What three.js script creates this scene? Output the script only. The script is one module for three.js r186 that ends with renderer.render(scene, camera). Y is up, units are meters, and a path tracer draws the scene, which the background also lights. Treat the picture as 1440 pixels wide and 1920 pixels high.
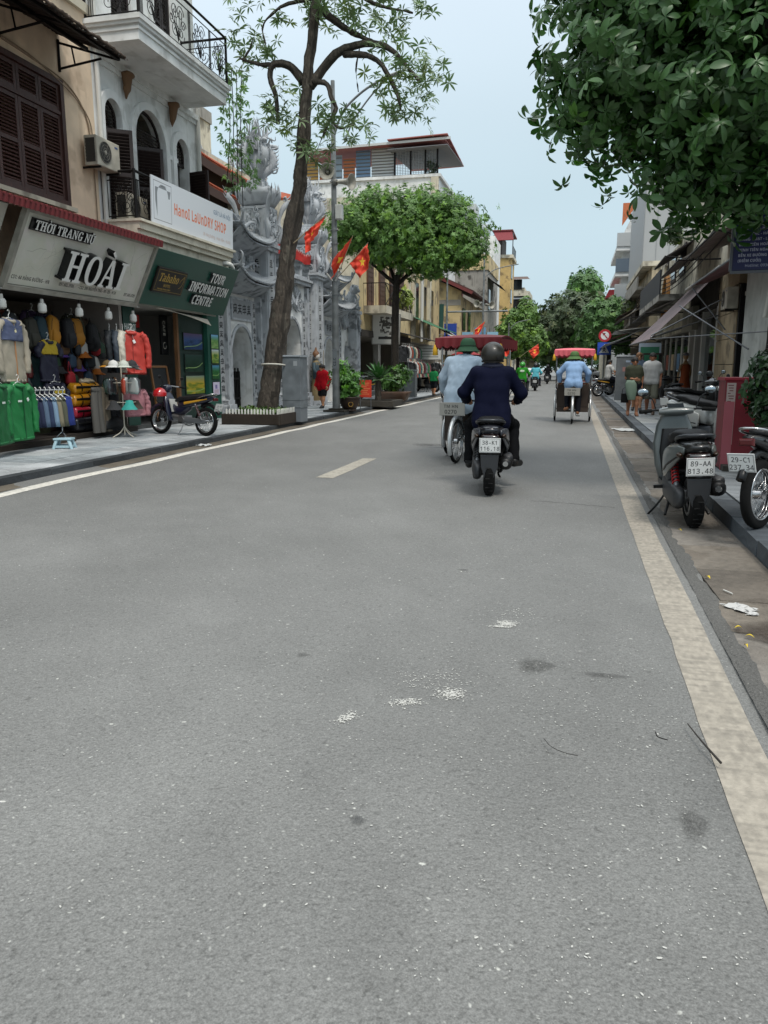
import * as THREE from 'three';
import { mergeGeometries } from 'three/addons/utils/BufferGeometryUtils.js';
import { FontLoader } from 'three/addons/loaders/FontLoader.js';
import { TextGeometry } from 'three/addons/geometries/TextGeometry.js';
import { createNoise3D } from 'simplex-noise';

// ---------- camera, sky, sun, exposure ----------
const scene = new THREE.Scene();
const camera = new THREE.PerspectiveCamera(67.307, 768 / 1024, 0.05, 1200);
camera.position.set(0, 1.45, 0);
camera.rotation.order = 'YXZ';
camera.rotation.set(THREE.MathUtils.degToRad(-10.605), THREE.MathUtils.degToRad(13.603), 0);
const renderer = new THREE.WebGLRenderer({ antialias: true });
renderer.setSize(768, 1024);
renderer.toneMapping = THREE.LinearToneMapping;
renderer.toneMappingExposure = 1.62;
renderer.shadowMap.enabled = true;
const sn = createNoise3D(mulberry(7));
{ // pale overcast sky: hazy blue near the horizon, whiter and brighter overhead
  const w = 512, h = 256, d = new Float32Array(w * h * 4);
  const stops = [[-90, .34, .37, .38], [-2, .38, .44, .47], [2, .36, .46, .51], [12, .375, .475, .53], [24, .46, .54, .61], [45, .86, .92, .97], [90, 1.46, 1.52, 1.56]];
  for (let j = 0; j < h; j++) {
    const el = ((j + .5) / h - .5) * 180;
    let k = 0; while (k < stops.length - 2 && el > stops[k + 1][0]) k++;
    const A = stops[k], B = stops[k + 1], t = Math.min(1, Math.max(0, (el - A[0]) / (B[0] - A[0])));
    for (let i = 0; i < w; i++) {
      const az = i / w * Math.PI * 2, c = Math.cos(el / 57.3);
      const n = sn(Math.cos(az) * c * 1.6, Math.sin(el / 57.3) * 4, Math.sin(az) * c * 1.6) * .035 + sn(Math.cos(az) * c * 4, Math.sin(el / 57.3) * 11, Math.sin(az) * c * 4) * .014;
      const o = (j * w + i) * 4;
      for (let q = 0; q < 3; q++) d[o + q] = (A[q + 1] + (B[q + 1] - A[q + 1]) * t) * (1 + n * (el > 0 ? 1 : 0));
      d[o + 3] = 1;
    }
  }
  const sky = new THREE.DataTexture(d, w, h, THREE.RGBAFormat, THREE.FloatType);
  sky.mapping = THREE.EquirectangularReflectionMapping; sky.magFilter = THREE.LinearFilter; sky.needsUpdate = true;
  scene.background = sky; scene.environment = sky;
}
const sun = new THREE.DirectionalLight(0xfff9f0, 1.45);
sun.position.set(9, 34, -2); sun.target.position.set(-2, 0, -18);
sun.castShadow = true; sun.shadow.radius = 24; sun.shadow.mapSize.set(2048, 2048);
Object.assign(sun.shadow.camera, { left: -40, right: 40, top: 60, bottom: -60, near: 1, far: 120 });
scene.add(sun, sun.target);

// ---------- helpers ----------
function mulberry(a) { return () => { a |= 0; a = a + 0x6D2B79F5 | 0; let t = Math.imul(a ^ a >>> 15, 1 | a); t = t + Math.imul(t ^ t >>> 7, 61 | t) ^ t; return ((t ^ t >>> 14) >>> 0) / 4294967296; }; }
const rnd = mulberry(12345), rr = (a, b) => a + (b - a) * rnd(), pick = (a) => a[Math.floor(rnd() * a.length)];
const V = (x, y, z) => new THREE.Vector3(x, y, z), PI = Math.PI;
function fin(g) {
  for (const k of Object.keys(g.attributes)) if (!['position', 'normal', 'uv', 'color'].includes(k)) g.deleteAttribute(k);
  if (!g.attributes.normal) g.computeVertexNormals();
  if (!g.index) g.setIndex([...Array(g.attributes.position.count).keys()]);
  g.morphAttributes = {}; g.groups = [];
  if (!g.keep || !g.attributes.uv) uvm(g);
  return g;
}
function uvm(g) {
  const p = g.attributes.position, n = g.attributes.normal, u = new Float32Array(p.count * 2);
  for (let i = 0; i < p.count; i++) {
    const ax = Math.abs(n.getX(i)), ay = Math.abs(n.getY(i)), az = Math.abs(n.getZ(i)), x = p.getX(i), y = p.getY(i), z = p.getZ(i);
    if (ay >= ax && ay >= az) { u[2 * i] = x; u[2 * i + 1] = z; } else if (ax >= az) { u[2 * i] = z; u[2 * i + 1] = y; } else { u[2 * i] = x; u[2 * i + 1] = y; }
  }
  g.setAttribute('uv', new THREE.BufferAttribute(u, 2));
}
function merge(l) {
  l = (Array.isArray(l) ? l.flat(9) : [l]).filter(Boolean).map(fin);
  const col = l.some((g) => g.attributes.color);
  if (col) for (const g of l) if (!g.attributes.color) paint(g, [1, 1, 1]);
  return l.length > 1 ? mergeGeometries(l) : l[0];
}
function paint(g, c) { const n = g.attributes.position.count, a = new Float32Array(n * 3); for (let i = 0; i < n; i++) a.set(typeof c === 'function' ? c(g.attributes.position.getX(i), g.attributes.position.getY(i), g.attributes.position.getZ(i)) : c, i * 3); g.setAttribute('color', new THREE.BufferAttribute(a, 3)); return g; }
function orient(g) {
  const p = g.attributes.position, ix = g.index.array; let v = 0; const a = V(), b = V(), c = V();
  for (let i = 0; i < ix.length; i += 3) { a.fromBufferAttribute(p, ix[i]); b.fromBufferAttribute(p, ix[i + 1]); c.fromBufferAttribute(p, ix[i + 2]); v += a.dot(b.cross(c)); }
  if (v < 0) for (let i = 0; i < ix.length; i += 3) { const t = ix[i]; ix[i] = ix[i + 1]; ix[i + 1] = t; }
  g.computeVertexNormals(); return g;
}
function mk(pos, idx, uv) { const g = new THREE.BufferGeometry(); g.setAttribute('position', new THREE.Float32BufferAttribute(pos, 3)); g.setIndex(idx); if (uv) { g.setAttribute('uv', new THREE.Float32BufferAttribute(uv, 2)); g.keep = true; } g.computeVertexNormals(); return g; }
const M4 = new THREE.Matrix4(), E3 = new THREE.Euler(), Q4 = new THREE.Quaternion();
function T(g, x = 0, y = 0, z = 0, rx = 0, ry = 0, rz = 0, s = 1) {
  M4.compose(V(x, y, z), Q4.setFromEuler(E3.set(rx, ry, rz, 'YXZ')), Array.isArray(s) ? V(...s) : V(s, s, s));
  for (const q of [g].flat(9)) q.applyMatrix4(M4); return g;
}
const bx = (x0, x1, y0, y1, z0, z1) => new THREE.BoxGeometry(Math.abs(x1 - x0), Math.abs(y1 - y0), Math.abs(z1 - z0)).translate((x0 + x1) / 2, (y0 + y1) / 2, (z0 + z1) / 2);
const box = (w, h, d, x = 0, y = 0, z = 0, rx = 0, ry = 0, rz = 0) => T(new THREE.BoxGeometry(w, h, d), x, y, z, rx, ry, rz);
function rbox(w, h, d, b, x = 0, y = 0, z = 0, rx = 0, ry = 0, rz = 0) { // chamfered box
  const s = new THREE.Shape(), a = w / 2 - b, c = h / 2 - b; s.moveTo(-a, -c); s.lineTo(a, -c); s.lineTo(a, c); s.lineTo(-a, c);
  return T(new THREE.ExtrudeGeometry(s, { depth: d - 2 * b, bevelThickness: b, bevelSize: b, bevelSegments: 2, steps: 1 }).translate(0, 0, -d / 2 + b), x, y, z, rx, ry, rz);
}
function cyl(p, q, r0, r1 = r0, seg = 8, open = false) {
  const a = V(...p), b = V(...q), d = b.clone().sub(a), g = new THREE.CylinderGeometry(r1, r0, d.length(), seg, 1, open);
  g.applyQuaternion(new THREE.Quaternion().setFromUnitVectors(V(0, 1, 0), d.normalize())); const m = a.add(b).multiplyScalar(.5); return g.translate(m.x, m.y, m.z);
}
const crv = (pts, n = 24, closed = false) => new THREE.CatmullRomCurve3(pts.map((p) => V(...p)), closed, 'centripetal').getPoints(n);
function sweep(pts, r, seg = 8, cap = true) {
  const P = pts.map((p) => p.isVector3 ? p : V(...p)), n = P.length, pos = [], idx = []; let N = null; const tPrev = V();
  for (let i = 0; i < n; i++) {
    const t = P[Math.min(i + 1, n - 1)].clone().sub(P[Math.max(i - 1, 0)]).normalize();
    if (!N) { N = Math.abs(t.y) < .9 ? V(0, 1, 0) : V(1, 0, 0); N.sub(t.clone().multiplyScalar(N.dot(t))).normalize(); }
    else { N.sub(t.clone().multiplyScalar(N.dot(t))).normalize(); }
    const B = t.clone().cross(N), R = typeof r === 'function' ? r(i / (n - 1)) : r;
    for (let k = 0; k < seg; k++) { const a = k / seg * 2 * PI, c = Math.cos(a) * R, s = Math.sin(a) * R; pos.push(P[i].x + N.x * c + B.x * s, P[i].y + N.y * c + B.y * s, P[i].z + N.z * c + B.z * s); }
    tPrev.copy(t);
  }
  for (let i = 0; i < n - 1; i++) for (let k = 0; k < seg; k++) { const a = i * seg + k, b = i * seg + (k + 1) % seg, c = a + seg, d = b + seg; idx.push(a, b, c, b, d, c); }
  if (cap) for (const [i, f] of [[0, 1], [n - 1, 0]]) { const o = pos.length / 3; pos.push(P[i].x, P[i].y, P[i].z); for (let k = 0; k < seg; k++) { const a = i * seg + k, b = i * seg + (k + 1) % seg; f ? idx.push(o, b, a) : idx.push(o, a, b); } }
  return orient(mk(pos, idx));
}
const tube = (pts, r, n = 20, seg = 8) => sweep(crv(pts, n), r, seg);
function loft(rings, seg = 14, cap = true) { // rings {c,u,v,e}
  const pos = [], idx = [], pw = (x, e) => Math.sign(x) * Math.pow(Math.abs(x), 2 / e);
  for (const { c, u, v, e = 2 } of rings) for (let k = 0; k < seg; k++) { const a = k / seg * 2 * PI, C = pw(Math.cos(a), e), S = pw(Math.sin(a), e); pos.push(c[0] + u[0] * C + v[0] * S, c[1] + u[1] * C + v[1] * S, c[2] + u[2] * C + v[2] * S); }
  const n = rings.length;
  for (let i = 0; i < n - 1; i++) for (let k = 0; k < seg; k++) { const a = i * seg + k, b = i * seg + (k + 1) % seg, c = a + seg, d = b + seg; idx.push(a, b, c, b, d, c); }
  if (cap) for (const [i, f] of [[0, 1], [n - 1, 0]]) { const o = pos.length / 3; pos.push(...rings[i].c); for (let k = 0; k < seg; k++) { const a = i * seg + k, b = i * seg + (k + 1) % seg; f ? idx.push(o, b, a) : idx.push(o, a, b); } }
  return orient(mk(pos, idx));
}
const loftZ = (rows, seg, cap) => loft(rows.map(([z, x, y, rx, ry, e]) => ({ c: [x, y, z], u: [rx, 0, 0], v: [0, ry, 0], e })), seg, cap);
const loftY = (rows, seg, cap) => loft(rows.map(([y, x, z, rx, rz, e]) => ({ c: [x, y, z], u: [rx, 0, 0], v: [0, 0, rz], e })), seg, cap);
const lathe = (pr, seg = 16, x = 0, y = 0, z = 0) => { const g = new THREE.LatheGeometry(pr.map((p) => new THREE.Vector2(p[0], p[1])), seg); return g.translate(x, y, z); };
const ell = (x, y, z, rx, ry = rx, rz = rx, s = 12) => T(new THREE.SphereGeometry(1, s, Math.max(6, s * .7 | 0)), x, y, z, 0, 0, 0, [rx, ry, rz]);
const tor = (R, r, x = 0, y = 0, z = 0, rx = 0, ry = 0, seg = 24, ts = 8) => T(new THREE.TorusGeometry(R, r, ts, seg), x, y, z, rx, ry);
function ext(pts, depth, bevel = 0, holes = []) { // polygon in xy extruded along z
  const s = new THREE.Shape(pts.map((p) => new THREE.Vector2(...p))); for (const h of holes) s.holes.push(new THREE.Path(h.map((p) => new THREE.Vector2(...p))));
  return new THREE.ExtrudeGeometry(s, { depth, bevelEnabled: bevel > 0, bevelThickness: bevel, bevelSize: bevel, bevelSegments: 2, curveSegments: 6 });
}
const plane = (w, h, x = 0, y = 0, z = 0, rx = 0, ry = 0, rz = 0) => { const g = T(new THREE.PlaneGeometry(w, h), x, y, z, rx, ry, rz); g.keep = true; return g; };
function sheet(fn, nu, nv, thick = 0) { // fn(u,v)->[x,y,z]
  const pos = [], idx = [], uv = [];
  for (let j = 0; j <= nv; j++) for (let i = 0; i <= nu; i++) { pos.push(...fn(i / nu, j / nv)); uv.push(i / nu, j / nv); }
  for (let j = 0; j < nv; j++) for (let i = 0; i < nu; i++) { const a = j * (nu + 1) + i; idx.push(a, a + 1, a + nu + 1, a + 1, a + nu + 2, a + nu + 1); }
  const g = mk(pos, idx, uv); if (!thick) return g;
  const h = g.clone(); h.keep = true; const P = h.attributes.position, N = g.attributes.normal; for (let i = 0; i < P.count; i++) P.setXYZ(i, P.getX(i) - N.getX(i) * thick, P.getY(i) - N.getY(i) * thick, P.getZ(i) - N.getZ(i) * thick);
  const ia = h.index.array; for (let i = 0; i < ia.length; i += 3) { const t = ia[i]; ia[i] = ia[i + 1]; ia[i + 1] = t; } h.computeVertexNormals();
  const e = [], ring = []; for (let i = 0; i <= nu; i++) ring.push(i); for (let j = 1; j <= nv; j++) ring.push(j * (nu + 1) + nu); for (let i = nu - 1; i >= 0; i--) ring.push(nv * (nu + 1) + i); for (let j = nv - 1; j > 0; j--) ring.push(j * (nu + 1));
  const ep = [], ei = []; const A = g.attributes.position; ring.forEach((q) => { ep.push(A.getX(q), A.getY(q), A.getZ(q), P.getX(q), P.getY(q), P.getZ(q)); });
  for (let i = 0; i < ring.length; i++) { const a = 2 * i, b = 2 * ((i + 1) % ring.length); ei.push(a, a + 1, b, b, a + 1, b + 1); }
  const eg = mk(ep, ei, new Array(ring.length * 4).fill(.5)); const m = mergeGeometries([g, h, eg]); m.keep = true; return m;
}
function rough(g, amp, fr, seed = 0) { // push vertices with noise along their normals
  const p = g.attributes.position, n = g.attributes.normal;
  for (let i = 0; i < p.count; i++) { const x = p.getX(i), y = p.getY(i), z = p.getZ(i), d = sn(x * fr + seed, y * fr, z * fr) * amp; p.setXYZ(i, x + n.getX(i) * d, y + n.getY(i) * d, z + n.getZ(i) * d); }
  g.computeVertexNormals(); return g;
}
function folds(g, amp, fx, fy, seed = 0) { // long soft creases that run down the cloth
  const p = g.attributes.position, n = g.attributes.normal; for (let i = 0; i < p.count; i++) { const x = p.getX(i), y = p.getY(i), z = p.getZ(i), d = (sn(x * fx + seed + y * fx * .2, y * fy, z * fx) + .5 * sn(x * fx * 2.1 - y * fx * .5, y * fy * 2, z * fx * 2 + seed)) * amp; p.setXYZ(i, x + n.getX(i) * d, y + n.getY(i) * d, z + n.getZ(i) * d); } g.computeVertexNormals(); return g;
}
const used = {};
function numbered(n) { used[n] = (used[n] ?? -1) + 1; return used[n] ? n + '_' + String(used[n]).padStart(3, '0') : n; }
function thing(name, label, category, pos = [0, 0, 0], ry = 0, group) {
  const o = new THREE.Group(); o.name = numbered(name); o.position.set(...pos); o.rotation.y = ry; o.userData = { label, category }; if (group) o.userData.group = group; scene.add(o); return o;
}
function part(parent, name, geos, material, pos) { const m = new THREE.Mesh(geos.isBufferGeometry && geos.done ? geos : merge(geos), material); m.geometry.done = true; m.name = name; m.castShadow = m.receiveShadow = true; if (pos) m.position.set(...pos); parent.add(m); return m; }
function single(name, label, category, geos, material, pos = [0, 0, 0], ry = 0, group) { const m = part(scene, numbered(name), geos, material, pos); m.rotation.y = ry; m.userData = { label, category }; if (group) m.userData.group = group; return m; }
function struct(name, geos, material) { const m = part(scene, numbered(name), geos, material); m.userData = { kind: 'structure' }; return m; }
function structGroup(name) { const o = new THREE.Group(); o.name = numbered(name); o.userData = { kind: 'structure' }; scene.add(o); return o; }
function dup(o, pos, ry, label) { const c = o.clone(); c.name = numbered(o.name.replace(/_\d\d\d$/, '')); c.position.set(...pos); c.rotation.y = ry; c.userData = { ...o.userData }; if (label) c.userData.label = label; scene.add(c); return c; }
const mats = {};
function mat(color, roughness = .8, o = {}) { const k = color + '|' + roughness + JSON.stringify(o, (a, b) => b?.isTexture ? b.uuid : b); return mats[k] ??= new (o.transmission || o.clearcoat || o.sheen || o.specularIntensity !== undefined ? THREE.MeshPhysicalMaterial : THREE.MeshStandardMaterial)({ color, roughness, ...o }); }

// ---------- computed textures ----------
const lat = Array.from({ length: 65536 }, mulberry(99));
function vn(x, y, per, s = 0) { // value noise, repeats every per cells
  const xi = Math.floor(x), yi = Math.floor(y), u = x - xi, v = y - yi, m = (a) => ((a % per) + per) % per, h = (a, b) => lat[(m(a) * 131 + m(b) * 7919 + s * 1013) & 65535];
  const a = u * u * (3 - 2 * u), b = v * v * (3 - 2 * v); return (h(xi, yi) * (1 - a) + h(xi + 1, yi) * a) * (1 - b) + (h(xi, yi + 1) * (1 - a) + h(xi + 1, yi + 1) * a) * b;
}
function fbm(u, v, per, oct, s = 0) { let t = 0, a = .5, n = 0; for (let i = 0; i < oct; i++) { t += a * vn(u * per, v * per, per, s + i * 17); n += a; a *= .5; per *= 2; } return t / n; }
const cl = (x, a = 0, b = 1) => Math.min(b, Math.max(a, x)), ss = (a, b, x) => { const t = cl((x - a) / (b - a)); return t * t * (3 - 2 * t); };
function dtex(n, metres, fn, srgb = true, m = n) { // fn(u,v) -> [r,g,b] 0..255 or grey 0..1
  const d = new Uint8Array(n * m * 4);
  for (let j = 0; j < m; j++) for (let i = 0; i < n; i++) { const c = fn((i + .5) / n, (j + .5) / m), o = (j * n + i) * 4; if (Array.isArray(c)) { d[o] = cl(c[0], 0, 255); d[o + 1] = cl(c[1], 0, 255); d[o + 2] = cl(c[2], 0, 255); } else d[o] = d[o + 1] = d[o + 2] = cl(c * 255, 0, 255); d[o + 3] = 255; }
  const t = new THREE.DataTexture(d, n, m); t.wrapS = t.wrapT = THREE.RepeatWrapping; t.magFilter = THREE.LinearFilter; if (srgb) t.colorSpace = THREE.SRGBColorSpace; t.needsUpdate = true;
  if (metres) { Array.isArray(metres) ? t.repeat.set(1 / metres[0], 1 / metres[1]) : t.repeat.set(1 / metres, 1 / metres); } return t;
}
function ctex(w, h, draw) { const c = document.createElement('canvas'); c.width = w; c.height = h; const g = c.getContext('2d'); draw(g, w, h); const t = new THREE.CanvasTexture(c); t.colorSpace = THREE.SRGBColorSpace; return t; }
// lettering with Vietnamese marks (the font lacks most of them, so they are drawn)
function vt(g, text, x, y, size, opt = {}) {
  const { font = 'sans-serif', bold = true, align = 'left', sx = 1 } = opt; g.save(); g.font = (bold ? 'bold ' : '') + size + 'px ' + font; g.textAlign = 'left';
  const chars = []; for (const c of text.normalize('NFD')) { const k = c.codePointAt(0); if (k >= 0x300 && k <= 0x36f && chars.length) chars[chars.length - 1][1].push(k); else chars.push([c, []]); }
  let w = 0; for (const c of chars) { c[2] = g.measureText(c[0]).width * sx; w += c[2]; }
  let px = align === 'center' ? x - w / 2 : align === 'right' ? x - w : x; g.lineWidth = size * (bold ? .09 : .06); g.strokeStyle = g.fillStyle;
  for (const [c, marks, cw] of chars) {
    g.save(); g.translate(px, y); g.scale(sx, 1); g.fillText(c, 0, 0); g.restore();
    const up = c === c.toUpperCase() ? .78 : .6, mx = px + cw / 2; let lift = 0;
    const line = (...p) => { g.beginPath(); g.moveTo(mx + p[0] * size, y - (up + lift + p[1]) * size); for (let i = 2; i < p.length; i += 2) g.lineTo(mx + p[i] * size, y - (up + lift + p[i + 1]) * size); g.stroke(); };
    for (const k of marks.sort((a, b) => (b === 0x302 || b === 0x306) - (a === 0x302 || a === 0x306))) {
      if (k === 0x302) { line(-.14, .02, 0, .12, .14, .02); lift += .13; } else if (k === 0x306) { line(-.12, .11, -.06, .04, .06, .04, .12, .11); lift += .12; }
      else if (k === 0x300) line(-.12, .15, .04, .03); else if (k === 0x301) line(.12, .15, -.04, .03); else if (k === 0x303) line(-.15, .05, -.06, .12, .06, .05, .15, .12);
      else if (k === 0x309) line(-.05, .15, .06, .15, .06, .09, 0, .04); else if (k === 0x323) g.fillRect(mx - size * .05, y + size * .08, size * .1, size * .1); else if (k === 0x31b) { g.beginPath(); g.moveTo(px + cw - size * .1, y - (up - .1) * size); g.lineTo(px + cw + size * .04, y - (up + .04) * size); g.stroke(); }
    }
    px += cw;
  }
  g.restore(); return w;
}
function hanzi(g, x, y, s, seed) { // brush-stroke character
  const r = mulberry(seed); g.save(); g.translate(x, y); g.lineWidth = s * .1; g.lineCap = 'round'; const L = (a, b, c, d) => { g.beginPath(); g.moveTo(a * s, b * s); g.lineTo(c * s, d * s); g.stroke(); };
  const n = 3 + (r() * 2 | 0); for (let i = 0; i < n; i++) { const yy = -.42 + .84 * (i + .3) / n, w = .25 + r() * .2; L(-w, yy + .03, w, yy - .02); } L(r() * .1 - .05, -.46, r() * .1 - .05, .35);
  if (r() > .4) { L(-.05, .05, -.42, .42); L(.05, .05, .42, .42); } if (r() > .4) { L(-.3, -.3, -.32, .1); L(.3, -.3, .32, .12); } g.restore();
}
const plaster = (base, stain, k = 1, size = 512, met = 3, s = 0) => dtex(size, met, (u, v) => { const a = fbm(u, v, 4, 5, s), b = fbm(u, v, 16, 4, s + 40), run = ss(.55, .9, vn(u * 40, v * 3, 120, s + 70)) * ss(.4, .65, fbm(u, v, 5, 3, s + 77)) * .55, st = Math.min(1, (ss(.55, .75, fbm(u * 1, v * 1, 8, 4, s + 9)) + run) * k), f = .86 + .2 * a + .1 * (b - .5); return base.map((c, i) => (c * (1 - st) + stain[i] * st) * f); });
const TX = {};
{
  const fl = mulberry(5), specks = new Float32Array(2048 * 2048); // pale chips of aggregate
  for (let q = 0; q < 5000; q++) { const big = fl() < .025, x = fl() * 2048 | 0, y = fl() * 2048 | 0, r = big ? 1.1 + fl() * 1.2 : .5 + fl() * .9, b = (big ? .4 : .2) + fl() * .3, an = fl() * 3.14, e = 1 + fl() * 1.5; for (let j = -6; j <= 6; j++) for (let i = -6; i <= 6; i++) { const p = (i * Math.cos(an) + j * Math.sin(an)) / e, t = -i * Math.sin(an) + j * Math.cos(an), k = 1 - ss(r * .7, r * 1.3, Math.hypot(p, t)); const o = ((y + j) & 2047) * 2048 + ((x + i) & 2047); specks[o] = Math.max(specks[o], k * b); } }
  const at = (u, v) => specks[(v * 2048 | 0) * 2048 + (u * 2048 | 0)];
  TX.asphalt = dtex(2048, 5, (u, v) => { const g = lat[((u * 2048 | 0) * 131 + (v * 2048 | 0) * 7919) & 65535], f = vn(u * 1500, v * 1500, 1500, 3) * .6 + vn(u * 700, v * 700, 700, 5) * .4, m = fbm(u, v, 5, 5, 2), k = 104 + 34 * (f - .5) + 22 * (g - .5) + 14 * (m - .5) - 14 * ss(.78, .95, vn(u * 420, v * 420, 420, 8)), s = at(u, v) * 120; return [k + s + 1, k + s + 1, k + s * .94 - 1]; });
  TX.asphaltB = dtex(1024, 2.5, (u, v) => .5 + .5 * (vn(u * 450, v * 450, 450, 3) - .5) + .6 * (vn(u * 220, v * 220, 220, 4) - .5), false);
  TX.paint = dtex(1024, [1.2, 2.4], (u, v) => { const a = fbm(u, v, 6, 6, 21), b = fbm(u * 1, v * 1, 48, 4, 25), st = vn(u * 8 + a * 3, v * 130, 1040, 33), w = ss(.4, .75, a * .3 + b * .3 + st * .4), f = .9 + .2 * fbm(u, v, 60, 2, 30); return [198, 194, 184].map((c, i) => (c * (1 - w * .4) + [140, 138, 132][i] * w * .4) * f); });
  TX.conc = dtex(1024, 2.2, (u, v) => { const a = fbm(u, v, 5, 6, 51), b = fbm(u, v, 60, 3, 55), d = ss(.55, .72, fbm(u, v, 9, 5, 59)), f = .74 + .4 * a + .22 * (b - .5); return [116, 111, 104].map((c, i) => (c * (1 - d * .45) + [84, 78, 71][i] * d * .45) * f); });
  TX.stone = dtex(1024, [2.4, 1.6], (u, v) => { const a = fbm(u, v * 1, 3, 6, 71), str = fbm(u * 1, v, 4, 3, 75), w = vn(u * 6 + str * 5, v * 60 + a * 22, 960, 76), f = .72 + .45 * a + .2 * (w - .5) + .2 * (vn(u * 300, v * 300, 300, 78) - .5); return [164, 167, 168].map((c) => c * f); });
  TX.peach = plaster([230, 206, 178], [176, 152, 128], .5, 512, 3.4, 3);
  TX.white = plaster([222, 223, 221], [176, 176, 171], .5, 512, 3, 11);
  TX.grey = plaster([176, 180, 184], [104, 107, 110], .75, 512, 1.7, 23);
  TX.yellow = plaster([196, 176, 132], [136, 122, 98], .9, 512, 4, 31);
  TX.cream = plaster([198, 190, 170], [132, 125, 112], .8, 512, 4, 37);
  TX.oldgrey = plaster([150, 146, 138], [84, 80, 74], 1, 512, 4, 43);
  TX.bark = dtex(512, [.9, 1.6], (u, v) => { const w = fbm(u, v * 1, 6, 3, 61), a = vn(u * 26 + w * 4, v * 9, 3000, 63), b = fbm(u, v, 30, 4, 66), l = ss(.6, .75, fbm(u, v, 7, 4, 69)), f = .5 + .55 * a * .6 + .5 * b; return [76, 69, 61].map((c, i) => (c * (1 - l * .4) + [118, 116, 104][i] * l * .4) * f); });
  TX.barkB = dtex(512, [.9, 1.6], (u, v) => { const w = fbm(u, v, 6, 3, 61); return .6 * vn(u * 26 + w * 4, v * 9, 3000, 63) + .4 * fbm(u, v, 30, 4, 66); }, false);
  TX.wood = dtex(512, [.5, 1.4], (u, v) => { const a = vn(u * 60 + fbm(u, v, 4, 3, 81) * 6, v * 4, 3000, 82), b = fbm(u, v, 12, 4, 85), f = .75 + .3 * a + .3 * (b - .5); return [74, 46, 40].map((c) => c * f); });
  TX.grain = dtex(512, .8, (u, v) => .5 + .35 * (fbm(u, v, 24, 4, 91) - .5) + .3 * (vn(u * 256, v * 256, 256, 95) - .5), false);
  TX.dirt = dtex(512, 1.1, (u, v) => { const f = .82 + .36 * fbm(u, v, 6, 5, 101); return [255 * f * .92, 255 * f * .91, 255 * f * .9]; });
}
const MT = {
  peach: mat(0xffffff, .9, { map: TX.peach, bumpMap: TX.grain, bumpScale: .003 }), white: mat(0xffffff, .85, { map: TX.white, bumpMap: TX.grain, bumpScale: .002 }), grey: mat(0xffffff, .85, { map: TX.grey, bumpMap: TX.grain, bumpScale: .004 }),
  greyDark: mat(0xf4f6f8, .85, { map: TX.grey, bumpMap: TX.grain, bumpScale: .004 }), yellow: mat(0xffffff, .9, { map: TX.yellow, bumpMap: TX.grain, bumpScale: .003 }), cream: mat(0xffffff, .9, { map: TX.cream, bumpMap: TX.grain, bumpScale: .003 }), oldgrey: mat(0xffffff, .9, { map: TX.oldgrey, bumpMap: TX.grain, bumpScale: .004 }),
  wood: mat(0xffffff, .55, { map: TX.wood, bumpMap: TX.grain, bumpScale: .001 }), woodDark: mat(0x7a7070, .6, { map: TX.wood }), iron: mat(0x141212, .55, { specularIntensity: .4 }), black: mat(0x0b0b0c, .6, { specularIntensity: .5 }), rubber: mat(0x131313, .9, { bumpMap: TX.grain, bumpScale: .002, specularIntensity: .3 }), plasticBlack: mat(0x0c0c0d, .35, { specularIntensity: .7 }), chrome: mat(0xb8b8b8, .18, { metalness: 1 }), alu: mat(0x8f8f8f, .38, { metalness: .9 }), steel: mat(0x6d7073, .5, { metalness: .6 }),
  bark: mat(0xffffff, .95, { map: TX.bark, bumpMap: TX.barkB, bumpScale: .03 }), dark: mat(0x77706a, .9), whitePaint: mat(0xcfcfcb, .5, { map: TX.dirt }), glass: mat(0x8fa0a8, .05, { transmission: 1, thickness: 0 }), glassDark: mat(0x1d2427, .08, { metalness: 0, specularIntensity: 1 }),
};
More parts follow.
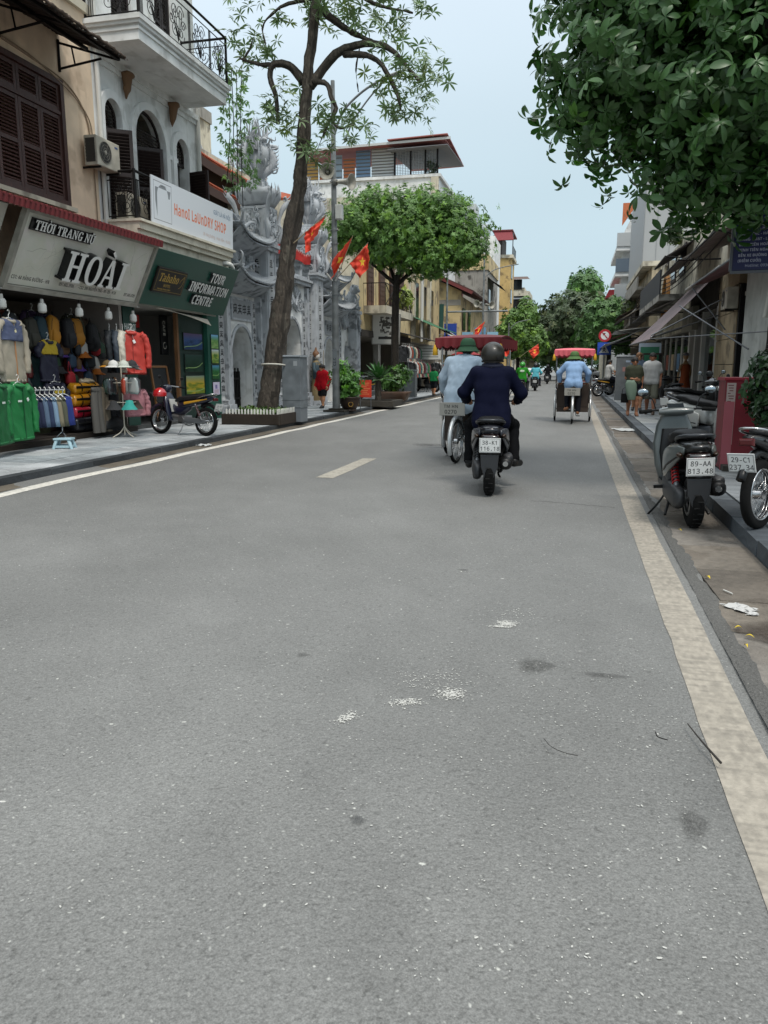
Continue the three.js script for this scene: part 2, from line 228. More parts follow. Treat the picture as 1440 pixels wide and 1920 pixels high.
// ---------- ground ----------
struct('ground', T(new THREE.PlaneGeometry(900, 900), 0, -.06, -250, -PI / 2), mat(0x77736c, .95));
{
  const xs = [], zs = []; for (let x = -7.0; x <= .96; x += .3975 / 2) xs.push(x); for (let z = 7; z > -9; z -= .2) zs.push(z); for (let z = -9, d = .25; z > -420; z -= d, d *= 1.05) zs.push(z); zs.push(-420);
  const pos = [], idx = [], n = xs.length;
  zs.forEach((z) => xs.forEach((x, i) => pos.push(i === n - 1 ? x + .03 * sn(z * 1.3, 4, 1) + .02 * sn(z * 5, 2, 2) : x, .012 * Math.max(-1, sn(x * .35, 3, z * .35)) - .0006 * (x + 3) * (x + 3), z)));
  for (let j = 0; j < zs.length - 1; j++) for (let i = 0; i < n - 1; i++) { const a = j * n + i; idx.push(a, a + 1, a + n, a + 1, a + n + 1, a + n); }
  const g = mk(pos, idx); g.computeVertexNormals();
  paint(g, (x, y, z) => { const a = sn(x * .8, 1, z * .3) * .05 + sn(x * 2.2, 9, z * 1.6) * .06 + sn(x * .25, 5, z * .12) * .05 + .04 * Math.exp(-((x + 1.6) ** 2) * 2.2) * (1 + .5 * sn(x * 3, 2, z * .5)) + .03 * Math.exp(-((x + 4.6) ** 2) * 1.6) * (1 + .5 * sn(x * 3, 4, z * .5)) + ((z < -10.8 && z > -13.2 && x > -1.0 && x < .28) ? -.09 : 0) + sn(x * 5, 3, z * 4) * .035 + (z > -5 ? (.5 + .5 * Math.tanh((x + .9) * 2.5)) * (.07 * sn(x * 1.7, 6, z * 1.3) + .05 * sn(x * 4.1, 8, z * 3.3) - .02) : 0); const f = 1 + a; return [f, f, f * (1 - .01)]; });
  const road = struct('road', g, mat(0xffffff, .72, { map: TX.asphalt, bumpMap: TX.asphaltB, bumpScale: .005, vertexColors: true }));
  const yR = (x, z) => .012 * Math.max(-1, sn(x * .35, 3, z * .35)) - .0006 * (x + 3) * (x + 3);
  const strip = (x0, x1, z0, z1, seed, wob = .004) => sheet((u, v) => { const z = z0 + (z1 - z0) * v, e = (s) => wob * sn(z * 6, s, seed) + wob * sn(z * 19, s, seed + 3); const x = x0 + (x1 - x0) * u + (u < .01 ? e(1) : u > .99 ? e(2) : 0); return [x, yR(x, z) + .0035, z]; }, 4, Math.ceil(Math.abs(z1 - z0) / .25));
  const pm2 = mat(0xbdb8b2, .8, { map: TX.paint, bumpMap: TX.asphaltB, bumpScale: .003 }), pm = mat(0xffffff, .8, { map: TX.paint, bumpMap: TX.asphaltB, bumpScale: .003 });
  const line = (nm, geo, m = pm) => { geo.keep = false; return part(road, nm, geo, m); };
  line('edge_line', strip(.58, .785, 4, -130, 1), pm2); line('edge_line', strip(-6.53, -6.33, 4, -130, 2));
  const dm = mat(0xc9c6c0, .8, { map: TX.paint, bumpMap: TX.asphaltB, bumpScale: .003 });
  for (let k = 0; k < 8; k++) { const s = strip(-3.29, -3.05, -9.7 - k * 8.2, -12.1 - k * 8.2, 5 + k); s.keep = false; if (k === 0 || k > 3) part(road, 'centre_dash', s, dm); }
  // stains and patches in the asphalt: flat, with ragged outlines
  const stainA = [0, 1].map((k) => dtex(160, 0, (u, v) => { const d = Math.hypot(u - .5, v - .5) * 2, a = ss(.95, .25, d + .7 * (fbm(u, v, 5, 4, 120 + k * 9) - .5)); return a * (.25 + .75 * ss(.35, .6, fbm(u, v, 40, 2, 140 + k))) * .5; }, false));
  const stain = (x, z, w, l, c, seed, nm = 'stain') => { const p = [], q = []; const N = 40; p.push(x, yR(x, z) + .003, z); for (let i = 0; i < N; i++) { const a = i / N * 2 * PI, r = 1 + .3 * sn(Math.cos(a) * 1.5, Math.sin(a) * 1.5, seed) + .22 * sn(Math.cos(a) * 6, Math.sin(a) * 6, seed); const X = x + Math.cos(a) * w * r, Z = z + Math.sin(a) * l * r; p.push(X, yR(X, Z) + .003, Z); q.push(0, 1 + (i + 1) % N, 1 + i); } const pg = sheet((a, b) => { const X = x + (a - .5) * 2.6 * w, Z = z + (b - .5) * 2.6 * l; return [X, yR(X, Z) + .003, Z]; }, 6, 6); const dark = new THREE.Color(c).r < .85 || c === 0xd6d8da, tone = new THREE.Color(c); part(road, nm, pg, new THREE.MeshStandardMaterial({ color: new THREE.Color(.105 * tone.r ** 3, .105 * tone.g ** 3, .105 * tone.b ** 3), roughness: .8, transparent: true, alphaMap: stainA[seed % 2] })); };
  stain(-.13, -3.7, .1, .09, 0xe2e1de, 2); stain(-2.6, -14.6, .5, .28, 0xe2e1df, 6); stain(-1.3, -3.57, .035, .03, 0xe2e2e0, 8); stain(.2, -3.66, .12, .03, 0xe6e5e3, 14); stain(.44, -2.45, .05, .09, 0xeae9e7, 18); stain(-.72, -5.45, .04, .03, 0xe4e4e2, 21); stain(-2.1, -14.1, .6, .12, 0xeaeaea, 23); stain(-.62, -2.2, .03, .03, 0xd6d8da, 27);
  // scraped white paint and scattered pale chips: countless little flakes
  const fg = merge(T(new THREE.CircleGeometry(1, 6), 0, 0, 0, -PI / 2)); const fm = mat(0xb0afa9, .85); const F = [];
  const fr = mulberry(77);
  const cluster = (x, z, w, l, n, s, an = 0) => { for (let i = 0; i < n; i++) { const a = (fr() + fr() + fr()) / 1.5 - 1, b = (fr() + fr() + fr()) / 1.5 - 1; F.push([x + a * w * Math.cos(an) - b * l * Math.sin(an), z + a * w * Math.sin(an) + b * l * Math.cos(an), s * (.4 + fr())]); } };
  cluster(-.31, -4.3, .085, .075, 300, .0028); cluster(-.34, -4.24, .11, .02, 110, .0026); cluster(-.28, -4.5, .25, .2, 60, .003);
  cluster(-.48, -3.28, .1, .09, 300, .0026, -.2); cluster(-.66, -3.14, .12, .06, 200, .0026, -.35); cluster(-.87, -2.92, .05, .1, 160, .0026, .5); cluster(-.6, -3.4, .3, .25, 160, .0024);
  for (let i = 0; i < 700; i++) { const t = fr(); F.push([-2.6 + Math.sqrt(fr()) * 3.1, -1.6 - t * t * 8, .001 + fr() * fr() * .0022]); }
  for (let i = 0; i < 420; i++) { const t = fr(); F.push([-1.3 + Math.sqrt(fr()) * 1.8, -1.75 - t * 2.2, .0014 + fr() * fr() * .0026]); }
  const im = new THREE.InstancedMesh(fg, fm, F.length), m = new THREE.Matrix4(); F.forEach(([x, z, s], i) => im.setMatrixAt(i, m.compose(V(x, yR(x, z) + .004, z), new THREE.Quaternion().setFromAxisAngle(V(0, 1, 0), fr() * 6), V(s * (1 + fr() * 1.4), 1, s)))); im.name = 'paint_flakes'; im.userData = { kind: 'stuff', label: 'scattered white paint flakes and pale chips on the asphalt', category: 'flakes' }; scene.add(im);
  // cracks and patch joints: narrow ragged grooves filled dark
  const crack = (pts, w, seed) => { const c = crv(pts, 60), p = [], q = []; c.forEach((v, i) => { const j = .02 * sn(i * .35, seed, 1) + .008 * sn(i * 1.7, seed, 2), k = w * (.5 + .5 * Math.abs(sn(i * .4, 7, seed))), t = c[Math.min(60, i + 1)].clone().sub(c[Math.max(0, i - 1)]).normalize(), nx = -t.z, nz = t.x; for (const s of [-1, 1]) { const X = v.x + nx * (j + s * k), Z = v.z + nz * (j + s * k); p.push(X, yR(X, Z) + .0028, Z); } if (i) { const a = 2 * i; q.push(a - 2, a - 1, a, a - 1, a + 1, a); } }); part(road, 'crack', mk(p, q), mat(0x8f8d8a, .95, { map: TX.asphalt })); };
  crack([[-.4, 0, -8.6], [.1, 0, -8.5], [.5, 0, -8.4]], .006, 9); crack([[-5.6, 0, -17], [-3, 0, -17.2], [-.2, 0, -17.1]], .01, 11);
  // fallen twig, cable scrap and litter
  single('twig', 'thin dark twig lying across the edge of the worn road line', 'twig', tube([[.52, .012, -3.16], [.552, .016, -3.0], [.595, .012, -2.85]], (t) => .0022 + .0028 * t, 8, 6), mat(0x2a2622, .9));
  single('twig', 'tiny bent black twig on bare asphalt', 'twig', tube([[.385, .008, -3.06], [.39, .008, -3.02], [.425, .008, -3.0]], .0025, 8, 5), mat(0x1d1b19, .9));
  single('twig', 'hair thin curved dark fibre on bare asphalt', 'twig', tube([[-.05, .007, -2.9], [-.02, .007, -2.84], [.03, .008, -2.8], [.08, .007, -2.79]], .0014, 12, 5), mat(0x242220, .9));
}
{ // right gutter of concrete slabs, kerb stones, paving
  const gu = structGroup('gutter'); part(gu, 'bedding', bx(.86, 1.47, -.055, -.022, 5, -140), mat(0x3a3632, .95)); const cm = [0xffffff, 0xeae4dc, 0xd8d2cb, 0xf4efe8].map((c) => mat(c, .92, { map: TX.conc, bumpMap: TX.asphaltB, bumpScale: .006 }));
  let z = 3.2, k = 0; while (z > -64) { const l = rr(.62, .95), x0 = .93 + .035 * sn(z * .9, 1, 1), tilt = rr(-.006, .006), dy = rr(-.006, .004); const g = rbox(1.455 - x0, .04, l - .018, .006, (1.455 + x0) / 2, -.028 + dy, z - l / 2, tilt, rr(-.01, .01), tilt); const p = g.attributes.position; for (let i = 0; i < p.count; i++) if (p.getX(i) < x0 + .08) p.setX(i, p.getX(i) + .03 * sn(p.getZ(i) * 3, 2, 2)); part(gu, 'slab', g, cm[k++ % 4]); z -= l; }
  part(gu, 'far_run', bx(.93, 1.455, -.05, -.006, z, -150), cm[1]);
  // crumbled asphalt lip along the gutter
  const lip = sheet((u, v) => { const zz = 3 - v * 30, w = .015 + .025 * sn(zz * .8, 3, 3) + .022 * sn(zz * 4, 1, 1); const x = .84 + u * (.1 + w); return [x, -.004 + .012 * Math.sin(u * PI) + .006 * sn(x * 30, 1, zz * 30) - .012 * u, zz]; }, 5, 420); lip.keep = false; struct('broken_edge', lip, mat(0xcfcdca, .95, { map: TX.asphalt, bumpMap: TX.asphaltB, bumpScale: .01 }));
  const kr = structGroup('kerb'); const km = [0x6d747b, 0x5c6269, 0x777d82, 0x666d73].map((c) => mat(c, .75, { map: TX.stone, bumpMap: TX.grain, bumpScale: .003 })); z = -2.2; k = 0;
  while (z > -70) { const l = rr(.9, 1.1); part(kr, 'kerb_stone', rbox(.2, .2, l - .012, .012, 1.56 + rr(-.006, .006), .022 + rr(-.004, .004), z - l / 2, 0, rr(-.004, .004)), km[k++ % 4]); z -= l; }
  const pr = structGroup('pavement'); part(pr, 'base', bx(1.66, 30, -.05, .09, 4, -300), mat(0x57544f, .95)); z = -4.5; const sm = [0xc9cbcc, 0xb8bbbe, 0xd6d6d3, 0xc0c4c8].map((c) => mat(c, .8, { map: TX.stone, bumpMap: TX.grain, bumpScale: .003 }));
  for (let r = 0; r < 50; r++) { for (let c = 0; c < 5; c++) { const w = .52; part(pr, 'paving_slab', rbox(w - .01, .04, .61, .004, 1.68 + w * (c + .5), .104 + rr(-.003, .003), z - .31, rr(-.003, .003), 0, rr(-.003, .003)), sm[(r * 7 + c * 3 + (rnd() * 4 | 0)) % 4]); } z -= .62; }
  part(pr, 'far_run', bx(1.66, 4.4, .08, .121, z, -150), sm[1]);
}
{ // left gutter, kerb, paving
  const gl = struct('gutter', bx(-7.0, -6.6, -.06, -.004, 5, -150), mat(0xd2cabb, .9, { map: TX.conc, bumpMap: TX.asphaltB, bumpScale: .004 }));
  const kr = structGroup('kerb'), km = [0x55595d, 0x5f6468, 0x4b5054].map((c) => mat(c, .8, { map: TX.stone, bumpMap: TX.grain, bumpScale: .003 })); let z = -5, k = 0;
  while (z > -80) { const l = rr(.9, 1.2); part(kr, 'kerb_stone', rbox(.17, .16, l - .012, .014, -7.0 + rr(-.006, .006), .004 + rr(-.004, .004), z - l / 2), km[k++ % 3]); z -= l; }
  const pl = structGroup('pavement'); part(pl, 'base', bx(-40, -7.08, -.05, .05, 6, -300), mat(0x57544f, .95)); const sm = [0xf2f4f5, 0xe2e6e8, 0xffffff, 0xd6dcdf].map((c) => mat(c, .75, { map: TX.stone, bumpMap: TX.grain, bumpScale: .003 })); z = -6.5;
  for (let r = 0; r < 50; r++) { for (let c = 0; c < 5; c++) { const off = (r % 2) * .0; part(pl, 'paving_slab', rbox(.515, .04, .79, .005, -7.35 - .525 * c, .063 + rr(-.003, .003), z - .4 - off, rr(-.003, .003), 0, rr(-.003, .003)), sm[(r * 5 + c * 3 + (rnd() * 4 | 0)) % 4]); } z -= .8; }
  part(pl, 'far_run', bx(-9.7, -7.09, .04, .082, z, -150), sm[2]); part(pl, 'doorstep_band', bx(-11, -9.7, .02, .079, -6, -60), mat(0xb8b6b0, .9, { map: TX.conc }));
}
// litter in the gutter
{
  const r = mulberry(31), crumple = (w, l, h, s) => { const g = sheet((u, v) => { const x = (u - .5) * w, z = (v - .5) * l; return [x + .02 * sn(u * 3, v * 3, s), Math.max(.002, h * (.5 + 1.1 * sn(u * 2.2, v * 2.2, s + 5) + .35 * sn(u * 5, v * 5, s)) * (1 - .6 * Math.max(Math.abs(u - .5), Math.abs(v - .5)) * 2)), z + .02 * sn(u * 3, v * 3, s + 9)]; }, 22, 22); g.keep = false; return g; };
  single('tissue', 'crumpled white tissue in the concrete gutter', 'tissue', crumple(.12, .17, .014, 3), mat(0xaeadaa, .9), [1.06, 0, -4.93], .7);
  single('paper_scrap', 'small flat white paper scrap beside the crumpled tissue', 'paper', crumple(.06, .05, .004, 8), mat(0xb4b3b0, .9), [1.1, .0, -4.82], .1);
  single('cigarette_end', 'thin white cigarette end in the gutter beyond the tissue', 'cigarette end', cyl([1.03, .006, -5.3], [1.07, .006, -5.22], .005), mat(0xb5b3ad, .9));
  single('drinking_straw', 'short white straw piece next to the tissue', 'straw', cyl([.95, .006, -4.97], [.985, .006, -4.96], .004), mat(0xb5b4b0, .7));
  const lf = (x, z, a, lab, s = .045) => { const g = sheet((u, v) => { const w = Math.sin(PI * Math.pow(v, .8)) * .32; return [(u - .5) * w * s * 1.2, .004 + .012 * Math.sin(v * PI) + .01 * Math.pow(Math.abs(u - .5) * 2, 2) * w, (v - .5) * s]; }, 4, 8); g.keep = false; single('fallen_leaf', lab, 'leaf', g, mat(0xb9a01f, .7), [x, .002, z], a, 'fallen yellow leaves'); };
  lf(.98, -5.6, .4, 'yellow leaf lying alone at the cracked asphalt edge', .06); lf(.97, -4.5, 1.6, 'curled yellow leaf below the brown gutter stain'); lf(1.0, -4.36, 1.2, 'flat yellow leaf between two curled ones in the gutter', .05); lf(.95, -4.2, .2, 'small yellow leaf at the gutter edge with a brown tip', .04); lf(1.0, -7.25, .5, 'pale yellow leaf beside the parked scooter stand', .05);
  single('plastic_sheet', 'flattened white plastic bag on the gutter near strolling people', 'plastic bag', crumple(.5, .8, .03, 12), mat(0xaaaba8, .6), [1.3, .005, -19.2], .3);
  single('plastic_bag', 'small white plastic bag in the gutter by the parked motorbike', 'plastic bag', crumple(.28, .22, .035, 15), mat(0xacaead, .5), [-6.78, .0, -13.4], .2);
  single('mud_stain', 'dark damp brown stain spreading over the concrete gutter slab', 'stain', sheet((u, v) => [.9 + u * .52, .0015, -4.2 - v * .56], 4, 4), new THREE.MeshStandardMaterial({ color: new THREE.Color(.055, .042, .032), roughness: .6, transparent: true, alphaMap: dtex(128, 0, (u, v) => ss(1, .3, Math.hypot(u - .5, v - .5) * 2 + .8 * (fbm(u, v, 4, 5, 160) - .5)) * (.4 + .6 * fbm(u, v, 30, 2, 165)), false) }));
}
// ---------- lettering and small builders ----------
const [serifB, sansB] = await Promise.all(['serif_bold', 'sans_bold'].map((n) => new FontLoader().loadAsync('fonts/droid/droid_' + n + '.typeface.json')));
function glyph(ch, font, size, depth, bevel = 0) { // one raised letter with its marks, origin at its left foot; returns [geometry, width]
  const d = [...ch.normalize('NFD')], base = d[0] === 'đ' || d[0] === 'Đ' ? 'Đ' : d[0], g = new TextGeometry(base, { font, size, depth, curveSegments: 4, bevelEnabled: bevel > 0, bevelThickness: bevel, bevelSize: bevel, bevelSegments: 1 }); g.computeBoundingBox();
  const w = g.boundingBox.max.x, h = g.boundingBox.max.y, out = [g], st = size * .11; const bar = (x, y, l, a) => out.push(box(l, st, depth + bevel, x, y, depth / 2, 0, 0, a));
  for (const m of d.slice(1)) { const k = m.codePointAt(0); if (k === 0x300) bar(w * .45, h + size * .2, size * .26, -.6); else if (k === 0x301) bar(w * .55, h + size * .2, size * .26, .6); else if (k === 0x303) { bar(w * .36, h + size * .17, size * .22, .5); bar(w * .6, h + size * .17, size * .2, -.3); } else if (k === 0x31b) { bar(w + size * .03, h * .93, size * .22, .9); } else if (k === 0x302) { bar(w * .38, h + size * .12, size * .2, .6); bar(w * .62, h + size * .12, size * .2, -.6); } }
  return [out, w + size * .07];
}
function word(parent, text, font, size, x, y, z, depth, side, face, sx = 1, slant = 0) {
  let px = 0; for (const ch of text.normalize('NFC')) { if (ch === ' ') { px += size * .4; continue; } const [g, w] = glyph(ch, font, size, depth); const tr = (l) => { for (const q of l) { q.applyMatrix4(new THREE.Matrix4().makeShear(0, 0, slant, 0, 0, 0)); q.scale(sx, 1, 1); q.translate(x + px * sx, y, z); } return l; };
    const l = part(parent, 'letter', tr(g), side); if (face) { const [f] = glyph(ch, font, size, .006); for (const q of f) q.translate(0, 0, depth + .001); part(l, 'letter_face', tr(f), face); } px += w; }
  return px * sx;
}
function place(o, x, y, z) { for (const c of o.children) { c.position.x -= x; c.position.y -= y; c.position.z -= z; } o.position.set(x, y, z); return o; }
function board(name, label, cat, pos, tilt, ry = PI / 2, group) { const o = thing(name, label, cat, pos, 0, group); o.rotation.order = 'YXZ'; o.rotation.set(tilt, ry, 0); return o; }
const img = (w, h, tex, x = 0, y = 0, z = 0, rx = 0, ry = 0) => plane(w, h, x, y, z, rx, ry);
const picM = (tex, r = .5, o = {}) => mat(0xffffff, r, { map: tex, ...o });
// louvred shutter leaf in the plane x = const facing +x: frame mesh whose children are its slats
function leaf(parent, x, y0, y1, z0, z1, m, rails = [], th = .045, pitch = .062, nm = 'shutter') {
  const w = .07, g = [bx(x, x + th, y0, y1, z0, z0 + w), bx(x, x + th, y0, y1, z1 - w, z1)], ys = [y0, ...rails, y1]; for (const y of ys) { const a = y === y0 ? y0 : y === y1 ? y1 - w : y - w / 2; g.push(bx(x + .002, x + th - .002, a, a + w, z0 + w, z1 - w)); }
  const s = part(parent, nm, g, m), sg = merge(box(.012, pitch * .98, z1 - z0 - 2 * w, 0, 0, 0, 0, 0, .75)); for (let k = 0; k < ys.length - 1; k++) { const a = ys[k] + (k ? w / 2 : w), b = ys[k + 1] - (k === ys.length - 2 ? w : w / 2), n = Math.max(2, Math.round((b - a) / pitch)); for (let i = 0; i < n; i++) part(s, 'slat', sg, m, [x + th / 2, a + (b - a) * (i + .5) / n, (z0 + z1) / 2]); }
  return s;
}
function scroll(cx, cy, r, turns, dir, z = 0, th = .008) { const p = []; for (let i = 0; i <= 18; i++) { const t = i / 18, a = dir * t * turns * 2 * PI, R = r * (1 - .8 * t); p.push([cx + R * Math.cos(a), cy + R * Math.sin(a), z]); } return sweep(p, th, 5); }
function acUnit(label, pos, ry, group) { // outdoor air conditioner, grille towards local +z
  const o = thing('air_conditioner', label, 'air conditioner', pos, ry, group), m = mat(0xb9b4a6, .6, { map: TX.dirt }); part(o, 'casing', [rbox(.8, .55, .29, .02, 0, .275, 0)], m);
  const fan = part(o, 'fan_guard', [tor(.2, .008, -.12, .28, .152), tor(.14, .005, -.12, .28, .155), tor(.08, .005, -.12, .28, .157), ...[0, 1, 2, 3, 4, 5].map((k) => cyl([-.12, .28, .157], [-.12 + .2 * Math.cos(k * PI / 3), .28 + .2 * Math.sin(k * PI / 3), .154], .004))], mat(0x6d6a62, .6)); part(o, 'fan_opening', T(new THREE.CylinderGeometry(.2, .2, .01, 28), -.12, .28, .147, PI / 2), mat(0x2b2a27, .8)); part(o, 'fan_hub', ell(-.12, .28, .155, .045, .045, .012), mat(0x8a867b, .6));
  for (let k = 0; k < 7; k++) part(o, 'side_louvre', box(.012, .07, .2, -.404, .09 + k * .062, 0, 0, 0, .3), mat(0x3a3935, .7)); part(o, 'badge', box(.1, .03, .006, .27, .46, .147), mat(0x2f4a7a, .5)); part(o, 'bracket', [bx(-.33, -.3, -.04, -.003, -.3, .16), bx(.3, .33, -.04, -.003, -.3, .16), bx(-.33, -.3, -.3, -.04, -.3, -.27), bx(.3, .33, -.3, -.04, -.3, -.27)], MT.iron); return o;
}
// ---------- peach house with the fashion shop ----------
const FX = -9.6;
{
  const o = thing('house', 'peach plastered house with big brown louvred shutters above the fashion shop', 'house'); const W = bx;
  part(o, 'wall', [W(FX - .3, FX, 2.95, 4.5, -6, -14.85), W(FX - .3, FX, 6.76, 8.3, -6, -14.85), W(FX - .3, FX, 4.5, 6.76, -13.86, -14.85), W(FX - .3, FX, 4.5, 6.76, -6, -11.3), W(FX - 6, FX - .3, 2.95, 11, -14.85, -14.6), W(FX - .3, FX - .1, 8.3, 11.5, -6, -14.85)], MT.peach);
  part(o, 'upper_storey_wall', [W(FX - .1, FX - .04, 8.3, 11.5, -6, -14.8)], MT.cream); part(o, 'string_course', W(FX, FX + .08, 8.25, 8.42, -6, -14.85), MT.cream);
  part(o, 'attic_window', W(FX - .04, FX - .03, 8.7, 10.4, -12.6, -13.7), mat(0x6b6f70, .4)); part(o, 'room', [W(FX - 4.2, FX - 4, 2.96, 8.3, -6, -14.6), W(FX - 4, FX - .3, 4.1, 4.2, -6, -14.6), W(FX - 4, FX - .3, 7.2, 7.3, -6, -14.6), W(FX - 4, FX - .3, 2.96, 8.3, -5.9, -6)], MT.cream);
  const fr = part(o, 'window_frame', [W(FX - .2, FX + .03, 4.5, 4.6, -11.3, -13.86), W(FX - .2, FX + .03, 6.66, 6.76, -11.3, -13.86), W(FX - .2, FX + .03, 4.6, 6.66, -13.76, -13.86), W(FX - .2, FX + .01, 4.6, 6.66, -11.3, -11.4), W(FX - .1, FX + .012, 6.13, 6.19, -11.4, -13.76)], MT.wood);
  for (let k = 0; k < 4; k++) { const z1 = -11.42 - k * .588, z0 = z1 - .578; leaf(o, FX - .06, 4.61, 6.12, z0, z1, MT.wood, [5.36]); leaf(o, FX - .06, 6.2, 6.65, z0, z1, MT.wood, [], .045, .062, 'transom_shutter'); }
  for (let q = 0; q < 2; q++) leaf(o, FX - .0, 4.61, 6.65, -9.4 - q * .8, -8.65 - q * .8, MT.wood, [5.36, 6.1]);
  part(o, 'window_sill', W(FX, FX + .1, 4.42, 4.5, -11.2, -13.95), MT.cream);
  part(o, 'interior', [W(-14, -13.9, .02, 2.95, -6, -15.3), W(-13.9, FX - .02, 2.9, 2.95, -6, -15.3), W(-13.9, FX, .08, 2.9, -15.4, -15.3), W(-13.9, FX - .02, .08, 2.9, -6.1, -6)], mat(0x97908a, .95)); part(o, 'shop_floor', W(-13.9, -9.3, .02, .2, -6, -15.3), mat(0x6d6258, .8, { map: TX.conc })); part(o, 'shop_step', rbox(.22, .1, 6.4, .012, -9.2, .13, -9.6), mat(0x8a7f74, .85, { map: TX.conc }));
  // loose cables stapled along the wall
  part(o, 'cable', [tube([[FX + .02, 6.95, -11], [FX + .02, 6.86, -13], [FX + .02, 6.75, -14.0], [FX + .02, 6.4, -14.5], [FX + .02, 5.9, -14.62], [FX + .02, 5.7, -14.45]], .014, 30, 5), tube([[FX + .025, 6.98, -11], [FX + .03, 6.83, -13.3], [FX + .03, 6.3, -14.62], [FX + .03, 5.5, -14.68], [FX + .03, 4.2, -14.7]], .012, 30, 5), tube([[FX + .02, 4.36, -12.4], [FX + .02, 4.33, -13.6], [FX + .02, 4.3, -14.7]], .012, 12, 5)], mat(0x8c7a66, .8));
  place(o, FX, .08, -14.85);
  // tin canopy on iron brackets
  const c = thing('tin_canopy', 'rusty corrugated tin canopy on iron brackets above the brown shutters', 'canopy'); const S = sheet((u, v) => { const z = -5.6 - u * 8.25; return [FX + v * 1.4, 7.55 - v * .55 + .022 * Math.sin(z * 2 * PI / .11) + .02 * sn(z, v * 2, 1), z + .05 * v * sn(z * 9, 1, 3)]; }, 330, 6, .004); S.keep = false; part(c, 'corrugated_sheet', S, mat(0x6f665e, .8, { map: TX.conc }));
  part(c, 'edge_debris', rough(sweep(crv([[-8.2, 7.05, -5.6], [-8.2, 7.06, -9], [-8.22, 7.04, -13.8]], 160), .03, 6), .03, 12), mat(0x4a3d33, .95));
  part(c, 'purlin', [bx(-8.36, -8.31, 6.98, 7.03, -5.7, -13.8), bx(-9.0, -8.95, 7.2, 7.26, -5.7, -13.8)], MT.iron);
  for (const z of [-9.4, -11, -12.6, -14.2].slice(0, 4)) part(c, 'bracket', [cyl([FX + .02, 6.9, z + .4], [FX + .02, 7.45, z + .4], .025), cyl([FX + .02, 7.4, z + .4], [-8.35, 7.0, z + .4], .022), cyl([FX + .02, 6.95, z + .4], [-8.7, 7.05, z + .4], .022), cyl([FX + .35, 7.0, z + .4], [FX + .3, 7.3, z + .4], .016)], MT.iron);
  place(c, FX, 7, -13.8);
  acUnit('cream outdoor air conditioner bolted to the peach wall', [-9.36, 5.37, -14.68], PI / 2 );
}
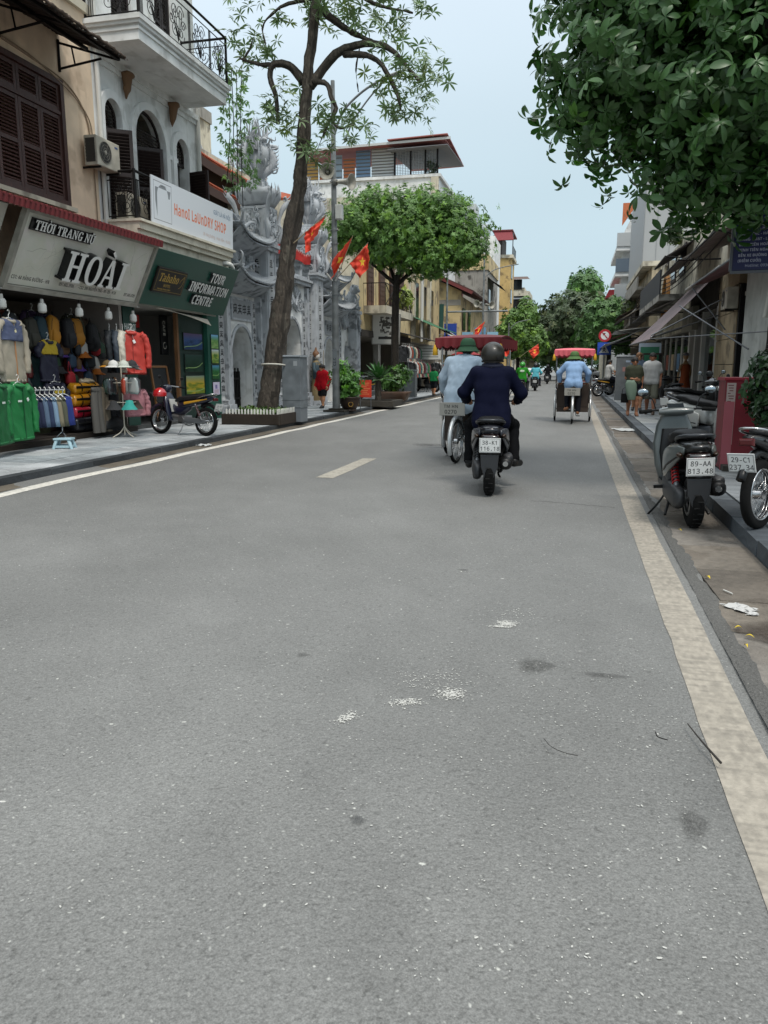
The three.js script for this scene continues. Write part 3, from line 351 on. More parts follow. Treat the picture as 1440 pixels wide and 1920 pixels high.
{ // fashion shop sign: marble board leaning out, raised letters
  const tilt = Math.atan2(.6, 1.22), h = Math.hypot(.6, 1.22), L = 4.02;
  const marble = (seed, draw) => ctex(1024, 340, (g, w, hh) => { g.fillStyle = '#c6c5ba'; g.fillRect(0, 0, w, hh); const r = mulberry(seed); for (let k = 0; k < 340; k++) { g.fillStyle = `rgba(${r() < .5 ? '214,212,203' : '168,166,157'},.06)`; g.beginPath(); g.ellipse(r() * w, r() * hh, 20 + r() * 70, 10 + r() * 30, r() * 3, 0, 7); g.fill(); } for (let k = 0; k < 26; k++) { g.strokeStyle = `rgba(70,66,58,${.2 + r() * .4})`; g.lineWidth = .6 + r() * 1.4; let x = r() * w, y = r() * hh, a = r() * 6.3; g.beginPath(); g.moveTo(x, y); for (let i = 0; i < 14; i++) { a += (r() - .5) * .9; x += Math.cos(a) * 9; y += Math.sin(a) * 9; g.lineTo(x, y); } g.stroke(); } draw && draw(g, w, hh); });
  const o = board('shop_sign', 'marbled fashion shop sign board with raised letters leaning out over the clothes', 'sign', [-8.8, 3.36, -13.1], tilt);
  part(o, 'face', [img(L - .16, h - .16, null, 0, 0, .012)], picM(marble(4, (g, w, hh) => { g.fillStyle = '#2b2926'; vt(g, 'CS1: 44 HÀNG ĐƯỜNG - HN', 26, hh - 26, 27, { sx: .74 }); vt(g, '✆ 097.602.3986', 338, hh - 26, 27, { sx: .7 }); vt(g, '- CS2: 390 NGUYỄN TRÃI - P8 - Q5 - HCM', 500, hh - 26, 25, { sx: .7 }); vt(g, '✆ 097.845.4789', w - 16, hh - 26, 26, { sx: .68, align: 'right' }); }), .35));
  part(o, 'backing', box(L - .04, h - .04, .05, 0, 0, -.02), mat(0x7a7972, .8)); part(o, 'frame', [box(L, .07, .1, 0, h / 2 - .035, .02), box(L, .07, .1, 0, -h / 2 + .035, .02), box(.07, h - .14, .1, -L / 2 + .035, 0, .02), box(.07, h - .14, .1, L / 2 - .035, 0, .02)], mat(0x9d9b92, .45, { map: TX.dirt }));
  const wl = mat(0xd9d8d4, .35), bk = mat(0x131212, .4); word(o, 'HOÀI', serifB, .55, -.82, -.36, .015, .16, bk, wl, .86);
  part(o, 'caption_plate', [box(1.62, .2, .03, -.98, .44, .03)], bk); word(o, 'THỜI TRANG NỮ', serifB, .155, -1.74, .37, .046, .03, bk, wl, .85);
  const p = board('sign_panel', 'plain marbled panel beside the fashion shop sign under red tin', 'sign panel', [-9.0, 3.4, -9.2], tilt); part(p, 'face', img(3.5, 1.3, null, 0, 0, .03), picM(marble(9), .35)); part(p, 'backing', box(3.52, 1.32, .05, 0, 0, 0), mat(0x7a7972, .8)); part(p, 'floodlight', T(lathe([[0, .02], [.13, 0], [.13, .04], [.05, .1], [0, .1]], 18), 1.1, .5, .12, PI / 2 + .4), mat(0xb9b8b3, .5));
  const t = thing('tin_roof_strip', 'dark red corrugated tin strip capping the fashion shop sign', 'tin roof'); const s = sheet((u, v) => { const z = -5.5 - u * 9.6; return [-9.58 + v * 1.22, 4.28 - v * .26 + .02 * Math.sin(z * 2 * PI / .12), z]; }, 340, 2, .004); s.keep = false; part(t, 'sheet', s, mat(0x6d2326, .6, { map: TX.dirt })); const f = sheet((u, v) => { const z = -5.5 - u * 9.6; return [-8.36 + .02 * Math.sin(z * 2 * PI / .12) - .02 * v, 4.03 - v * .13, z]; }, 340, 1, .004); f.keep = false; part(t, 'fascia', f, mat(0x6d2326, .6, { map: TX.dirt })); place(t, -9.5, 4, -10);
  const b = thing('lamp_rail', 'thin conduit rail carrying bulbs under the fashion shop sign', 'rail'); part(b, 'conduit', cyl([-9.05, 2.72, -9], [-9.05, 2.72, -15.2], .014, .014, 6), mat(0x8c8a84, .6)); place(b, -9.05, 2.72, -12);
  [-9.9, -11.05, -12.05, -13.1, -14.05, -14.95].forEach((z, i) => { const l = thing('hanging_bulb', ['unlit white drum bulb hanging over the grey jackets', 'unlit white drum bulb hanging above the green sportswear', 'unlit white drum bulb hanging before a dark backpack', 'unlit white drum bulb hanging between two yellow bags', 'unlit white drum bulb hanging beside the second yellow bag', 'unlit white drum bulb hanging next to the doorway lettering'][i], 'lamp', [-9.05, 2.7, z], 0, 'bulbs under the shop sign'); part(l, 'cord', cyl([0, 0, 0], [0, -.08, 0], .008), MT.black); part(l, 'socket', cyl([0, -.07, 0], [0, -.14, 0], .03, .035, 10), mat(0xb0aea8, .5)); part(l, 'bulb', lathe([[0, -.31], [.06, -.3], [.075, -.27], [.072, -.18], [.05, -.14], [0, -.14]], 16), mat(0xc9c8c2, .35)); });
}
// ---------- white house with arched shutters and the green tour office ----------
{
  const o = thing('house', 'white plastered house with arched brown shutters and iron balconies', 'house');
  const arch = (zc, w, y0, ys) => { const p = []; p.push([zc - w / 2, y0], [zc + w / 2, y0]); for (let k = 0; k <= 12; k++) { const a = PI * k / 12; p.push([zc + w / 2 * Math.cos(a), ys + (w / 2) * 1.05 * Math.sin(a)]); } return p; };
  const A = [[15.45, .66, 4.45, 6.6], [16.95, 1.34, 4.45, 6.45], [18.42, .66, 4.45, 6.6]];
  const flip = (g) => T(g, FX, 0, 0, 0, PI / 2); // polygon x = -z, y = y, depth towards +x
  const wall = ext([[14.85, 2.9], [19.4, 2.9], [19.4, 12.2], [14.85, 12.2]], .25, 0, A.map((a) => arch(...a)).concat([[[15.7, 8.2], [16.5, 8.2], [16.5, 10.6], [15.7, 10.6]], [[17.5, 8.2], [18.3, 8.2], [18.3, 10.6], [17.5, 10.6]]])); wall.translate(0, 0, -.25); part(o, 'wall', [flip(wall), bx(FX - 7, FX - .25, 2.9, 12.2, -19.4, -19.15)], MT.white);
  for (const [zc, w, y0, ys] of A) { const out = arch(zc, w + .3, y0 - .02, ys), inn = arch(zc, w, y0 - .01, ys); const g = ext(out, .07, .01, [inn.slice().reverse()]); part(o, 'arch_moulding', flip(g), MT.white); }
  for (const z of [15.97, 17.93]) { part(o, 'impost', bx(FX, FX + .05, 6.34, 6.44, -z - .28, -z + .28), MT.white); const c = loft([[7.6, .13, .12], [7.55, .14, .13], [7.5, .1, .1], [7.36, .085, .07], [7.28, .1, .06], [7.2, .05, .04], [7.1, .015, .012]].map(([y, a, b]) => ({ c: [FX + .07 + b * .6, y, -z], u: [b, 0, 0], v: [0, 0, a], e: 3 })), 10); part(o, 'corbel', rough(c, .02, 24), mat(0x6b4f36, .8)); }
  // arched transom fans and shutter leaves
  A.forEach(([zc, w, y0, ys], i) => { const m = MT.woodDark, n = 7; const f = part(o, 'transom_fan', flip(ext(arch(zc, w, ys - .25, ys), .04, 0, [arch(zc, w - .12, ys - .19, ys).reverse()]).translate(0, 0, -.12)), m); for (let k = 0; k < n; k++) { const y = ys - .16 + k * .07, half = y < ys ? w / 2 - .07 : Math.sqrt(Math.max(0, 1 - ((y - ys) / (w / 2 * 1.05)) ** 2)) * (w / 2) - .07; if (half > .05) part(f, 'slat', box(.012, .06, half * 2, FX - .1, y, -zc, 0, 0, .75), m); } });
  leaf(o, FX - .12, 4.5, 6.2, -17.6, -16.96, MT.woodDark, [5.3]);
  const sw = (name, zh, x, ang, w, y0, y1) => { const g = new THREE.Group(); const l = leaf(o, 0, y0, y1, 0, w, MT.woodDark, [(y0 + y1) / 2], .045, .066, name); l.position.set(x, 0, zh); l.rotation.y = ang; };
  sw('open_shutter', -16.28, FX + .02, PI * .5 + .75, .62, 4.5, 6.25); sw('open_shutter', -15.13, FX + .02, PI * .5 + .62, .56, 4.55, 6.3); sw('open_shutter', -18.75, FX + .02, PI * .5 - .25, .62, 4.5, 6.25);
  for (const zc of [15.45, 18.42]) part(o, 'window_grille', [...[-.2, 0, .2].map((d) => cyl([FX - .16, 4.5, -zc + d], [FX - .16, 6.4, -zc + d], .008, .008, 5)), ...[4.8, 5.3, 5.8, 6.2].map((y) => T(scroll(0, 0, .1, 1.4, 1), FX - .16, y, -zc, 0, PI / 2))], MT.iron);
  for (const z of [16.1, 17.9]) { leaf(o, FX - .1, 8.22, 10.58, -z - .38, -z - .01, MT.woodDark, [9.3]); leaf(o, FX - .1, 8.22, 10.58, -z + .01, -z + .38, MT.woodDark, [9.3]); }
  part(o, 'room', [bx(FX - 4.2, FX - 4, 2.96, 12.2, -14.86, -19.15), bx(FX - 4, FX - .25, 4.1, 4.2, -14.86, -19.15), bx(FX - 4, FX - .25, 7.66, 7.76, -14.86, -19.15), bx(FX - 4, FX - .25, 12.1, 12.2, -14.86, -19.15), bx(FX - 4, FX - .25, 2.96, 12.2, -14.87, -14.95)], MT.cream);
  // third-floor balcony slab with mouldings and wrought-iron rail
  const bs = part(o, 'balcony_slab', [bx(FX, -8.46, 7.72, 8.0, -14.76, -18.7), bx(FX, -8.4, 8.0, 8.06, -14.7, -18.76), bx(FX, -8.36, 8.06, 8.15, -14.66, -18.8), bx(FX, -8.43, 7.9, 7.95, -14.73, -18.73)], MT.white); part(o, 'ceiling_cornice', [bx(FX, FX + .1, 7.6, 7.72, -14.9, -19.3), bx(FX, FX + .05, 7.5, 7.6, -14.9, -19.3)], MT.white);
  const rail = (pts, y0, y1, nm) => { const g = []; for (let s = 0; s < pts.length - 1; s++) { const [a, b] = [pts[s], pts[s + 1]], L = Math.hypot(b[0] - a[0], b[1] - a[1]), an = Math.atan2(-(b[1] - a[1]), b[0] - a[0]), q = [cyl([0, y1, 0], [L, y1, 0], .028, .028, 6), cyl([0, y1 - .16, 0], [L, y1 - .16, 0], .012, .012, 5), cyl([0, y0 + .06, 0], [L, y0 + .06, 0], .014, .014, 5), cyl([0, y0, 0], [0, y1 + .04, 0], .03, .03, 6), cyl([L, y0, 0], [L, y1 + .04, 0], .03, .03, 6)]; const n = Math.max(1, Math.round(L / .95)), H = y1 - .16 - y0 - .06, yc = y0 + .06 + H / 2; for (let k = 0; k < n; k++) { const x0 = L * k / n, w = L / n; for (let i = 0; i < 3; i++) q.push(cyl([x0 + w * (.08 + .04 * i), y0 + .06, 0], [x0 + w * (.08 + .04 * i), y1 - .16, 0], .008, .008, 5)); for (const sgn of [-1, 1]) { const cx = x0 + w * .6; q.push(T(scroll(0, 0, H * .2, 1.5, sgn), cx + sgn * w * .12, yc + H * .24), T(scroll(0, 0, H * .2, 1.5, -sgn), cx + sgn * w * .12, yc - H * .24), T(scroll(0, 0, H * .14, 1.3, sgn), cx + sgn * w * .25, yc)); for (let f = 1; f < 4; f++) q.push(tube([[cx, yc - H * .45, 0], [cx + sgn * w * .05 * f, yc - H * .1, 0], [cx + sgn * w * .1 * f, yc + H * .45 - H * .12 * f, 0]], .007, 8, 4)); } } T(q, a[0], 0, a[1], 0, an); g.push(q); } return part(o, nm, g, MT.iron); };
  rail([[FX, -14.75], [-8.43, -14.75], [-8.43, -18.7], [FX, -18.7]], 8.15, 9.2, 'balcony_railing');
  // second-floor ledge: slab, cornice, rail
  part(o, 'ledge', [bx(FX, -8.78, 4.28, 4.42, -14.95, -19.5), bx(FX, -8.72, 4.42, 4.47, -14.92, -19.55), bx(FX, -8.84, 4.18, 4.28, -14.95, -19.5), bx(FX, -8.92, 3.98, 4.18, -15.0, -19.5)], mat(0xf2ead8, .85, { map: TX.white }));
  rail([[FX, -14.98], [-8.86, -14.98], [-8.86, -19.4], [FX, -19.4]], 4.47, 5.4, 'ledge_railing');
  part(o, 'drainpipe', [cyl([FX + .07, 3, -14.95], [FX + .07, 12, -14.95], .05, .05, 10), cyl([FX + .07, 3, -19.3], [FX + .07, 8, -19.3], .05, .05, 10)], mat(0xc4c3bd, .6));
  part(o, 'pipe_elbow', tube([[FX, 4.12, -19.1], [-9.0, 4.12, -19.15], [-8.8, 4.1, -19.3], [-8.8, 4.0, -19.5]], .06, 14, 8), mat(0xd6d5cf, .5));
  part(o, 'office_wall', [bx(-14, -13.9, .05, 2.9, -15.4, -19.5), bx(-14, FX, .05, 2.9, -15.55, -15.42), bx(-13.9, FX, 2.84, 2.9, -15.4, -19.5), bx(-14, FX - .2, .05, 2.9, -19.5, -19.4)], mat(0xa8a6a0, .9)); part(o, 'office_floor', bx(-13.9, -9.5, .02, .17, -15.42, -19.4), mat(0x6f6e6c, .7, { map: TX.stone }));
  place(o, FX, .08, -19.4);
  acUnit('white outdoor air conditioner behind the iron rail of the ledge', [-9.25, 4.48, -15.5], PI / 2);
}
{ // laundry banner
  const L = 4.05, h = .95, t = ctex(1024, 240, (g, w, hh) => { g.fillStyle = '#d5d9dd'; g.fillRect(0, 0, w, hh); g.strokeStyle = '#77777b'; g.lineWidth = 3; g.strokeRect(24, 20, 190, 196); g.fillStyle = '#4a4c50'; g.beginPath(); g.moveTo(60, 200); g.lineTo(60, 90); g.arc(120, 90, 60, PI, 2 * PI); g.lineTo(196, 90); g.lineTo(205, 50); g.lineTo(40, 50); g.lineTo(40, 120); g.closePath(); g.globalAlpha = .6; g.fill(); g.globalAlpha = 1; g.fillStyle = '#d5d9dd'; g.beginPath(); g.arc(122, 105, 52, PI, 2 * PI); g.lineTo(174, 206); g.lineTo(70, 206); g.fill(); g.fillStyle = '#45454a'; vt(g, 'Laundry', 100, 40, 16, { bold: false }); g.fillStyle = '#d9764d'; vt(g, 'HanoI LaUnDRY SHOP', 240, 158, 84, { sx: .78 }); g.fillStyle = '#6b7f95'; vt(g, 'GIẶT LÀ HÀ NỘI', 985, 66, 36, { align: 'right', sx: .9 }); g.fillStyle = '#b99a8a'; vt(g, '38 Hàng Đường - Hoàn Kiếm - Hà Nội', 985, 212, 26, { align: 'right', bold: false, sx: .9 }); });
  const o = board('shop_banner', 'pale laundry banner with orange lettering tied to the ledge rail', 'banner', [-8.79, 4.96, -17.5], .03); part(o, 'print', img(L, h, null, 0, 0, .014), picM(t, .45)); part(o, 'frame', [box(L, h, .02)], mat(0xb9bcc0, .5));
}
{ // green tour office sign
  const tilt = Math.atan2(.5, 1.13), h = Math.hypot(.5, 1.13), L = 4.3, o = board('shop_sign', 'dark green tour office sign board with raised white capitals', 'sign', [-8.95, 3.4, -17.45], tilt), gm = mat(0x12463a, .35, { clearcoat: .3, clearcoatRoughness: .3 });
  part(o, 'face', box(L, h, .06), gm); part(o, 'end_panel', T(ext([[0, h], [0, 0], [.5, h]].map(([a, b]) => [a, b - h / 2]), .03), L / 2 - .04, 0, -.03, 0, PI / 2), gm); const wl = mat(0xd2d2ce, .4), bk = mat(0x16191a, .5);
  [['TOUR', .42, .2], ['INFORMATION', -.33, -.1], ['CENTRE', .0, -.4]].forEach(([s, x, y], i) => word(o, s, sansB, .235, [.62, -.28, .02][i], y - .02, .032, .07, bk, wl, .86, .2));
  const p = part(o, 'hotel_plaque', rbox(1.3, .56, .06, .01, -1.15, -.02, .06), mat(0x1c1713, .4)); part(p, 'plaque_print', img(1.24, .5, null, -1.15, -.02, .092), picM(ctex(512, 208, (g, w, hh) => { g.fillStyle = '#1b1713'; g.fillRect(0, 0, w, hh); g.strokeStyle = '#8f7638'; g.lineWidth = 4; g.strokeRect(8, 8, w - 16, hh - 16); g.fillStyle = '#b3923f'; g.save(); g.transform(1, 0, -.2, 1, 20, 0); vt(g, 'Tabaho', 40, 112, 104, { font: 'serif', sx: .9 }); g.restore(); vt(g, 'HOTEL', 150, 160, 36, { font: 'serif' }); vt(g, '79A HANG DUONG STREET', 60, 190, 19, {}); g.strokeStyle = '#b3923f'; g.lineWidth = 5; g.beginPath(); g.moveTo(420, 100); g.bezierCurveTo(430, 60, 470, 50, 480, 30); g.bezierCurveTo(495, 90, 460, 150, 425, 150); g.stroke(); }), .4));
  const aw = thing('roller_awning', 'rolled cream awning edge under the green sign', 'awning'); const s = sheet((u, v) => [-9.25 + .1 * v, 2.78 - .1 * u - .16 * u * u * v, -16.2 - u * 2.6], 16, 3, .01); s.keep = false; part(aw, 'fabric', s, mat(0xb7b0a2, .8)); part(aw, 'bar', cyl([-9.25, 2.82, -15.5], [-9.25, 2.8, -19.3], .02), mat(0x9a988f, .6)); place(aw, -9.25, 2.8, -17);
}
{ // inside and beside the tour office
  const gm = mat(0x174c3e, .5), pilaster = thing('pilaster', 'dark green shop pilaster carrying a column of small travel posters', 'pilaster'); part(pilaster, 'post', bx(FX - .3, -9.5, .08, 2.95, -19.28, -20.0), gm); place(pilaster, -9.6, .08, -19.6);
  const dp = thing('door_panel', 'dark green door panel hung with three landscape pictures', 'door'); part(dp, 'leaf', bx(FX - .06, FX - .01, .17, 2.8, -17.9, -19.27), mat(0x0d2a22, .5)); part(dp, 'wood_edge', bx(FX - .08, FX + .01, .17, 2.8, -17.8, -17.89), mat(0x6b4a2c, .6)); place(dp, FX, .17, -18.6);
  const land = (seed, sky, mid, low) => ctex(128, 96, (g, w, h) => { const r = mulberry(seed); const gr = g.createLinearGradient(0, 0, 0, h); gr.addColorStop(0, sky); gr.addColorStop(.45, mid); gr.addColorStop(1, low); g.fillStyle = gr; g.fillRect(0, 0, w, h); for (let k = 0; k < 60; k++) { g.fillStyle = r() < .5 ? mid : low; g.globalAlpha = .5; g.beginPath(); g.ellipse(r() * w, h * (.4 + r() * .6), 8 + r() * 20, 3 + r() * 7, 0, 0, 7); g.fill(); } g.globalAlpha = 1; g.strokeStyle = '#8fae6a'; g.lineWidth = 4; g.beginPath(); g.moveTo(0, 70 + r() * 20); g.bezierCurveTo(40, 40 + r() * 40, 80, 90, 128, 40 + r() * 30); g.stroke(); });
  const P = (lab, x, y, z, w, h, t) => { const p = board('travel_poster', lab, 'poster', [x, y, z], 0, PI / 2, 'travel posters'); part(p, 'print', img(w, h, null, 0, 0, .011), picM(t, .3)); part(p, 'frame', box(w + .03, h + .03, .02), mat(0x1d2421, .5)); };
  P('travel picture of a purple evening sea, topmost on the green door', -9.59, 2.12, -18.62, 1.0, .4, land(1, '#5a4a6e', '#2d4a7a', '#183252')); P('travel picture of a winding green river on the green door', -9.59, 1.57, -18.62, .95, .44, land(2, '#25403a', '#1c3a2c', '#0f2a1c')); P('travel picture of golden terraces, lowest on the green door', -9.59, 1.02, -18.65, 1.0, .46, land(3, '#7a8b7a', '#b59a2e', '#4c6a1c'));
  P('small travel poster of a waterfall, topmost on the green pilaster', -9.488, 2.15, -19.66, .42, .36, land(4, '#6fa7d6', '#5b8c48', '#8fb06a')); P('small travel poster of a meadow, second on the green pilaster', -9.488, 1.76, -19.66, .42, .36, land(5, '#c8d7de', '#9aa548', '#3c6a2a')); P('small travel poster of a jungle bay, third on the green pilaster', -9.488, 1.34, -19.66, .42, .36, land(6, '#4f8bb0', '#2f6a3a', '#1c4c22')); P('small pale lilac travel poster, lowest on the green pilaster', -9.488, .9, -19.66, .4, .34, ctex(96, 96, (g) => { g.fillStyle = '#c9c3d8'; g.fillRect(0, 0, 96, 96); g.fillStyle = '#7b6fa0'; g.fillRect(30, 20, 30, 30); g.fillStyle = '#a07070'; for (let k = 0; k < 4; k++) g.fillRect(14, 58 + k * 8, 66, 3); }));
  const hs = thing('shop_lettering', 'white raised hotel lettering on the green post between the two shops', 'sign'); part(hs, 'post', bx(FX - .1, FX + .02, .1, 2.85, -15.42, -15.9), mat(0x123b31, .5)); part(hs, 'print', plane(.5, .28, FX + .026, 2.35, -15.66, 0, PI / 2), picM(ctex(128, 64, (g) => { g.fillStyle = '#123b31'; g.fillRect(0, 0, 128, 64); g.fillStyle = '#c9cac6'; vt(g, 'HANOI', 6, 48, 42, { sx: .95 }); }), .5)); place(hs, FX, .1, -15.66);
  const map = thing('wall_map', 'white painted brick wall with a dark world map inside the tour office', 'mural'); part(map, 'wall', bx(-13.5, -13.4, .17, 2.8, -15.5, -19.3), mat(0x9a9890, .9)); part(map, 'print', plane(3.6, 2.3, -13.39, 1.6, -17.4, 0, PI / 2), picM(ctex(256, 160, (g, w, h) => { const r = mulberry(3); g.fillStyle = '#b5b3aa'; g.fillRect(0, 0, w, h); g.fillStyle = '#5a5b58'; for (let k = 0; k < 520; k++) { const a = r(), cx = a < .35 ? 60 : a < .7 ? 150 : 210; g.fillRect(cx + (r() + r() - 1) * 50, 20 + r() * 110, 3 + r() * 9, 2); } }), .9)); place(map, -13.4, .17, -17.4);
  const eb = thing('chalkboard', 'leaning wood framed blackboard in the tour office doorway', 'blackboard'); part(eb, 'slate', box(.03, 1.25, .7, -9.75, .85, -17.2, 0, 0, .12), mat(0x15181a, .7)); part(eb, 'frame', [box(.04, 1.3, .05, -9.73, .85, -16.83, 0, 0, .12), box(.04, 1.3, .05, -9.73, .85, -17.57, 0, 0, .12), box(.04, .05, .69, -9.81, 1.48, -17.2, 0, 0, .12)], mat(0x77522f, .6)); place(eb, -9.75, .17, -17.2);
  const pf = single('paper_flag', 'small red paper flag with a yellow star inside the tour office', 'flag', plane(.42, .3, -10.2, 2.55, -16.9, 0, PI / 2), picM(ctex(96, 64, (g) => { g.fillStyle = '#a5201c'; g.fillRect(0, 0, 96, 64); star(g, 48, 34, 18, '#d9b23a'); }), .7));
  const vs = board('hanging_sign', 'narrow black vertical sign hanging inside the tour office', 'sign', [-9.9, 2.25, -17.7], 0); part(vs, 'board', box(.34, .95, .04), MT.black); part(vs, 'print', img(.3, .9, null, 0, 0, .022), picM(ctex(64, 192, (g) => { g.fillStyle = '#121213'; g.fillRect(0, 0, 64, 192); g.strokeStyle = '#a9a59a'; g.lineWidth = 4; g.beginPath(); g.arc(32, 150, 16, 0, 5); g.stroke(); g.fillStyle = '#a9a59a'; g.save(); g.translate(20, 20); g.rotate(PI / 2); vt(g, 'CAFE', 0, 0, 34, {}); g.restore(); }), .5));
}
function star(g, x, y, r, c) { g.fillStyle = c; g.beginPath(); for (let k = 0; k < 10; k++) { const a = -PI / 2 + k * PI / 5, q = k % 2 ? r * .4 : r; g.lineTo(x + q * Math.cos(a), y + q * Math.sin(a)); } g.fill(); }
// ---------- goods of the fashion shop ----------
function hanger(m = mat(0xd6d6d2, .4)) { return [tube([[-.2, -.06, 0], [0, .03, 0], [.2, -.06, 0]], .008, 10, 5), tube([[0, .03, 0], [0, .07, 0], [.03, .1, 0], [.03, .13, 0], [0, .15, 0], [-.02, .13, 0]], .006, 12, 5)]; }
function garmentBody(w, h, d = .1, seed = 0, flare = 1.06, slope = .09) { const rows = []; for (let i = 0; i <= 20; i++) { const t = i / 20, ww = w / 2 * (t < .1 ? .35 + .65 * Math.sqrt(t / .1) : (1 - .04 * Math.sin(t * 3)) * (1 + (flare - 1) * t)), dd = d * (t < .12 ? .35 + 4 * t : .8 + .25 * t); rows.push([-t * h - (t < .1 ? 0 : 0), .012 * sn(t * 3, seed, 1), 0, ww, dd / 2, 2.3]); } return rough(folds(loftY(rows, 40), .016, 11, 2.5, seed), .004, 26, seed); }
function sleeve(s, w, len, seed, r = .075) { return rough(sweep(crv([[s * w * .36, -.05, 0], [s * (w * .5 + .03), -.16, .0], [s * (w * .5 + .07), -len * .6, .02], [s * (w * .5 + .05), -len, .03]], 18), (t) => r * (1 - .25 * t) * (1 + .06 * Math.sin(t * 40 + seed)), 12), .014, 12, seed); }
function jacket(lab, pos, ry, c, { w = .52, h = .72, len = .62, yoke, zip, tag, print, tilt = 0 } = {}, group) {
  const o = thing('jacket', lab, 'jacket', pos, ry, group), s = lab.length * 1.7, m = mat(c, .6, { bumpMap: TX.grain, bumpScale: .003 }); part(o, 'hanger', hanger(), mat(0xd6d6d2, .4)); part(o, 'body', garmentBody(w, h, .14, s), m); for (const k of [-1, 1]) part(o, 'sleeve', sleeve(k, w, len, s + k), m);
  part(o, 'collar', T(tor(.085, .03, 0, 0, 0, PI / 2, 0, 16, 6), 0, -.015, .0, .3), m); if (yoke) part(o, 'yoke', T(garmentBody(w * 1.03, h * .34, .17, s, 1.0), 0, .004, 0), mat(yoke, .75)); part(o, 'hem_band', loftY([[-h + .045, 0, 0, w / 2 * 1.07, .078, 2.3], [-h - .004, 0, 0, w / 2 * 1.06, .076, 2.3]], 30), m); if (print) part(o, 'chest_print', [box(.1, .03, .006, -.1, -h * .3, .082), box(.05, .05, .006, .12, -h * .28, .08, 0, 0, .6)], mat(print, .6)); if (zip) part(o, 'zip', box(.014, h * .9, .012, 0, -h * .52, .075), mat(zip, .5)); if (tag) part(o, 'price_tag', [box(.05, .07, .004, .03, -.2, .085, 0, 0, .4), cyl([0, -.05, .08], [.02, -.16, .085], .002)], mat(tag, .6)); o.rotation.z = tilt; return o;
}
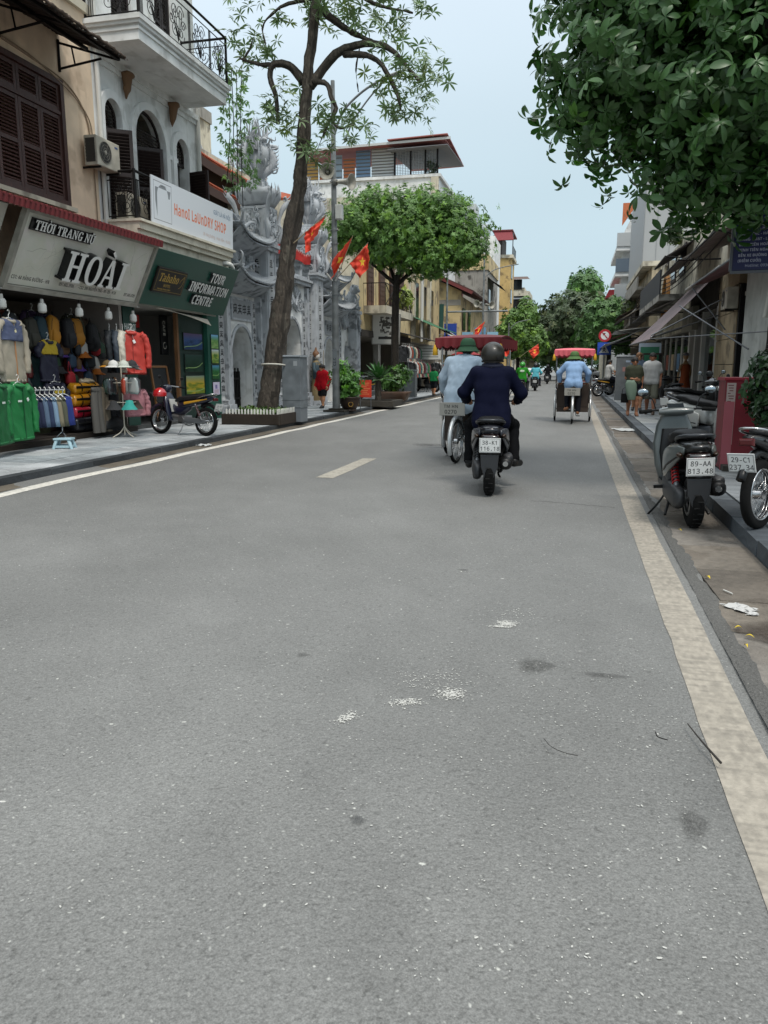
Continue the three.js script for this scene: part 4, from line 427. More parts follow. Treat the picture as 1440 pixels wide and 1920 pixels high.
{
  jacket('beige grey windbreaker with a slate blue yoke, hung highest at the shop front', [-8.86, 2.22, -10.95], PI / 2 + .15, 0x9c9484, { w: .66, h: 1.0, len: .85, yoke: 0x4b5470, zip: 0xb07c50, tag: 0xd9d2a8 });
  jacket('green tracksuit jacket with white sleeve print beside the shorts rack', [-8.66, 1.2, -10.78], PI / 2 + .1, 0x0f6b34, { w: .6, h: .9, len: .8, print: 0xcfd6d0, zip: 0x0a4a26 }); jacket('second green tracksuit jacket, half behind the first', [-8.6, 1.2, -10.3], PI / 2 + .3, 0x0d5a2d, { w: .6, h: .92, len: .82, print: 0xcfd6d0 });
  jacket('coral red jacket with a white tag on the outer clothes rail', [-8.8, 2.18, -14.42], .85, 0xb3392f, { w: .52, h: .85, len: .74, zip: 0x8a2a24, tag: 0xe6e6e4 }, 'jackets on the outer rail'); jacket('cream jacket hanging edge on beside the coral red one', [-8.95, 2.18, -14.36], 1.95, 0xc9c3b4, { w: .5, h: .82 }, 'jackets on the outer rail'); jacket('slate jacket hanging edge on next to the cream one', [-9.05, 2.18, -14.3], 2.0, 0x39424c, { w: .5, h: .82 }, 'jackets on the outer rail'); jacket('dark charcoal jacket last on the outer clothes rail', [-9.15, 2.18, -14.2], 2.0, 0x1e2226, { w: .5, h: .82 }, 'jackets on the outer rail');
  jacket('dusty pink jacket hanging low beside the tour office step', [-8.85, 1.02, -14.55], PI / 2 - .3, 0xa8737a, { w: .44, h: .56, len: .56 });
  jacket('yellow and navy football shirt numbered ten in the shop mouth', [-9.5, 1.95, -12.72], PI / 2, 0x14162c, { w: .5, h: .75, len: .3, yoke: 0xa88f1c });
  for (let k = 0; k < 3; k++) jacket(['grey fleece on the inner left column of hangers', 'brick red fleece under the grey one', 'ash grey hooded top lowest on the inner hangers'][k], [-9.7, 2.25 - k * .48, -12.15], PI / 2 + .2, [0x55524f, 0x6d2b2a, 0x5c5e60][k], { w: .5, h: .6, len: .5 }, 'tops on the inner hangers');
  jacket('navy football shirt with a yellow numeral below the yellow one', [-9.42, 1.18, -12.72], PI / 2, 0x10132a, { w: .5, h: .8, len: .3 });
  const num = board('shirt_number', 'yellow numeral ten printed patch on the navy football shirt', 'print', [-9.33, .82, -12.74], 0); part(num, 'numeral', T([...glyph('1', sansB, .2, .006)[0], ...glyph('0', sansB, .2, .006)[0].map((g) => g.translate(.16, 0, 0))], -.15, -.1, 0), mat(0xb39a22, .7)); part(num, 'stripe', box(.3, .07, .006, 0, .2, 0), mat(0xb39a22, .7));
  // shorts rack on a stool
  const rk = thing('clothes_rack', 'chrome clothes rail on splayed legs carrying denim shorts', 'rack'); part(rk, 'rail', cyl([-8.9, 1.08, -11.25], [-8.62, 1.08, -11.85], .014), MT.chrome); part(rk, 'post', cyl([-8.62, 1.08, -11.85], [-8.62, .34, -11.75], .012), MT.chrome); part(rk, 'foot', [cyl([-8.62, .36, -11.75], [-8.52, .27, -11.68], .01), cyl([-8.62, .36, -11.75], [-8.7, .27, -11.7], .01), cyl([-8.62, .36, -11.75], [-8.62, .27, -11.85], .01)], MT.chrome); place(rk, -8.7, .27, -11.7);
  for (let k = 0; k < 9; k++) { const t = k / 8, o = thing('shorts', ['black shorts, first on the chrome rail', 'indigo shorts next to the black pair', 'navy shorts hanging on the chrome rail', 'faded denim shorts on the chrome rail', 'dark denim shorts mid rail', 'light wash denim shorts on the chrome rail', 'khaki shorts on the chrome rail', 'olive shorts next to the bright blue pair', 'bright blue shorts at the outer end of the chrome rail'][k], 'shorts', [-8.9 + .28 * t, .98, -11.25 - .6 * t], k === 8 ? PI / 2 - .2 : -.35, 'shorts on the chrome rail'), c = [0x15161a, 0x1c2440, 0x17203c, 0x4d6076, 0x22304c, 0x6d869c, 0x77705c, 0x4a4c3e, 0x1c2f74][k], m = mat(c, .85, { bumpMap: TX.grain, bumpScale: .002 }); part(o, 'hanger', hanger(), mat(0xe2e2de, .4)); for (const s of [-1, 1]) part(o, 'leg', rough(loftY([[-.06, s * .06, 0, .1, .05], [-.2, s * .085, 0, .105, .06], [-.42, s * .1, 0, .11, .06], [-.52, s * .105, 0, .115, .065]], 12), .008, 9, k), m); part(o, 'waistband', loftY([[-.02, 0, 0, .165, .03, 3], [-.09, 0, 0, .17, .045, 3]], 14), m); }
  const st = thing('plastic_stool', 'low pale blue plastic stool under the clothes rail', 'stool', [-8.5, .083, -11.62], .35), sm = mat(0x9fbcc6, .45); part(st, 'seat', rbox(.3, .03, .26, .01, 0, .165, 0), sm); for (const [x, z] of [[-1, -1], [1, -1], [-1, 1], [1, 1]]) part(st, 'leg', loft([[.155, .1, .03], [0, .15, .028]].map(([y, r, q]) => ({ c: [x * r, y, z * r * .85], u: [q, 0, 0], v: [0, 0, q], e: 4 })), 8), sm); part(st, 'apron', [box(.24, .04, .012, 0, .04, .12), box(.24, .04, .012, 0, .04, -.12), box(.012, .04, .2, .137, .04, 0), box(.012, .04, .2, -.137, .04, 0)], sm);
  // duffel bags
  const duffel = (lab, y, c, l, r, z = -13.65) => { const o = thing('duffel_bag', lab, 'bag', [-9.45, y, z], 0, 'duffel bags piled in the shop mouth'), m = mat(c, .35, { clearcoat: .25 }); part(o, 'body', rough(loftZ([[-l / 2, 0, 0, r * .8, r * .75, 2.6], [-l / 2 + .05, 0, 0, r, r, 2.6], [0, 0, 0, r * 1.04, r, 2.6], [l / 2 - .05, 0, 0, r, r, 2.6], [l / 2, 0, 0, r * .8, r * .75, 2.6]], 20), .015, 6, y * 9), m); for (const t of [-.3, -.02, .26]) part(o, 'strap', loftZ([[t * l - .02, 0, 0, r * 1.07, r * 1.04, 2.6], [t * l + .02, 0, 0, r * 1.07, r * 1.04, 2.6]], 20, false), MT.black); part(o, 'side_band', loft([[-1, .0], [1, 0]].map(([s]) => ({ c: [r * .98, .02, s * l * .46], u: [.02, 0, 0], v: [0, .025, 0], e: 3 })), 8), MT.black); };
  duffel('black duffel bag at the bottom of the pile', .36, 0x14151a, .95, .15); duffel('crimson duffel bag third down in the pile', .6, 0x9c1a30, .9, .12); duffel('amber yellow duffel bag second down in the pile', .83, 0xb57a12, .92, .125); duffel('amber yellow duffel bag topmost in the pile', 1.06, 0xb87f18, .82, .11); single('plastic_wrap', 'crumpled clear plastic wrap on top of the yellow duffel bags', 'plastic wrap', rough(ell(0, 0, 0, .12, .05, .2, 18), .03, 14), mat(0xa89c86, .25), [-9.45, 1.19, -13.75]);
  single('soft_bag', 'black nylon holdall with a white tag beside the pile', 'bag', rough(loftZ([[-.3, 0, .1, .12, .1], [-.2, 0, .15, .2, .16], [.1, 0, .16, .21, .16], [.3, 0, .1, .12, .1]], 16), .02, 7), mat(0x101114, .6), [-9.1, .2, -13.95]);
  // hanging backpacks along the lintel
  const packs = [['dark slate backpack hung under the first bulb', 0x2b323a, -11.4, 2.38], ['charcoal backpack hung third under the lintel', 0x24282c, -12.0, 2.42], ['olive black backpack hung in the middle of the lintel', 0x2c2b22, -12.45, 2.35], ['petrol blue backpack hung beside the amber bag', 0x1f3a44, -12.85, 2.4], ['amber yellow climbing bag hung at a slant', 0xb0761a, -13.2, 2.42], ['black backpack hung between the amber bags', 0x15161a, -13.55, 2.4], ['amber yellow pack with black printing', 0xa8701a, -13.95, 2.42], ['black rucksack hung nearest the tour office', 0x131417, -14.4, 2.35], ['navy rucksack hung above the beige windbreaker', 0x1c2338, -10.6, 2.45], ['black rucksack with a coral badge', 0x18191d, -11.0, 2.4]];
  packs.forEach(([lab, c, z, y], i) => { const o = thing('backpack', lab, 'backpack', [-9.75 + .05 * (i % 3), y, z], PI / 2 + .3 * sn(i, 1, 1), 'backpacks hanging under the lintel'), m = mat(c, .7, { bumpMap: TX.grain, bumpScale: .002 }), s = i % 2 ? .9 : 1; part(o, 'body', rough(loftY([[.0, 0, 0, .08 * s, .05, 2.6], [-.06, 0, .0, .14 * s, .09, 2.6], [-.3, 0, .02, .15 * s, .11, 2.6], [-.5, 0, .02, .15 * s, .11, 2.6], [-.56, 0, 0, .1 * s, .07, 2.6]], 16), .01, 9, i), m); part(o, 'pocket', rough(loftY([[-.28, 0, .11, .1 * s, .03, 3], [-.38, 0, .125, .11 * s, .045, 3], [-.5, 0, .12, .1 * s, .03, 3]], 12), .005, 9, i), m); part(o, 'loop', tube([[-.03, -.01, -.02], [0, .1, -.02], [.03, -.01, -.02]], .01, 8, 5), MT.black); part(o, 'zip', tube([[-.12, -.3, .1], [-.1, -.08, .08], [0, -.03, .06], [.1, -.08, .08], [.12, -.3, .1]], .006, 12, 4), mat(i === 9 ? 0x9c3b3b : 0x0b0b0c, .5)); if (i === 4) o.rotation.z = -.25; });
  // dense dark stock inside
  const inner = ['black', 'navy', 'grey', 'brown', 'plum', 'teal', 'olive', 'rust'], ic = [0x1c1c22, 0x1c2446, 0x46484c, 0x463426, 0x352340, 0x20464a, 0x3c3e28, 0x6a2f22];
  for (let k = 0; k < 24; k++) jacket(inner[k % 8] + ' ' + ['coat on the back wall, top row', 'coat on the back wall, middle row', 'coat on the back wall, lowest row'][k / 8 | 0], [-10.0 - .25 * (k % 2), 2.5 - (k / 8 | 0) * .8, -10.6 - (k % 8) * .6], PI / 2 + .3 * sn(k, 2, 2), ic[(k * 5 + (k / 8 | 0)) % 8], { w: .5, h: .75, len: .6 }, 'coats on the back wall');
  // cap and hat stand
  const cs = thing('hat_stand', 'cream steel hat stand with splayed feet on the paving', 'stand', [-8.72, .083, -13.85]); part(cs, 'pole', cyl([0, 0.05, 0], [0, 1.75, 0], .014), mat(0xb9b3a4, .5)); for (let k = 0; k < 4; k++) part(cs, 'foot', tube([[0, .22, 0], [.1 * Math.cos(k * 1.57 + .4), .1, .1 * Math.sin(k * 1.57 + .4)], [.28 * Math.cos(k * 1.57 + .4), .012, .28 * Math.sin(k * 1.57 + .4)]], .01, 8, 6), mat(0xb9b3a4, .5)); part(cs, 'hook_ring', [tor(.25, .006, 0, 1.48, 0, PI / 2), tor(.25, .006, 0, 1.08, 0, PI / 2), tor(.25, .006, 0, .7, 0, PI / 2)], mat(0xb9b3a4, .5));
  const caps = [['charcoal', 0x26272a], ['white and green', 0xb9beb4], ['white', 0xc8c8c4], ['khaki', 0x5c4c2e], ['royal blue', 0x1f3f86], ['black', 0x141416], ['brown', 0x463626], ['grey', 0x6a6a68]];
  caps.forEach(([n, c], i) => { const a = i / 8 * 2 * PI, o = thing('cap', n + ' baseball cap on the hat stand', 'cap', [-8.72 + .25 * Math.cos(a), 1.5 + .06 * sn(i, 5, 5), -13.85 + .25 * Math.sin(a)], -a + PI / 2, 'caps on the hat stand'), m = mat(c, .8); part(o, 'crown', rough(new THREE.SphereGeometry(.1, 14, 8, 0, 2 * PI, 0, PI * .55), .004, 14, i), m); part(o, 'peak', sheet((u, v) => { const b = (u - .5) * 2.2; return [Math.sin(b) * (.095 + .07 * v), -.01 - .03 * v, Math.cos(b) * (.095 + .07 * v)]; }, 10, 3, .006), i === 3 ? mat(0xb07a1c, .8) : m); part(o, 'button', ell(0, .1, 0, .01), m); });
  for (let i = 0; i < 7; i++) { const a = i / 7 * 2 * PI; single('packed_shirt', ['shirt folded in shiny clear plastic facing the road', 'orange shirt in clear plastic on the hat stand', 'dark shirt in clear plastic on the hat stand', 'green shirt in clear plastic on the hat stand', 'brown shirt in clear plastic on the hat stand', 'white shirt in clear plastic on the hat stand', 'grey shirt in clear plastic on the hat stand'][i], 'packed shirt', rough(loftY([[.16, 0, 0, .05, .02], [.1, 0, 0, .11, .04], [-.1, 0, 0, .12, .045], [-.16, 0, 0, .08, .02]], 14), .02, 12, i), mat([0x9aa2a0, 0xa0402c, 0x26292c, 0x2a4036, 0x5b4630, 0xb9bcba, 0x5e6264][i], .12, { clearcoat: 1 }), [-8.72 + .26 * Math.cos(a), 1.1, -13.85 + .26 * Math.sin(a)], -a, 'packed shirts on the hat stand'); }
  for (let i = 0; i < 5; i++) { const a = i / 5 * 2 * PI + .5; single('bucket_hat', ['turquoise bucket hat on the lowest ring', 'charcoal bucket hat on the lowest ring', 'taupe bucket hat on the lowest ring', 'olive grey bucket hat on the lowest ring', 'dark brown bucket hat on the lowest ring'][i], 'hat', rough(lathe([[0, .1], [.07, .09], [.09, .02], [.16, -.08]], 16), .012, 9, i), mat([0x2c8f86, 0x2b2c2e, 0x6a6156, 0x4b4d40, 0x3a2f26][i], .85, { side: 2 }), [-8.72 + .24 * Math.cos(a), .72, -13.85 + .24 * Math.sin(a)], a, 'hats on the lowest ring'); }
  for (let i = 0; i < 4; i++) { const o = thing('trousers', ['taupe cargo trousers hanging behind the hat stand', 'charcoal trousers hanging behind the hat stand', 'washed grey trousers beside the bags', 'dark olive trousers beside the taupe pair'][i], 'trousers', [-9.05, 1.05, -13.85 + [.16, -.2, .38, -.42][i]], PI / 2, 'trousers behind the hat stand'), m = mat([0x5f574a, 0x25262a, 0x54524e, 0x3b3a2e][i], .9, { bumpMap: TX.grain, bumpScale: .002 }); for (const s of [-1, 1]) part(o, 'leg', rough(loftY([[0, s * .05, 0, .09, .05], [-.3, s * .08, 0, .085, .06], [-.85, s * .09, .02, .075, .055]], 12), .016, 8, i * 3 + s), m); part(o, 'waistband', loftY([[.03, 0, 0, .15, .03, 3], [-.05, 0, 0, .16, .05, 3]], 14), m); }
  const bits = [['purple', 0x4a2f7a], ['scarlet', 0xa02028], ['white', 0xb9b8b2], ['orange', 0xb5651c], ['steel blue', 0x2c4054], ['dark green', 0x22402c], ['black', 0x17181a], ['charcoal', 0x2c2e32], ['brown', 0x5a4028]];
  for (let k = 0; k < 27; k++) { const [n, c] = bits[(k * 4 + (k / 9 | 0)) % 9], r = k / 9 | 0, hat = (k + r) % 3; single(hat ? 'sling_bag' : 'sun_hat', n + (hat ? ' sling bag' : ' sun hat') + [' on the upper wire of the crowded stock', ' on the middle wire of the crowded stock', ' on the lower wire of the crowded stock'][r], hat ? 'bag' : 'hat', hat ? [rough(loftY([[0, 0, 0, .05, .03], [-.05, 0, 0, .11, .06, 3], [-.22, 0, 0, .12, .07, 3], [-.27, 0, 0, .07, .04, 3]], 14), .012, 11, k), tube([[-.06, -.03, 0], [-.02, .2, 0], [.05, -.03, 0]], .008, 8, 4)] : rough(lathe([[0, .1], [.08, .09], [.1, .02], [.18, -.03]], 16), .015, 9, k), mat(c, .7, { side: 2 }), [-9.75 + .1 * sn(k, 8, 1), 1.98 - r * .3 + .05 * sn(k, 2, 8), -13.15 - (k % 9) * .2], PI / 2 + sn(k, 1, 9), 'small goods on wires'); }
  const ow = thing('display_wall', 'dark slat display wall at the back of the fashion shop', 'display wall'); for (let k = 0; k < 9; k++) part(ow, 'slat', bx(-11.2, -11.16, .3 + k * .28, .55 + k * .28, -9, -15.2), mat(0x6d655c, .8)); place(ow, -11.2, .2, -12);
}
// ---------- grey carved temple gate ----------
const flipX = (g, x = FX) => T(g, x, 0, 0, 0, PI / 2);
function archPts(zc, w, y0, ys, top, n = 14) { const p = [[zc - w / 2, y0], [zc + w / 2, y0]]; for (let k = 0; k <= n; k++) { const a = PI * k / n, c = Math.cos(a), s = Math.pow(Math.sin(a), .86); p.push([zc + w / 2 * c, ys + (top - ys) * s]); } return p; }
function relief(cx, z0, z1, y0, y1, n, seed, r = .03) { // curling cloud and dragon carving standing on a wall facing +x
  const R = mulberry(seed), g = [], W = Math.abs(z1 - z0), H = y1 - y0, big = Math.min(W, H);
  const body = []; for (let k = 0; k <= 16; k++) { const t = k / 16; body.push([cx + .04 + .02 * Math.sin(k), y0 + H * (.5 + .34 * Math.sin(t * 9)), z0 + (z1 - z0) * (.08 + .84 * t)]); } g.push(sweep(crv(body, 40), (t) => r * 1.5 * (.5 + Math.sin(t * PI)), 7));
  for (let k = 0; k < n; k++) { const y = y0 + H * R(), z = z0 + (z1 - z0) * R(), q = big * (.1 + .12 * R()); g.push(T(scroll(0, 0, q, 1.2 + R() * .6, R() < .5 ? 1 : -1, 0, r * (.5 + .5 * R())), cx + .02 + .05 * R(), y, z, 0, PI / 2, R() * 6)); }
  for (let k = 0; k < n; k++) { const y = y0 + H * R(), z = z0 + (z1 - z0) * R(), a = R() * 6, l = big * (.15 + .15 * R()); g.push(tube([[cx + .02, y, z], [cx + .07, y + l * .5 * Math.sin(a), z + l * .5 * Math.cos(a)], [cx + .05, y + l * Math.sin(a + .5), z + l * Math.cos(a + .5)]], (t) => r * .8 * (1 - t) + .004, 6, 5)); } return g;
}
function coupletTex(n, seed) { return ctex(48, 48 * n, (g, w, h) => { g.fillStyle = '#a6a8a9'; g.fillRect(0, 0, w, h); g.strokeStyle = '#1e2022'; for (let k = 0; k < n; k++) hanzi(g, w / 2, 48 * (k + .5), 38, seed + k * 13); }); }
const cTex = [coupletTex(11, 3), coupletTex(11, 47)];
function couplet(o, x, z, w, y0, y1, i) { const m = picM(cTex[Math.abs(i) % 2], .8); part(o, 'couplet_panel', [bx(x, x + .03, y0 - .04, y1 + .04, z - w / 2 - .03, z + w / 2 + .03)], MT.grey); part(o, 'couplet_text', plane(w, y1 - y0, x + .034, (y0 + y1) / 2, z, 0, PI / 2), m); }
function gateRoof(o, z0, z1, y, proj, seed) { // small curved roof with upturned corners, tile rolls and ridge carving
  const n = 22, zc = (z0 + z1) / 2, hw = Math.abs(z1 - z0) / 2, lift = (t) => .32 * Math.pow(Math.abs(t), 3), S = (u, v) => { const t = u * 2 - 1, pr = proj * v; return [FX + .02 + pr, y + .42 - .42 * Math.pow(v, .7) + lift(t) * v, zc - t * (hw + .12 * v)]; };
  const b = sheet(S, n, 5, .05); b.keep = false; part(o, 'roof_bed', b, MT.greyDark);
  const rolls = []; for (let k = 0; k <= 24; k++) { const u = k / 24; rolls.push(sweep([0, .3, .6, .85, 1.02].map((v) => { const p = S(u, v); return [p[0], p[1] + .03, p[2]]; }), .034, 6)); } part(o, 'tile_rolls', rolls, MT.grey);
  part(o, 'eave_soffit', (() => { const q = sheet((u, v) => { const t = u * 2 - 1; return [FX + .02 + proj * v * .95, y - .3 + .24 * v + lift(t) * v, zc - t * (hw + .1 * v)]; }, n, 4, .04); q.keep = false; return q; })(), MT.greyDark);
  for (const s of [-1, 1]) part(o, 'corner_scroll', [sweep(crv([[FX + proj * .7, y + .25, zc - s * hw * .95], [FX + proj, y + .38, zc - s * (hw + .12)], [FX + proj + .1, y + .62, zc - s * (hw + .2)], [FX + proj, y + .72, zc - s * (hw + .1)]], 10), (t) => .05 * (1 - .7 * t), 6), T(scroll(0, 0, .12, 1.4, s, 0, .03), FX + proj, y + .4, zc - s * (hw + .05), 0, PI / 2)], MT.grey);
  part(o, 'ridge_carving', relief(FX + .1, z0, z1, y + .4, y + .75, 10, seed, .03), MT.grey);
}
function gatePillar(lab, zc, top) { // tall square pillar: inscription shaft, carved box, bowl capital, phoenix finial
  const o = thing('gate_pillar', lab, 'pillar', [FX + .02, .08, zc], 0, 'tall temple gate pillars'), k = top / 8.75, Y = (y) => y * k; const w = .36, sh = MT.grey;
  part(o, 'plinth', [rbox(.95, .3, .95, .03, 0, .15, 0), rbox(.86, .14, .86, .02, 0, .4, 0)], sh); part(o, 'shaft', [rbox(w * 2, Y(4.9) - .5, w * 2, .02, 0, Y(4.9) / 2 + .24, 0), ...[-1, 1].map((s) => bx(w, w + .03, .55, Y(4.85), s * w - .03 * s, s * (w - .09)))], sh);
  part(o, 'couplet_text', plane(.34, Y(4.0), w + .006, Y(2.7), 0, 0, PI / 2), picM(cTex[0], .8)); part(o, 'couplet_text', plane(.34, Y(4.0), 0, Y(2.7), w + .006), picM(cTex[1], .8));
  part(o, 'string_moulding', [rbox(.9, .1, .9, .02, 0, Y(4.95), 0), rbox(1.02, .1, 1.02, .02, 0, Y(5.06), 0)], sh); part(o, 'lantern_box', [rbox(.84, Y(1.05), .84, .02, 0, Y(5.66), 0)], sh);
  for (const [a, b] of [[PI / 2, 'x'], [0, 'z']]) { const f = [box(.8, .07, .04, 0, Y(6.13), .43), box(.8, .07, .04, 0, Y(5.18), .43), box(.09, Y(.9), .04, -.36, Y(5.66), .43), box(.09, Y(.9), .04, .36, Y(5.66), .43)]; part(o, 'panel_frame', T(f, 0, 0, 0, 0, a), sh); const r = relief(0, -.26, .26, Y(5.26), Y(6.05), 9, 5 + zc | 0, .028); part(o, 'panel_relief', T(r, a ? .42 : 0, 0, a ? 0 : .42, 0, a ? 0 : -PI / 2), MT.greyDark); }
  for (const sx of [-1, 1]) for (const sz of [-1, 1]) part(o, 'corner_dragon', [tube([[sx * .46, Y(5.2), sz * .46], [sx * .52, Y(5.5), sz * .5], [sx * .46, Y(5.8), sz * .5], [sx * .56, Y(6.2), sz * .56], [sx * .68, Y(6.45), sz * .68], [sx * .62, Y(6.6), sz * .62]], (t) => .05 + .035 * Math.sin(t * 7) ** 2, 22, 7), ...[0, 1, 2].map((q) => tube([[sx * .6, Y(6.3 + q * .09), sz * .6], [sx * .72, Y(6.38 + q * .1), sz * .74], [sx * .78, Y(6.5 + q * .1), sz * .82]], (t) => .025 * (1 - t) + .004, 6, 5))], sh);
  part(o, 'bowl_capital', rough(loftY([[Y(6.2), 0, 0, .42, .42, 4], [Y(6.3), 0, 0, .5, .5, 4], [Y(6.5), 0, 0, .62, .62, 3.4], [Y(6.66), 0, 0, .64, .64, 3], [Y(6.7), 0, 0, .5, .5, 3]], 28), .03, 6, zc), sh);
  part(o, 'petal_fringe', [...Array(26)].map((_, q) => { const a = q / 26 * 2 * PI, c = Math.cos(a), s = Math.sin(a), r = .6; return tube([[c * r, Y(6.55), s * r], [c * (r + .05), Y(6.68), s * (r + .05)], [c * (r + .02), Y(6.82) + .05 * (q % 2), s * (r + .02)]], (t) => .035 * (1 - t) + .004, 6, 5); }), sh);
  part(o, 'finial_base', [rbox(.66, Y(.12), .66, .02, 0, Y(6.78), 0), rbox(.5, Y(.1), .5, .02, 0, Y(6.9), 0), lathe([[.2, Y(6.92)], [.14, Y(7.05)], [.12, Y(7.3)], [.2, Y(7.5)], [.16, Y(7.9)], [.05, Y(8.1)]], 12)], sh);
  for (let q = 0; q < 4; q++) { const a = q * PI / 2 + PI / 4, c = Math.cos(a), s = Math.sin(a), P = (r, y, e = 0) => [c * r - s * e, Y(y), s * r + c * e]; const g = [sweep(crv([P(.12, 6.95), P(.2, 7.15), P(.42, 7.4), P(.5, 7.65), P(.36, 7.9), P(.22, 8.0), P(.2, 8.15)], 18), (t) => .07 + .1 * Math.sin(PI * Math.min(1, t * 1.15)) ** 2, 9), sweep(crv([P(.3, 7.9), P(.5, 8.02), P(.62, 7.95), P(.7, 8.0)], 8), (t) => .08 * (1 - .7 * t), 7), ell(...P(.6, 8.0), .085, .07, .085, 9), tube([P(.3, 7.3), P(.6, 7.25), P(.66, 7.4), P(.58, 7.5)], .025, 8, 5)];
    for (let f = 0; f < 7; f++) { const e = (f - 3) * .07, h = 8.4 + .35 * Math.sin(f * 2.1 + q) ** 2 - Math.abs(f - 3) * .08; g.push(tube([P(.2, 7.8, e), P(.3 - .03 * f, 8.15, e * 1.6), P(.18 + .04 * f, h - .1, e * 2), P(.1 + .05 * f, h, e * 2.3)], (t) => .035 * (1 - t) + .006, 8, 5)); } for (let f = 0; f < 6; f++) g.push(tube([P(.46, 7.3 + f * .12, .1), P(.62, 7.36 + f * .12, .14), P(.68, 7.46 + f * .12, .1)], (t) => .025 * (1 - t) + .004, 5, 4), tube([P(.46, 7.3 + f * .12, -.1), P(.6, 7.36 + f * .12, -.16), P(.66, 7.46 + f * .12, -.12)], (t) => .025 * (1 - t) + .004, 5, 4)); part(o, 'phoenix', g, sh); }
  part(o, 'flame_tip', [0, 1, 2, 3, 4].map((q) => tube([[0, Y(8.0), 0], [.1 * Math.cos(q * 1.3), Y(8.35), .1 * Math.sin(q * 1.3)], [.06 * Math.cos(q * 1.3 + 1), Y(8.6), .06 * Math.sin(q * 1.3 + 1)], [.1 * Math.cos(q * 1.3 + 2), Y(8.75), .1 * Math.sin(q * 1.3 + 2)]], (t) => .05 * (1 - t) + .006, 10, 5)), sh); return o;
}
{
  const o = thing('temple_gate', 'grey stucco temple gate with arches, inscriptions and carved eaves', 'gate'), th = .7;
  const wallPoly = (poly, holes, nm = 'wall') => { const g = ext(poly, th, 0, holes); g.translate(0, 0, -th); part(o, nm, flipX(g), MT.white); };
  const LA = archPts(21.7, 1.5, .1, 1.75, 2.66), CA = archPts(26.0, 1.8, .1, 2.0, 3.15), RA = archPts(30.25, 1.35, .1, 1.8, 2.62), EA = archPts(32.75, .7, .1, 1.9, 2.6);
  wallPoly([[20.05, .08], [22.9, .08], [22.9, 5.6], [20.05, 5.6]], [LA]); wallPoly([[23.6, .08], [27.62, .08], [27.62, 4.5], [23.6, 4.5]], [CA]); wallPoly([[28.36, .08], [31.9, .08], [31.9, 5.4], [28.36, 5.4]], [RA]); wallPoly([[31.9, .08], [34.6, .08], [34.6, 3.3], [33.9, 3.6], [33.4, 4.2], [32.6, 4.0], [31.9, 4.5]], [EA]);
  for (const a of [LA, CA, RA]) { const zc = (a[0][0] + a[1][0]) / 2, sc = a.map(([z, y]) => [zc + (z - zc) * 1.1, y < .2 ? y : y + .07]); part(o, 'arch_trim', flipX(ext(sc, .04, .008, [a.slice().reverse()])), MT.grey); }
  part(o, 'arch_back', [bx(-12.2, -12.1, .08, 3.4, -20, -34)], MT.cream); part(o, 'passage_roof', bx(-12.2, FX - th, 3.42, 3.5, -20, -34.6), MT.grey); part(o, 'passage_doors', [bx(-12.05, -12.0, .1, 2.6, -21, -22.5), bx(-12.05, -12.0, .1, 2.6, -29.6, -31)], mat(0x84583c, .7)); part(o, 'passage_side', [bx(-12.1, FX - th, .08, 3.2, -20.75, -20.7), bx(-12.1, FX - th, .08, 3.2, -22.75, -22.7), bx(-12.1, FX - th, .08, 3.4, -24.9, -24.85), bx(-12.1, FX - th, .08, 3.4, -27.15, -27.1), bx(-12.1, FX - th, .08, 3.2, -31.15, -31.1)], MT.greyDark);
  for (let k = 0; k < 9; k++) part(o, 'gate_bar', [bx(-10.05, -10.02, .25, 1.35 + .1 * (k % 2), -21.55 - k * .11, -21.6 - k * .11)], MT.iron); part(o, 'gate_rail', [bx(-10.06, -10.01, .5, .56, -20.95, -22.5), bx(-10.06, -10.01, 1.1, 1.16, -20.95, -22.5)], MT.iron);
  for (const s of [0, 1]) part(o, 'door_leaf', bx(-10.2, -10.14, .1, 2.2, -25.1 - s * .9, -25.98 - s * .9), mat(0x6f655b, .7)); part(o, 'fanlight', bx(-10.22, -10.12, 2.2, 3.15, -25.1, -26.9), mat(0x8d867b, .8)); part(o, 'fanlight_carving', relief(-10.12, -25.2, -26.8, 2.25, 3.0, 12, 77, .018), MT.greyDark);
  // inscription strips and pilasters
  for (const [z, w, y1] of [[-20.28, .3, 3.5], [-20.78, .24, 3.4], [-22.62, .24, 3.4], [-24.85, .24, 3.8], [-27.2, .26, 3.8], [-29.25, .22, 3.2], [-31.25, .22, 3.2], [-31.75, .24, 3.2], [-33.5, .22, 3.0], [-34.3, .24, 3.0]]) couplet(o, FX, z, w, .75, y1, z | 0);
  for (const b of [bx(FX, FX + .14, .5, 3.6, -20.46, -20.66), bx(FX, FX + .2, .5, 3.6, -22.75, -22.88), bx(FX, FX + .12, .5, 4.3, -27.36, -27.6)]) part(o, 'pilaster', b, MT.grey); for (const z of [-20.35, -27.25, -22.7, -24.8]) part(o, 'pilaster_base', [rbox(.3, .36, .52, .05, FX + .16, .26, z), rbox(.24, .12, .44, .02, FX + .13, .5, z)], MT.grey);
  part(o, 'plaque', [bx(FX, FX + .05, 2.82, 3.46, -20.98, -22.42)], MT.grey); part(o, 'plaque_text', plane(1.3, .52, FX + .054, 3.14, -21.7, 0, PI / 2), picM(ctex(256, 104, (g) => { g.fillStyle = '#8d9092'; g.fillRect(0, 0, 256, 104); g.strokeStyle = '#202224'; for (let k = 0; k < 4; k++) hanzi(g, 32 + 64 * k, 52, 62, 211 + k * 7); }), .8));
